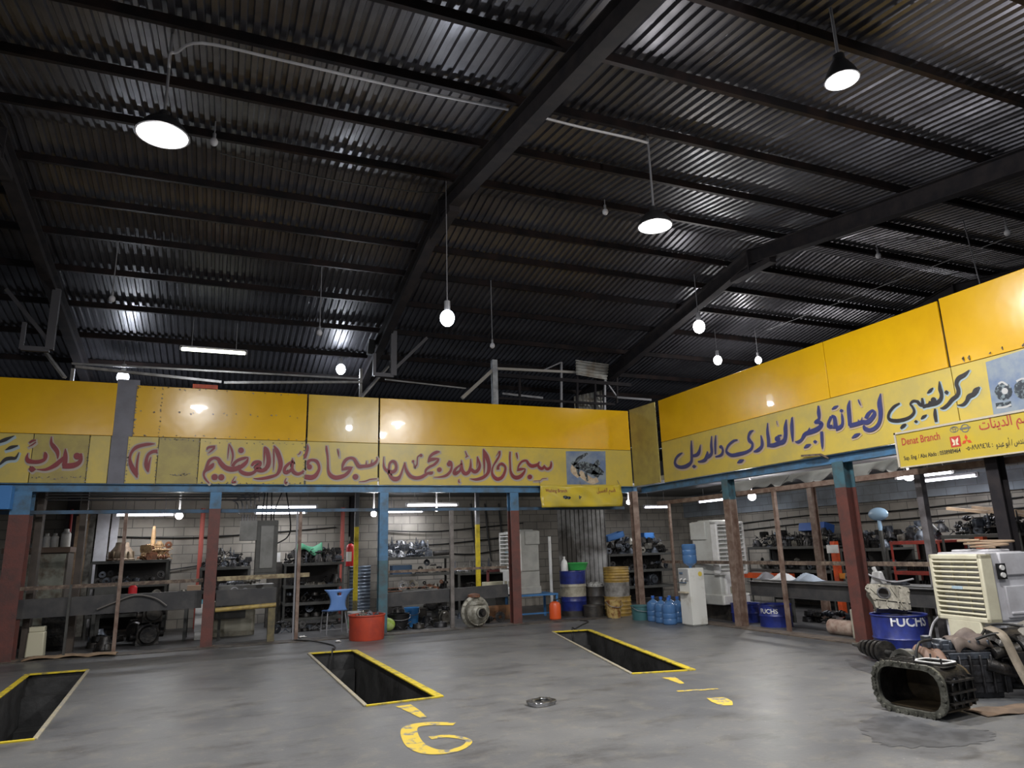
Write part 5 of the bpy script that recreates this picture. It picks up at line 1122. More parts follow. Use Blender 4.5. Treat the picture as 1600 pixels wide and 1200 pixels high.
o = MB().box((0, 0, .10), (.22, .16, .20)).build('white_box', M_WHITE); o.location = (PY(429, 868, 16.9).x, 16.75, 1.37); tag(o, 'white box at the left end above the rack behind the blue chair', 'box')
sb = MB().beam((0, 0, 0), (0, 0, 1.37), .3, .3).build('rusty_stand', M_SOOT); sb.location = (PY(429, 868, 16.9).x, 16.75, 0); tag(sb, 'sooty square stand carrying the white box', 'stand')
# second bay: engine bench with 0-8 marks, pale crate
t = thing('parts_trough', 'grey trough with two painted white rings in the second bay', 'trough', (PY(385, 925, 14.8).x, 14.9, 0))
MB().box((0, 0, .86), (1.0, .5, .24)).build('trough_body', M_GREY, t, .004)
for x in (-.45, .45):
    for y in (-.2, .2): MB().beam((x, y, 0), (x, y, .74), .05, .05).build('leg', M_DGREY, t)
b = MB()
for cx, rr in ((-.22, .075), (-.03, .05)): b.ringprism(circ(rr, 20), circ(rr-.018, 20), .003, Tm((cx, -.254, .88), (PI/2, 0, 0)))
b.build('painted_ring', M_OFFWHITE, t)
row((PY(352, 920, 14.9).x, 14.9), (PY(425, 920, 14.9).x, 14.9), .98, ['valve_plate', 'gear_shaft', 'shift_fork'], BG, 'on the ringed grey trough', 41, 1, (.7, .95))
t = thing('concrete_box', 'pale stained block box on the floor under the trough', 'box', (PY(362, 975, 15.0).x, 15.5, 0))
MB().box((0, 0, .33), (.86, .3, .66)).build('body', mat('pale stained block', (.40, .38, .31), .8, 0, (.24, .22, .17), 6), t, .01); MB().box((-.03, -.155, .45), (.56, .02, .24)).build('dark_panel', M_DGREY, t); MB().box((0, -.155, .20), (.74, .012, .22)).build('lower_panel', mat('grey stained panel', (.26, .25, .20), .8), t)
t = thing('small_cabinet', 'small white cabinet left of the pale block box', 'cabinet', (PY(314, 970, 15.2).x, 15.2, 0)); MB().box((0, 0, .40), (.22, .26, .50)).box((0, 0, .08), (.2, .24, .16)).build('body', M_WHITE, t, .008); MB().lathe([(0, .65), (.09, .65), (.08, .70), (0, .73)], 14).build('lid', mat('cyan lid', (.10, .42, .55), .4), t)
# rack E right of teal post
x0, x1 = yrange(604, 682, 16.4)
rack('grey rack with silver parts pile right of the teal post', (x0, 16.4), (x1+.42, 16.4), (.62, 1.00, 1.38), .6, M_DGREY, back=.66)
heap(x0, x1, 16.5, 1.38, [M_BLUEGREY, M_BRIGHT, M_BRIGHT, M_BLUEGREY], 'atop the silver parts rack', 51); row((x0+.7, 16.6), (x1+.4, 16.6), 1.00, K_MIX, MX, 'on silver rack\'s middle shelf', 52, 1, (.7, 1.0))
o = MB().box((0, 0, .10), (.46, .3, .20)).build('blue_case', mat('dark blue case', (.03, .07, .14), .45)); o.location = (x0+.38, 16.6, 1.0); tag(o, 'dark blue case on the middle shelf right of the teal post', 'case')
o = MB().cyl((0, 0, .06), (.40, 0, .08), .06).build('dark_pipe', M_DARK); o.location = (x1+.0, 16.65, 1.38); tag(o, 'thick dark pipe lying at the right end of the silver parts rack', 'pipe')
for k, px in enumerate((629, 646)): put('clutch_disc', M_BRIGHT, (PY(px, 915, 16.5).x, 16.5, .62), .1, ('left' if k == 0 else 'right')+' one of two silver clutch discs on the low shelf', 'silver clutch discs', .95)
row((PY(655, 915, 16.6).x, 16.6), (x1+.4, 16.6), .62, K_MIX, [M_RUSTY, M_DARK, M_CAST], 'on low shelf beside silver discs', 53, 1, (.7, .95))
tr = thing('wire_basket', 'rusty orange wire basket on the low shelf holding silver discs', 'basket', (PY(640, 920, 16.38).x, 16.36, .63)); b = MB()
for z in (0, .07): b.cyl((-.62, 0, z), (.62, 0, z), .008, seg=6)
for k in range(9): b.cyl((-.62+.155*k, 0, 0), (-.62+.155*k, 0, .07), .006, seg=6)
b.build('front_grid', M_RUSTY, tr)
o = MB().box((0, 0, .20), (.78, .06, .40)).build('steel_plate', M_GREY); o.location = (PY(657, 945, 15.4).x, 15.45, .30); tag(o, 'dark grey steel plate under the channel beam right of the teal post', 'plate')
o2 = MB().beam((0, 0, 0), (0, 0, .30), .5, .2).build('timber_block', M_SOOT); o2.location = (PY(657, 945, 15.4).x, 15.5, 0); tag(o2, 'sooty block carrying the dark grey steel plate', 'block')
for lab, px, Y, r_, h_, m_ in (('blue bucket among black castings right of the teal post', 643, 14.75, .15, .38, mat('blue bucket plastic', (.04, .22, .55), .4)), ('black tub with parts right of the lime sack', 622, 14.45, .22, .30, M_BLACK)):
    bucket(lab, (PY(px, 970, Y).x, Y, 0), r_, h_, m_, .85, M_DARK)
b = MB().ball((0, 0, .13), .16, (1, .8, .8)); o = b.build('lime_sack', mat('lime sack', (.30, .45, .06), .6, 0, (.5, .6, .25), 9)); q = PY(604, 990, 14.1); o.location = (q.x+.02, 14.15, 0.0); tag(o, 'lime green sack lying at the foot of the teal post', 'sack')
o = MB().cyl((0, 0, 0), (.05, .12, 1.35), .02).build('broom_stick', M_WOOD); q = PY(596, 970, 14.2); o.location = (q.x+.08, 14.25, 0); tag(o, 'wooden stick leaning on the teal post', 'stick')
# bench F
x0, x1 = yrange(716, 803, 16.2)
rack('dark bench with small parts behind the yellow pole, before the rear wall', (x0, 16.2), (x1, 16.2), (.45, .98), .6, M_DGREY, back=.98)
row((x0, 16.35), (x1-.1, 16.35), .98, K_SMALL, BG, 'on bench behind right yellow pole', 61, 1, (.6, .8)); row((x0, 16.65), (x1-.1, 16.65), .98, K_SMALL, BG+[M_CAST], 'at back of yellow pole bench', 62, 1, (.8, 1.0)); row((x0, 16.5), (x1, 16.5), .45, K_BIG, DK, 'under bench behind right yellow pole', 63, 1, (.7, .85))
M_FR = mat('maroon frame', (.16, .04, .04), .5)
o = MB().box((0, 0, .0), (.62, .04, .05)).box((-.29, 0, -.18), (.05, .04, .36)).box((.29, 0, -.18), (.05, .04, .36)).build('maroon_stand', M_FR); o.location = (PY(782, 900, 15.4).x, 15.45, 1.02); tag(o, 'maroon open stand on the cream carton before the bench', 'stand')
o = MB().box((0, 0, .0), (.5, .25, .12)).build('cream_carton', M_CREAM); o.location = (PY(772, 910, 15.4).x, 15.4, .72); tag(o, 'flat cream carton above the channel beam behind the right yellow pole', 'carton')
o = MB().beam((0, 0, 0), (0, 0, .66), .7, .3).build('steel_box', M_DGREY); o.location = (PY(776, 910, 15.4).x, 15.45, 0); tag(o, 'dark steel box under the flat cream carton', 'box')
o = MB().box((0, 0, .15), (.74, .05, .30)).build('timber_board', mat('orange brown timber', (.30, .14, .06), .6, 0, (.16, .09, .05), 6)); o.location = (PY(780, 965, 14.8).x, 14.9, 0); tag(o, 'orange brown timber board on the floor by the red post', 'board')
# black castings on the floor of the back bays
def floor_row(px0, px1, Y, kinds, mats, where, seed, sc=(.8, 1.0), layers=1, py=960):
    a, c = yrange(px0, px1, Y, py); row((a, Y), (c, Y), 0, kinds, mats, where, seed, layers, sc)
ADJ[M_SOOT.name] = 'sooty'
floor_row(150, 205, 14.4, ['gearbox_casing', 'bell_housing'], [M_DARK, M_SOOT], 'on floor behind thin left pole', 71, (.9, 1.1))
floor_row(138, 200, 15.0, K_BIG, [M_DARK, M_SOOT], 'on floor before low bench', 81, (.9, 1.1), 2)
floor_row(205, 275, 14.9, K_BIG, [M_DARK, M_SOOT], 'on floor beside second post', 72, (.9, 1.1), 2)
floor_row(140, 265, 15.9, K_BIG, DK, 'on floor under low bench', 73, (1.0, 1.2))
floor_row(425, 530, 15.3, K_MIX, DK, 'on floor behind thin poles', 75, (.8, 1.1))
floor_row(610, 700, 14.25, ['gear_shaft', 'valve_plate', 'shift_fork', 'brake_drum'], [M_DARK, M_DARK2], 'along floor edge beside teal post', 76, (.8, 1.1))
floor_row(655, 706, 14.75, K_BIG, DK+[M_CAST], 'on floor beside pale round gearbox', 77, (.75, .9), 2)
floor_row(604, 640, 15.1, ['gearbox_housing', 'gear_shaft', 'brake_drum'], [M_DARK, M_BLUEGREY], 'in heap behind blue bucket', 78, (1.1, 1.3), 2)
floor_row(748, 800, 14.35, ['gear_shaft', 'valve_plate', 'cog_gear'], [M_DARK, M_SOOT], 'on floor beside dark red post', 79, (.9, 1.2))
floor_row(714, 800, 15.7, K_BIG, DK, 'on floor under rear bench', 80, (.8, 1.0))
o = MB().box((0, 0, .09), (.36, .25, .36)).build('cement_block', M_OFFWHITE) if False else None
t = thing('jerry_can', 'cream plastic canister on the floor beside the wide left post', 'canister', (PY(54, 1000, 14.1).x, 14.25, 0)); MB().box((0, 0, .20), (.26, .2, .40), taper=.9).build('body', mat('cream canister', (.55, .52, .38), .5), t, .02); MB().box((0, 0, .44), (.22, .17, .08)).build('cap_block', mat('cream canister', (.5, .5, .4)), t, .01)
b = MB().grid(lambda u, v: ((u-.5)*1.3, (v-.5)*.35+.08*math.sin(u*5), .02+.03*abs(math.sin(u*9+v*4))), 24, 8); o = b.build('cardboard', mat('torn tan cardboard', (.36, .25, .15), .8, 0, (.24, .16, .10), 8), solid=.006); o.location = (PY(100, 1010, 13.6).x+.1, 13.72, 0); tag(o, 'torn tan cardboard on the floor edge between the left posts', 'cardboard')
b = MB(); b.tube([(0, 0, 0), (.25, 0, .10), (.55, 0, .20), (.85, 0, .14), (1.05, 0, .0)], .014, 6); o = b.build('hose', mat('grey hose', (.14, .13, .12), .5)); o.location = (PY(152, 945, 13.9).x, 13.90, .72); tag(o, 'grey hose draped over the charcoal beam of the left bay', 'hose')
# differential on the floor
t = thing('differential', 'round pale cast gearbox lying on the floor right of the grey pole', 'gearbox', (PY(735, 975, 14.0).x, 13.72, 0), .15)
M_DIF = mat('pale dirty casting', (.36, .35, .30), .5, .3, (.13, .12, .09), 9, .5, bump=.3, bscale=18)
X = Tm((0, 0, .30), (PI/2, 0, 0)); b = MB(); b.lathe([(0, -.22), (.16, -.22), (.24, -.16), (.30, -.04), (.31, .0), (.31, .03), (.26, .05), (.24, .14), (.15, .22), (.10, .24), (.10, .30), (0, .30)], 26, X)
for k in range(14): a = 2*PI*k/14; b.box(X @ Vector((.235*math.cos(a), .235*math.sin(a), .08)), (.02, .16, .09), (0, -a, 0)); b.cyl(X @ Vector((.285*math.cos(a), .285*math.sin(a), .02)), X @ Vector((.285*math.cos(a), .285*math.sin(a), .055)), .016, seg=6)
b.tube([(-.2, -.1, .42), (0, -.24, .47), (.2, -.1, .42)], .03, 8); b.build('casing', M_DIF, t); MB().lathe([(0, .28), (.075, .28), (.08, .33), (.05, .33), (.05, .38), (0, .38)], 16, X).build('output_flange', M_DARK, t); MB().lathe([(0, 0), (.13, 0), (.12, .05), (.05, .07), (0, .07)], 18, Tm((0, .03, .58))).build('top_cap', M_RUSTY, t)
# ---- right hand bays
YR = lambda px, X: PX(px, 860, X).y
def rrack(label, px0, px1, X, zs, depth=.6, m=M_DGREY, top=None):
    y0, y1 = YR(px0, X), YR(px1, X); rack(label, (X, y0), (X, y1), zs, depth, m, top=top); return y0, y1
def rrow(y0, y1, X, z, kinds, mats, where, seed, layers=1, sc=(.85, 1.1)): row((X, y0-.03), (X, y1+.03), z, kinds, mats, where, seed, layers, sc, PI/2)
M_ORF = M_ORANGE
y0, y1 = rrack('dark parts rack along the right wall behind the brown post', 1168, 1296, 12.0, (.45, .84, 1.36), .7)
heap(y0, y1, 12.15, 1.36, DK+[M_CAST], 'atop rack behind brown post', 91, 'y', kinds=K_TOP+['upright_shaft']); rrow(y0, y1, 12.3, .84, K_MIX, MX, 'on middle shelf behind brown post', 92, 1, (.8, 1.05)); rrow(y0, y1, 12.3, .45, K_BIG, DK, 'on low shelf behind brown post', 93, 1, (.75, .9))
o = MB().box((0, 0, .09), (.3, .75, .18), (0, .25, 0)).build('blue_bin', mat('blue bin', (.03, .10, .35), .45)); o.location = (12.5, (y0+y1)/2-.5, 1.66); tag(o, 'blue bin lying on the parts of the rack behind the brown post', 'bin')
o = MB().beam((0, 0, 0), (0, -1.6, 0), .08, .12).build('orange_beam', M_ORF, smooth=False); o.location = (11.93, y0+.1, .70); tag(o, 'orange beam along the front of the rack behind the brown post', 'beam')
y0, y1 = rrack('dark parts rack along the right wall behind the red oxide post', 1312, 1388, 11.6, (.45, .88, 1.30), .7)
heap(y0, y1, 11.75, 1.30, DK, 'atop rack behind oxide post', 94, 'y', kinds=K_TOP+['upright_shaft']); rrow(y0, y1, 11.9, .88, K_MIX, DK, 'on shelf behind red oxide post', 95)
q = PX(1306, 870, 11.4); t = thing('orange_stand', 'orange steel upright with bracket left of the red oxide post', 'stand', (11.4, q.y, 0)); MB().beam((0, 0, 0), (0, 0, 1.45), .11, .11).build('upright', M_ORF, t, smooth=False); MB().beam((0, 0, .78), (0, -.4, .78), .08, .10).build('arm', mat('dull orange', (.60, .22, .03), .5), t, smooth=False)
y0, y1 = rrack('rack with red end frames along the right wall, left of the cream cooler', 1392, 1470, 11.2, (.45, .90, 1.42), .7, mat('red rack paint', (.42, .05, .035), .5, 0, (.20, .04, .03), 6))
heap(y0, y1, 11.35, 1.42, BG+DK, 'atop the red framed rack', 96, 'y', 2); rrow(y0, y1, 11.5, .90, ['gearbox_housing', 'bell_housing', 'gearbox_casing'], DK+[M_DARK2], 'on red rack\'s middle shelf', 97, 1, (.8, 1.0)); rrow(y0, y1, 11.5, .45, K_BIG, DK, 'on red rack\'s low shelf', 98, 1, (.7, .85))
y0, y1 = rrack('dark rack with orange frame behind the top of the cream cooler', 1474, 1600, 11.0, (.45, .95, 1.50), .7)
heap(y0, y1, 11.15, 1.50, DK, 'atop rack behind cream cooler', 99, 'y'); rrow(y0, y1, 11.3, .95, K_BIG, DK, 'on shelf behind cream cooler', 100, 1, (.8, 1.0))
q = PX(1534, 850, 10.85); o = MB().beam((10.85, q.y, 0), (10.85, q.y, 1.46), .13, .10).build('orange_upright', M_ORF, smooth=False); tag(o, 'orange upright standing behind the cream cooler', 'upright')
for k, (px, lab) in enumerate(((1545, 'left bundle timber leaning over the rack at the right edge'), (1572, 'timber leaning over the rack at the right edge, nearest the edge'))):
    q = PX(px, 800, 11.6); o = MB().beam((11.6+.25*k, q.y+.7, 1.95), (11.6+.25*k, q.y-.8, 1.72), .07, .05).build('timber', M_WOOD, smooth=False); tag(o, lab, 'timber')
# blue hooded fan on stand
q = PX(1372, 803, 11.3); t = thing('pedestal_fan', 'small fan wrapped in pale blue plastic above the right hand racks', 'fan', (11.3, q.y, 0))
MB().beam((0, 0, 0), (0, 0, 1.62), .05, .05).build('stand', M_DGREY, t); b = MB(); b.ball((0, 0, 1.92), .17, (.5, 1.25, .72)); b.lathe([(.03, 1.62), (.04, 1.68), (.03, 1.82)], 12); b.build('plastic_cover', mat('pale blue plastic film', (.34, .50, .66), .25, trans=.2), t)
# things on the counter behind the channel beam
bn = thing('work_bench', 'long dark bench behind the right hand channel beam', 'bench', (9.80, 8.55, 0)); MB().box((0, 0, .75), (.5, 4.7, .05)).build('bench_top', M_DGREY, bn)
for y in (-2.1, -.7, .45, 2.1): MB().beam((.2, y, 0), (.2, y, .725), .06, .06).build('leg', M_DGREY, bn)
def onb(px): return PX(px, 900, 9.75).y
t = thing('jerry_can', 'white plastic jug on the bench right of the red oxide post', 'jug', (9.70, onb(1375), .775)); MB().box((0, 0, .10), (.14, .22, .2), taper=.6).build('body', M_WHITE, t, .02); MB().cyl((0, .03, .19), (0, .06, .26), .03).build('neck', M_WHITE, t)
for lab, px, sx, m_ in (('white crumpled cloth on the right hand bench', 1225, .5, mat('white cloth', (.72, .73, .75), .8)), ('pale blue grey cloth on the right hand bench', 1262, .55, mat('blue grey cloth', (.36, .42, .50), .8)), ('grey cloth on the bench next to the air cooler by the brown post', 1198, .4, mat('grey cloth', (.22, .22, .24), .8))):
    b = MB().grid(lambda u, v: ((v-.5)*.3, (u-.5)*sx, .11*math.sin(PI*u)*math.sin(PI*v)*(1+.4*math.sin(u*14+v*9))+.004), 16, 10); o = b.build('cloth', m_, solid=.006); o.location = (9.75, onb(px), .778); tag(o, lab, 'cloth')
put('valve_plate', M_BLUEGREY, (9.75, onb(1404), .775), 1.4, 'blue grey valve plate on the bench right of the white jug', None, .9); put('cog_gear', M_CAST, (9.75, onb(1325), .775), 1.2, 'pale gear wheel on the bench beside the red oxide post', None, .8)
# under the bench on the right
for lab, px, X, r_, h_, m_ in (('blue tub on the floor right of the brown post', 1166, 9.45, .27, .34, M_DRUMB), ('blue cut barrel with white letters behind the thin pale brown pole', 1212, 9.35, .28, .38, M_DRUMB)):
    y = PX(px, 960, X).y; t = drum('cut_barrel', lab, (X, y, 0), r_, h_, [(0, h_, m_, 'body')], (.5,))
o = text(t, 'FUCHS', .11, M_WHITE, lambda x, y: Vector(((r_+.012)*math.cos(PI*1.13+ (x-.17)/(r_+.012)), (r_+.012)*math.sin(PI*1.13+(x-.17)/(r_+.012)), .24+y)), bold=.002)
def under(px0, px1, X, kinds, mats, where, seed, sc=(.8, 1.0), ly=1): rrow(YR(px0, X), YR(px1, X), X, 0, kinds, mats, where, seed, ly, sc)
under(1240, 1330, 10.3, ['gearbox_casing', 'brake_drum', 'gear_shaft'], DK, 'on floor under right bench', 110, (.8, 1.0), 2); under(1352, 1385, 10.3, K_BIG, DK, 'on floor behind blue drum', 111, (.9, 1.1), 2); under(1100, 1136, 10.4, K_BIG, DK, 'on floor beside white dispenser', 112)
o = MB().cyl((0, 0, .12), (.0, -.5, .12), .12, seg=18).build('roll', mat('dirty pinkish roll', (.42, .33, .27), .7, 0, (.22, .13, .10), 8)); o.location = (9.25, PX(1315, 980, 9.25).y+.2, 0); tag(o, 'dirty pinkish roll lying left of the red oxide post', 'roll')
o = MB().box((0, 0, .22), (.3, .3, .44)).build('cream_bin', mat('cream bin', (.50, .47, .38), .5, 0, (.36, .33, .26), 5), bevel=.02); o.location = (9.15, PX(1357, 1000, 9.15).y, 0); tag(o, 'cream bin between the red oxide post and the blue oil drum', 'bin')
# corner racks G
x0, x1 = yrange(952, 1056, 16.2)
rack('dark corner rack behind the ribbed yellow barrel', (x0, 16.2), (x1, 16.2), (.45, .86, 1.28), .7)
heap(x0, x1, 16.35, 1.28, DK+[M_CAST], 'atop the corner rack', 120, sc=(.6, .9)); row((x0, 16.5), (x1, 16.5), .86, K_MIX, DK, 'on corner rack\'s middle shelf', 121); row((x0, 16.5), (x1, 16.5), .45, K_BIG, DK, 'on corner rack\'s low shelf', 122, 1, (.7, .85))
for px, lab in ((962, 'blue tilted crate at the left end above the corner rack'), (1013, 'small blue crate right on top of the corner rack')):
    q = PY(px, 840, 16.5); b = MB(); w = .5 if px < 1000 else .3
    b.box((0, 0, .01), (w, .3, .02)).box((0, -.14, .08), (w, .02, .14)).box((0, .14, .08), (w, .02, .14)).box((-w/2, 0, .08), (.02, .3, .14)).box((w/2, 0, .08), (.02, .3, .14)); o = b.build('blue_crate', mat('blue crate', (.04, .15, .40), .45)); o.location = (q.x, 16.6, 1.66); o.rotation_euler = (0, -.25 if px < 1000 else 0, 0); tag(o, lab, 'crate')

M_GRIM = mat('dark grimy timber', (.075, .058, .047), .7, 0, (.045, .036, .03), 4)
# dark uprights and a black cabinet in the left bay
for lab, px, py, Y, w, m in (('grimy timber post left of the tan parts rack', 121, 900, 14.6, .13, M_GRIM), ('dark worn post right behind the wide left post', 47, 940, 14.3, .20, M_GRIM)):
    q = PY(px, py, Y); tag(MB().beam((q.x, Y, 0), (q.x, Y, 2.82), w, .10).build('timber_post', m, smooth=False), lab, 'post')
q0, q1 = PY(62, 980, 15.0), PY(108, 980, 15.0); t = thing('black_cabinet', 'black steel cabinet on the floor below the old grey green doors', 'cabinet', ((q0.x+q1.x)/2, 15.35, 0))
MB().box((0, 0, .36), (q1.x-q0.x, .5, .72)).build('body', M_BLACK, t, .01); MB().box((0, -.26, .36), ((q1.x-q0.x)*.86, .02, .60)).build('door', M_DARK, t, .006)
# red half barrel contents and other heaps
for k in range(9):
    a_ = k*2.4; rr = .05+.022*k; put(['cog_gear', 'gear_shaft', 'shift_fork'][k % 3], [M_BRIGHT, M_CAST, M_BLUEGREY][k % 3], (pr_[0]+rr*math.cos(a_), pr_[1]+rr*math.sin(a_)*.9, .355+.01*(k % 2)), a_, '%s %s in the red half barrel, %s' % (['bright', 'pale', 'blue grey'][k % 3], ['cog gear', 'gear shaft', 'shift fork'][k % 3], ['first on the left', 'near the middle', 'at the far rim'][k//3]), 'parts in the red half barrel', .62)
# ------------------------------------------------------------------ foreground: gearboxes on the floor at the right
t = thing('open_gearbox', 'black open gearbox casing with wide flange, nearest object on the floor', 'gearbox', (FL(1428, 1117).x, FL(1428, 1117).y, 0), math.radians(-84))
M_FL = mat('scraped flange metal', (.20, .20, .17), .45, .5, (.06, .06, .05), 14)
M_INS = mat('oily brown casting inside', (.10, .075, .045), .35, .3, (.035, .028, .02), 5)
Wd, Ht = .66, .42; UP = Tm((0, 0, Ht/2+.004), (PI/2, 0, 0)); N = 20
o_, i_ = rpoly(Wd, Ht, .15), rpoly(Wd-.10, Ht-.09, .125)
b = MB(); b.ringprism(o_, i_, .03, UP, -.0)
for k in range(N):   # bolt lugs round the flange
    p_, q_ = Vector((*o_[k], 0)), Vector((*o_[(k+1) % N], 0))
    for f in ([.5] if (q_-p_).length < .1 else [.15, .38, .62, .85]):
        m_ = p_.lerp(q_, f)*.955; b.cyl(UP @ Vector((m_.x, m_.y, .028)), UP @ Vector((m_.x, m_.y, .045)), .019, seg=8)
b.build('flange', M_FL, t)
b = MB(); b.ringprism(rpoly(Wd-.05, Ht-.04, .14), i_, .40, UP, -.40); b.build('casing_wall', M_DARK, t, .006)
b = MB(); b.ringprism(rpoly(Wd-.06, Ht-.05, .13), circ(.085, N, .12, .03), .03, UP, -.43); b.build('rear_wall', M_INS, t)
b = MB(); b.lathe([(.085, 0), (.10, 0), (.10, .05), (.085, .05)], 24, Tm((Wd/2-.075, .20, Ht*.52), (0, PI/2, 0))); b.build('bearing_ring', M_BRIGHT, t)
MB().prism(rpoly(Wd-.13, .02, .008), .37, UP @ Tm((0, -Ht/2+.05, 0)), -.39).build('oil_film', M_INS, t)
b = MB()
for sg in (-1, 1):
    for z in (.13, .21, .30): b.box((sg*(Wd/2-.012), .21, z), (.05, .36, .016))
    for y in (.08, .18, .28, .38): b.box((sg*(Wd/2-.02), y, .21), (.03, .014, .24))
for y in (.06, .14, .22, .30): b.box((-.12, y, Ht-.014), (.34, .012, .026))
b.build('rib', M_DARK, t)
b = MB(); b.ringprism(rpoly(.30, .24, .06), rpoly(.24, .18, .05), .02, Tm((.12, .22, Ht-.012))); b.build('cover_seat', M_DARK, t, .003)
MB().ringprism(rpoly(.29, .23, .06), rpoly(.25, .19, .05), .006, Tm((.12, .22, Ht+.009))).build('gasket', M_WHITE, t)
MB().box((.12, .22, Ht-.03), (.25, .19, .01)).build('cover_floor', M_BLACK, t)
b = MB()
for x, y in ((.0, .12), (.02, .33), (.24, .12)): b.cyl((x, y, Ht), (x, y, Ht+.05), .008, seg=8)
b.build('stud', M_DARK2, t)

RD = math.atan2(-.38, .92)
t = thing('truck_gearbox', 'large dark truck gearbox with pulley and hoses in front of cream cooler', 'gearbox', (6.86, 4.98, 0), RD)
b = MB(); b.box((-.18, 0, .20), (.74, .42, .30)).box((-.15, 0, .37), (.62, .34, .12)).box((-.20, -.19, .22), (.60, .06, .16)).cyl((-.50, 0, .22), (.30, 0, .26), .19, seg=18)
for k in range(7): b.box((-.48+.1*k, -.01, .22), (.018, .46, .34))
b.box((-.18, 0, .03), (.6, .36, .06)); b.build('main_casing', M_DARK2, t, .012)
b = MB(); b.lathe([(.17, 0), (.22, .04), (.27, .16), (.30, .30), (.31, .34), (.31, .38), (.20, .38), (.18, .30), (0, .30)], 28, Tm((.20, 0, .315), (0, PI/2, 0)))
for k in range(12): a_ = 2*PI*k/12; b.box((.38, .255*math.cos(a_), .315+.255*math.sin(a_)), (.28, .02, .05), (a_-PI/2, 0, 0))
b.build('bell_housing', M_DARK, t)
b = MB(); X = Tm((-.70, -.06, .24), (0, PI/2, .25)); b.lathe([(.035, -.02), (.09, -.02), (.10, .0), (.155, .0), (.16, -.03), (.20, -.03), (.205, -.01), (.195, .03), (.20, .07), (.16, .07), (.15, .03), (.10, .03), (.05, .05), (.035, .05)], 30, X)
b.build('pulley_wheel', mat('dull pulley metal', (.14, .14, .13), .45, .6, (.05, .05, .045), 9), t)
b = MB(); b.lathe([(0, -.05), (.03, -.05), (.035, .12), (0, .12)], 12, X)
for k in range(6): a_ = 2*PI*k/6; b.cyl(X @ Vector((.065*math.cos(a_), .065*math.sin(a_), -.04)), X @ Vector((.065*math.cos(a_), .065*math.sin(a_), .04)), .011, seg=6)
b.build('hub', M_CAST, t)
b = MB(); b.box((-.16, -.03, .45), (.52, .22, .06)).box((-.30, -.03, .49), (.12, .16, .05)).box((.02, -.02, .49), (.14, .18, .06))
for k in range(6): b.cyl((-.38+.09*k, -.14, .44), (-.38+.09*k, -.14, .51), .016, seg=8)
b.cyl((-.45, -.02, .44), (-.45, -.02, .55), .045, seg=12).box((-.16, -.20, .38), (.40, .03, .06)); b.build('shift_cover', M_BLUEGREY, t, .006)
b = MB(); b.cyl((.05, -.24, .40), (.28, -.26, .44), .05, seg=14).cyl((-.02, -.20, .30), (.22, -.26, .24), .06, seg=14).box((.24, -.28, .36), (.10, .08, .12)).cyl((.30, -.2, .52), (.12, -.22, .56), .035, seg=12); b.build('slave_cylinder', M_DARK, t, .004)
for pts in ([(-.45, -.1, .52), (-.6, -.16, .5), (-.66, -.2, .36), (-.55, -.24, .2)], [(-.05, -.16, .52), (.1, -.26, .58), (.3, -.24, .5), (.36, -.3, .3)], [(.1, 0, .52), (.3, .1, .62), (.5, -.1, .6), (.5, -.24, .45)]): MB().tube(pts, .013, 8).build('hose', M_CABLE, t)
def drape(name, label, loc, rz, sx, sy, m, fn, cat='rag'):
    b = MB().grid(lambda u, v: ((u-.5)*sx, (v-.5)*sy, fn(u, v)), 18, 14); o = b.build(name, m, solid=.008); o.location = loc; o.rotation_euler = (0, 0, rz); return tag(o, label, cat)
M_TARP = mat('olive grey canvas', (.17, .16, .14), .75, 0, (.09, .085, .075), 5)
drape('canvas_cover', 'olive grey canvas crumpled over a bump at the right picture edge', (7.44, 4.72, .60), RD, .62, .46, M_TARP, lambda u, v: .06*math.sin(PI*u)+.05*math.sin(7*u+5*v)*.6-.20*abs(2*v-1)**2.5-.14*abs(2*u-1)**3, 'canvas')
drape('canvas_rag', 'brown grey canvas rag lying over the middle of the big gearbox', (6.78, 4.99, .56), RD+.1, .40, .30, mat('brown grey canvas', (.15, .12, .10), .75, 0, (.07, .05, .045), 6), lambda u, v: .03*math.sin(9*u+4*v)-.12*abs(2*v-1)**3-.07*abs(2*u-1)**3+.02*math.sin(14*v), 'rag')
o = drape('leather_rag', 'pinkish tan leather rag hanging beside the pulley of the big gearbox', (6.34, 5.02, .47), RD, .20, .30, mat('pinkish tan leather', (.21, .125, .09), .6, 0, (.14, .085, .06), 7), lambda u, v: .02*math.sin(8*u)+.03*math.sin(6*v)-.26*max(0, 1-v*1.6)**1.3-.04*abs(2*u-1)**2)
b = MB(); pts = [(6.95, 4.86, .62), (6.86, 4.66, .57), (6.86, 4.58, .36), (6.84, 4.48, .14), (6.84, 4.42, .02), (6.98, 4.36, .012), (7.2, 4.30, .012), (7.5, 4.26, .012)]
P_ = spline([Vector(p) for p in pts], 6); prev = None; wv = Vector((.03, -.014, .008))
for p in P_:
    cur = (b.bm.verts.new(p+wv*1.2), b.bm.verts.new(p-wv*1.2))
    if prev: b.bm.faces.new((prev[0], prev[1], cur[1], cur[0]))
    prev = cur
tag(b.build('canvas_strap', mat('tan grey strap', (.25, .21, .16), .7, 0, (.14, .12, .09), 8), solid=.006), 'tan grey strap hanging off the big gearbox down to the floor', 'strap')
t = thing('oil_tray', 'shallow black oil tray on the floor at the right picture edge', 'tray', (7.42, 4.32, 0), RD); MB().lathe([(0, .01), (.22, .01), (.26, .06), (.27, .06), (.23, 0), (0, 0)], 24).build('tray_pan', M_DARK, t); MB().lathe([(0, .03), (.235, .03), (.235, .025), (0, .025)], 20).build('dark_oil', mat('dark oil', (.01, .01, .012), .08), t)
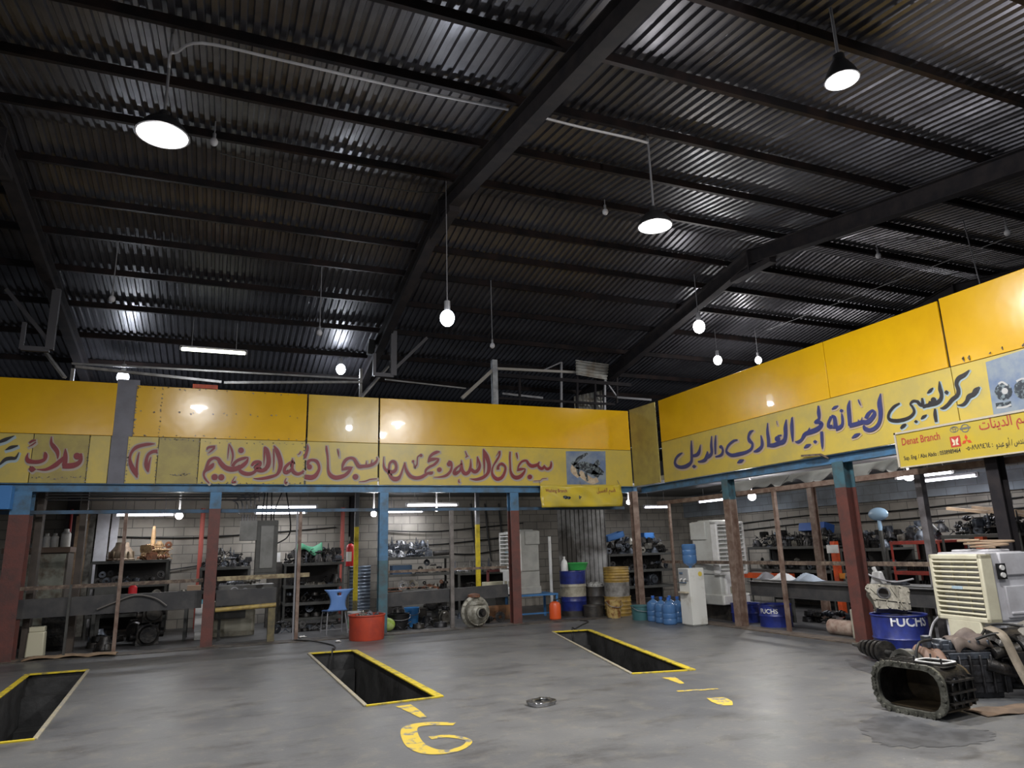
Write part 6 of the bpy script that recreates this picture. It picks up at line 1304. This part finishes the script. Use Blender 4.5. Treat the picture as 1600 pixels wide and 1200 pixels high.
drape('cardboard_sheet', 'brown oily cardboard lying on the floor right of the black casing', (6.42, 4.42, .006), RD+.2, .7, .26, mat('oily cardboard', (.16, .11, .075), .8, 0, (.08, .06, .045), 5), lambda u, v: .012*math.sin(6*u+3*v)**2, 'cardboard')
# crankshaft
a_, c_ = FL(1341, 1025), FL(1398, 1040); a_.z = c_.z = 0
t = thing('crankshaft', 'black crankshaft with round webs lying on the floor before the drum', 'crankshaft', a_, math.atan2((c_-a_).y, (c_-a_).x)); L = (c_-a_).length; X = Tm((0, 0, .135), (0, PI/2, 0))
MB().lathe([(0, -.08), (.022, -.08), (.025, .08), (.05, .09), (.05, .14), (.03, .15), (.03, L), (0, L)], 16, X).build('journal', mat('bright journal', (.20, .20, .19), .3, .8, (.04, .04, .04), 8), t)
for k, (s_, R) in enumerate(((.19, .085), (.30, .10), (.42, .115), (.52, .12), (.63, .13))):
    if s_ < L+.1: MB().lathe([(0, -.025), (R, -.025), (R+.004, 0), (R, .025), (0, .025)], 22, X @ Tm((.0, 0, s_))).build('web', M_DARK, t)
M_GCASE = mat('grimy pale casting', (.23, .215, .175), .5, .4, (.09, .08, .06), 9, .5, bump=.4, bscale=22, lo=.40, hi=.70)
# blue drum with a gear case lying on it
cd_ = FL(1413, 1031); cd_.z = 0; cd_.x += .25; cd_.y += .20
t = drum('oil_drum', 'blue cut oil drum with white letters holding a pale gear case', cd_, (.33), .52, [(0, .52, M_DRUMB, 'body')], (.45,))
q_ = math.atan2(-cd_.y, -cd_.x)
text(t, 'FUCHS', .17, mat('drum white paint', (.62, .63, .66), .45), lambda x, y: Vector((.336*math.cos(q_-.30+x/.336), .336*math.sin(q_-.30+x/.336), min(.495, .40+y))), width=.46, bold=.004)
t = thing('gear_case', 'pale greasy cast gear case lying tilted on the blue drum', 'gear case', (cd_.x-.04, cd_.y+.04, .535), q_+PI/2+.1); t.scale = (.86, .86, .86)
X = Tm((-.02, .06, .20), (PI/2-.45, .16, 0)); po = [(-.33, .12), (-.30, .17), (-.15, .19), (0, .20), (.15, .21), (.26, .20), (.28, .15), (.27, .05), (.28, -.05), (.29, -.14), (.20, -.18), (.10, -.17), (0, -.18), (-.10, -.20), (-.18, -.21), (-.20, -.16), (-.22, -.08), (-.26, -.02), (-.30, .04), (-.33, .08)]
n_ = len(po); ih = [(-.08+.075*math.cos(-2*PI*(k-9.5)/n_), .05+.075*math.sin(-2*PI*(k-9.5)/n_)) for k in range(n_)]
b = MB(); b.ringprism(po, ih, .05, X); b.ringprism([(x*.9, y*.85) for x, y in po], [(x*.8, y*.75) for x, y in po], .20, X, -.20)
b.build('casing', M_GCASE, t, .008)
b = MB()
for x0_, y0_, x1_, y1_ in ((-.2, -.06, .2, -.05), (.02, .16, .2, -.14), (.1, .17, .12, -.15), (-.15, -.08, -.14, -.18), (-.04, -.06, -.02, -.16), (-.26, .1, -.18, .02)): b.beam(X @ Vector((x0_, y0_, .06)), X @ Vector((x1_, y1_, .06)), .016, .03, up=X.to_3x3() @ Vector((0, 0, 1)))
for x, y in po[::2]: b.cyl(X @ Vector((x*.93, y*.9, .045)), X @ Vector((x*.93, y*.9, .075)), .017, seg=8)
b.build('rib', M_GCASE, t); b = MB(); b.lathe([(.075, 0), (.095, 0), (.095, .03), (.075, .03)], 20, X @ Tm((-.08, .05, .045))); b.build('bearing_seat', M_DARK2, t)
# chrome ring plate on the floor
c0 = FL(846, 1101); c0.z = 0
t = thing('pressure_plate', 'small chrome ring plate lying alone in the middle of the floor', 'clutch part', c0, .3)
MB().ringprism(rpoly(.27, .22, .06), rpoly(.16, .12, .04), .02, Tm((0, 0, .022))).ringprism(rpoly(.25, .20, .05), rpoly(.18, .14, .04), .022, Tm((0, 0, 0))).build('ring', mat('bright chrome', (.6, .61, .64), .2, .95, (.2, .2, .2), 12), t, .003)
for k in range(6): a_ = PI/3*k; MB().cyl((.10*math.cos(a_), .085*math.sin(a_), .04), (.10*math.cos(a_), .085*math.sin(a_), .055), .013, seg=8).build('bolt', M_CAST, t)

# ------------------------------------------------------------------ up under the roof
def wire(name, label, pts, r=.008, m=M_CABLE, cat='cable', smooth=True): return tag(MB().tube(pts, r, 6, smooth=smooth).build(name, m), label, cat)
def rf(px, py, dz=-.08): v = RF(px, py); v.z += dz; return v
A = RF(268, 66); wire('conduit', 'bent pale conduit leading to the nearest left lamp', [(A.x, A.y, 6.35), (A.x, A.y, 6.52), (A.x+.06, A.y+.0, 6.56), (A.x+.3, 6.71, 6.56), (.3, 6.70, 6.56), (1.6, 6.70, 6.55), (2.85, 6.69, 6.57)], .016, M_OFFWHITE, 'conduit')
B_ = RF(1012, 217); wire('conduit', 'pale conduit leading from the middle rafter to the middle lamp', [(3.15, 6.69, 6.57), (3.8, 6.69, 6.55), (4.5, 6.69, 6.55), (B_.x, B_.y, 6.57)], .016, M_OFFWHITE, 'conduit')
wire('wire', 'thin wire strung across the roof above the right sign', [rf(1197, 500, -.25), rf(1600, 338, -.25)], .006, M_CONDUIT, 'wire', False)
wire('wire', 'thin black wire along the purlin left of the middle rafter', [rf(345, 225, -.14), rf(500, 262, -.16), rf(640, 284, -.16), rf(697, 292, -.1)], .01, M_CABLE, 'wire')
wire('wire', 'thin wire hanging down to the right sign top', [rf(1505, 345, 0), (PX(1531, 440, 9.4).x, PX(1531, 440, 9.4).y, 4.75)], .008, M_CONDUIT, 'wire', False)
def bracket(label, x, Y, ztop, w, sgn):
    t = thing('roof_bracket', label, 'bracket', (x, Y, 0)); zb = w
    MB().beam((.10, 0, ztop), (.10, 0, zb), .12, .10, 'C', up=(0, 1, 0)).build('drop_bar', mat('pale roof steel', (.085, .082, .09), .5, .3), t, smooth=False)
    MB().beam((.10+sgn*.75, .1, ztop-.05), (.10, 0, zb+.12), .06, .06).build('brace_bar', MATS['pale roof steel'], t, smooth=False)
    MB().beam((.1, 0, zb), (-.30, 0, zb), .08, .08).beam((-.30, 0, zb-.02), (-.30, 0, zb+.45), .06, .06).build('foot_bar', MATS['pale roof steel'], t, smooth=False); return t
bracket('steel bracket with brace hanging from the middle rafter above the rear sign', 3.02, 13.9, 6.05, PY(628, 588, 13.9).z, 1)
bracket('steel bracket with brace hanging from the leftmost rafter', -2.98, 13.4, 6.1, PY(48, 545, 13.4).z, -1)
p = PY(580, 543, 15.0); t = thing('loudspeaker', 'small black loudspeaker beside the middle rafter bracket', 'loudspeaker', (p.x, 15.0, p.z)); MB().box((0, 0, 0), (.15, .14, .34), (0, .1, 0)).build('body', M_BLACK, t); MB().cyl((0, .02, .12), (.35, .02, .3), .012).build('mount', M_STEEL, t)
M_LITE = mat('pale painted rail', (.34, .34, .35), .5, .2, (.2, .2, .2), 6)
for lab, a, c, Y, r in (('upper pale rail running above the left rear sign panels', (112, 568), (562, 592), 15.2, .035), ('lower pale rail crossing above the weld scarred panel', (118, 573), (346, 597), 15.0, .05), ('pale rail right of the crossing point above the rear sign', (350, 598), (566, 597), 15.0, .05), ('thin conduit rail above the rear sign, right of the middle rafter', (602, 593), (728, 607), 15.4, .03)):
    q0, q1 = PY(*a, Y), PY(*c, Y); tag(MB().beam(q0, q1, r, r).build('upper_rail', M_LITE, smooth=False), lab, 'rail')
for lab, px, Y, x0 in (('plain steel upright carrying the upper rails at their left end', 114, 15.1, 0), ('plain steel upright carrying the upper rails near the middle rafter', 564, 15.1, 0)):
    q = PY(px, 580, Y); tag(MB().beam((q.x, Y, 2.98), (q.x, Y, q.z+.05), .06, .06).build('upright_bar', M_LITE, smooth=False), lab, 'post')
for k, px in enumerate((312, 331)):
    q = PY(px, 605, 14.2); o = MB().box((0, 0, 0), (.22, .12, .08)).build('orange_case', M_ORANGE); o.location = (q.x, 14.0, 4.64); tag(o, ('left' if k == 0 else 'right')+' one of two orange cases lying on top of the rear sign', 'case')
tag(MB().beam((PY(305, 600, 14.0).x, 14.0, 4.58), (PY(340, 600, 14.0).x, 14.0, 4.58), .12, .05).beam((PY(322, 600, 14.0).x, 13.99, 2.98), (PY(322, 600, 14.0).x, 13.99, 4.56), .06, .06).build('sign_stay', M_STEEL, smooth=False), 'dark stay behind the rear sign carrying the orange cases', 'bracket')
for lab, a, c in (('pale slanting bar beside the middle rafter bracket', (563, 622), (606, 573)), ('pale slanting bar under the leftmost rafter', (72, 552), (101, 590))):
    tag(MB().beam(PY(*a, 14.3), PY(*c, 14.9 if a[0] > 100 else 14.0), .07, .04).build('slanting_bar', M_LITE, smooth=False), lab, 'bar')
YB = 15.3
t = thing('loft_frame', 'steel loft frame with pale post and beam rising behind the rear sign', 'frame', (0, YB, 0))
def lb(nm, a, c, w, m, dy=0, dy2=None):
    q0, q1 = PY(*a, YB+dy), PY(*c, YB+(dy if dy2 is None else dy2)); return MB().beam((q0.x, q0.y-YB, q0.z), (q1.x, q1.y-YB, q1.z), w, w).build(nm, m, t, smooth=False)
lo_ = PY(773, 612, YB); M_PALEP = mat('peeling white post', (.45, .47, .50), .55, 0, (.25, .26, .28), 6)
MB().beam((lo_.x, 0, 2.98), (lo_.x, 0, PY(773, 563, YB).z), .13, .13).build('pale_post', M_PALEP, t, smooth=False)
lb('top_beam', (775, 576), (902, 582), .06, mat('pale torn timber', (.36, .34, .31), .6)); lb('second_beam', (775, 586), (985, 602), .09, M_STEEL); lb('sloping_beam', (722, 622), (771, 577), .08, MATS['pale torn timber']); lb('low_beam', (775, 622), (960, 632), .06, M_STEEL); lb('fluted_lamp', (785, 615), (848, 622), .05, M_CONDUIT, .4)
for px, y0, y1, m in ((812, 580, 632, M_STEEL), (877, 566, 634, M_CONDUIT), (902, 588, 638, M_STEEL), (930, 562, 640, M_STEEL), (964, 572, 622, M_STEEL), (945, 590, 640, M_CONDUIT)): lb('upright_bar', (px, y0), (px, y1+8), .05, m)
lb('bent_bar', (850, 578), (877, 566), .03, M_CONDUIT); lb('frame_bar', (930, 574), (964, 575), .05, M_STEEL); lb('frame_bar', (930, 618), (964, 621), .05, M_STEEL); lb('frame_bar', (943, 590), (964, 620), .03, M_CONDUIT); lb('frame_bar', (964, 621), (1018, 625), .05, M_CONDUIT, 0, -.5)
M_CORR = mat('weathered corrugated sheet', (.38, .38, .36), .45, .5, (.25, .21, .16), 4)
q0, q1, q2 = PY(898, 563, YB), PY(950, 570, YB), PY(943, 596, YB); q3 = PY(895, 588, YB)
def cf(u, v): p = q0*(1-u)*(1-v)+q1*u*(1-v)+q2*u*v+q3*(1-u)*v; return Vector((p.x, p.y-YB-.12*v+.02*math.sin(v*5*2*PI)-.05, p.z))
MB().grid(cf, 6, 40).build('corrugated_sheet', M_CORR, t, solid=.006)
def cf2(u, v): a = PY(905, 640, YB); c = PY(948, 608, YB); return Vector((a.x+(c.x-a.x)*u, .25+.02*math.sin(u*8*2*PI), PY(905, 645, YB).z+(PY(920, 617-12*u, YB).z-PY(905, 645, YB).z)*v))
MB().grid(cf2, 48, 3).build('corrugated_sheet', M_CORR, t, solid=.006)
# ------------------------------------------------------------------ torn sheeting below the right hand beam
M_TORN = mat('torn white sheeting', (.60, .61, .60), .5, 0, (.40, .38, .33), 3)
nt_ = M_TORN.node_tree; pb_ = nt_.nodes['Principled BSDF']; tl_ = nd(nt_, 'ShaderNodeBsdfTranslucent'); tl_.inputs[0].default_value = (.85, .86, .84, 1); ms_ = nd(nt_, 'ShaderNodeMixShader'); ms_.inputs[0].default_value = .6
nt_.links.new(pb_.outputs[0], ms_.inputs[1]); nt_.links.new(tl_.outputs[0], ms_.inputs[2]); nt_.links.new(ms_.outputs[0], nt_.nodes['Material Output'].inputs[0])
def torn(label, pa, pb, X, seed, z0=2.43, z1=2.64):
    ya, yb_ = PX(pa, 760, X).y, PX(pb, 740, X).y; r = random.Random(seed); ph = r.uniform(0, 6)
    b = MB().grid(lambda u, v: (X+.05*math.sin(u*17+ph)*(1-v)+.25*v, ya+(yb_-ya)*u, z0+(z1-z0)*v+.05*math.sin(u*9+ph)*(1-v)+.03*math.sin(u*23)*(1-v)), 40, 6)
    return tag(b.build('torn_sheet', M_TORN, solid=.004), label, 'sheet')
torn('torn white sheeting hanging right above the white air cooler', 1122, 1216, 9.06, 1); torn('torn white sheeting between the two right hand posts', 1222, 1304, 9.06, 2, 2.46); torn('torn white sheeting right of the red oxide post below the branch sign', 1318, 1398, 9.06, 3, 2.44)
tag(MB().beam((8.68, PX(1282, 712, 8.68).y, 2.80), (8.68, PX(1252, 709, 8.68).y, 2.83), .03, .03).beam((8.68, PX(1282, 712, 8.68).y, 2.80), (8.80, PX(1285, 718, 8.7).y-.02, 2.74), .03, .03).build('bent_hook', M_RUST), 'rusty bent hook sticking out under the navy lettering', 'hook')
# wires on the walls and in the bays
for k, (x0_, x1_, z, lab) in enumerate(((-2.2, 2.6, 2.02, 'black cable sagging along the rear wall of the left bays'), (3.7, 7.6, 2.05, 'upper black cable along the rear wall behind the yellow pole'), (3.7, 7.6, 1.72, 'lower black cable along the rear wall behind the yellow pole'), (5.3, 7.6, 1.45, 'lowest black cable along the rear wall beside the air cooler'), (-2.2, .2, 1.30, 'black cable low on the rear wall left of the second post'))):
    wire('cable', lab, [(x0_, 17.76, z), ((x0_*2+x1_)/3, 17.75, z-.06), ((x0_+x1_*2)/3, 17.75, z+.02), (x1_, 17.76, z+.12)], .016, M_CABLE)
for k, x in enumerate((6.1, 6.5, 6.9)): wire('cable', 'thin black cable hanging down the rear wall, %s of three' % ['leftmost', 'middle one', 'rightmost'][k], [(x, 17.76, 2.7), (x+.05, 17.75, 2.0), (x+.15, 17.75, 1.2)], .02, M_CABLE)
for z, lab in ((1.88, 'black cable along the right wall above the parts racks'), (2.06, 'thin upper cable along the right wall')): wire('cable', lab, [(12.97, 15.5, z-.1), (12.96, 13, z), (12.96, 11, z-.04), (12.97, 8.0, z+.05)], .015, M_CABLE)
wire('cable', 'black cable running from the thin poles over the floor into the middle pit', [(1.33, 13.72, .02), (1.6, 13.3, .025), (1.85, 12.6, .012), (1.78, 12.0, .014), (1.72, 11.78, .03), (1.70, 11.72, -.4), (1.70, 11.70, -.9)], .012, M_CABLE)
wire('cable', 'black cable curling over the floor into the right pit', [(6.75, 13.9, .01), (7.05, 13.3, .01), (6.6, 12.7, .012), (6.2, 12.2, .014), (6.05, 12.02, .03), (6.04, 11.94, -.4), (6.04, 11.9, -.9)], .012, M_CABLE)
wire('cable', 'black cable hanging down over the slim grey post by the cream cooler', [Vector((PX(1432, 752, 10.5).x, PX(1432, 752, 10.5).y, 2.875)), PX(1440, 790, 10.3), PX(1452, 815, 10.0), PX(1466, 830, 9.7)], .02, M_CABLE)
wire('hose', 'pale hose looped on the bench between red oxide post and cooler', [(9.62, onb(1362), .95), (9.6, onb(1385), .86), (9.6, onb(1410), .83), (9.62, onb(1436), .88)], .014, M_OFFWHITE, 'hose')
wire('hose', 'pale hose rising beside the blue drum and the cream cooler', [(7.95, 6.28, .02), (7.98, 6.32, .25), (8.0, 6.26, .45), (7.99, 6.16, .55)], .014, M_OFFWHITE, 'hose')
for lab, px, py, s_ in (('white crumpled paper on the bay floor beside the thin poles', 472, 997, .09), ('small white scrap of paper on the floor near the red half barrel', 528, 1004, .06)):
    p = FL(px, py); drape('paper_scrap', lab, (p.x, p.y, .012), .4, s_*1.6, s_, M_WHITE, lambda u, v: .02*math.sin(5*u)*math.sin(4*v)+.01, 'paper')
o = MB().box((0, 0, 0), (.30, .004, .16)).build('paper_notice', M_WHITE); p = PX(1306, 870, 11.4); o.location = (11.342, p.y, 1.30); o.rotation_euler = (0, 0, PI/2); tag(o, 'white paper notice fixed to the orange stand by the red oxide post', 'notice')
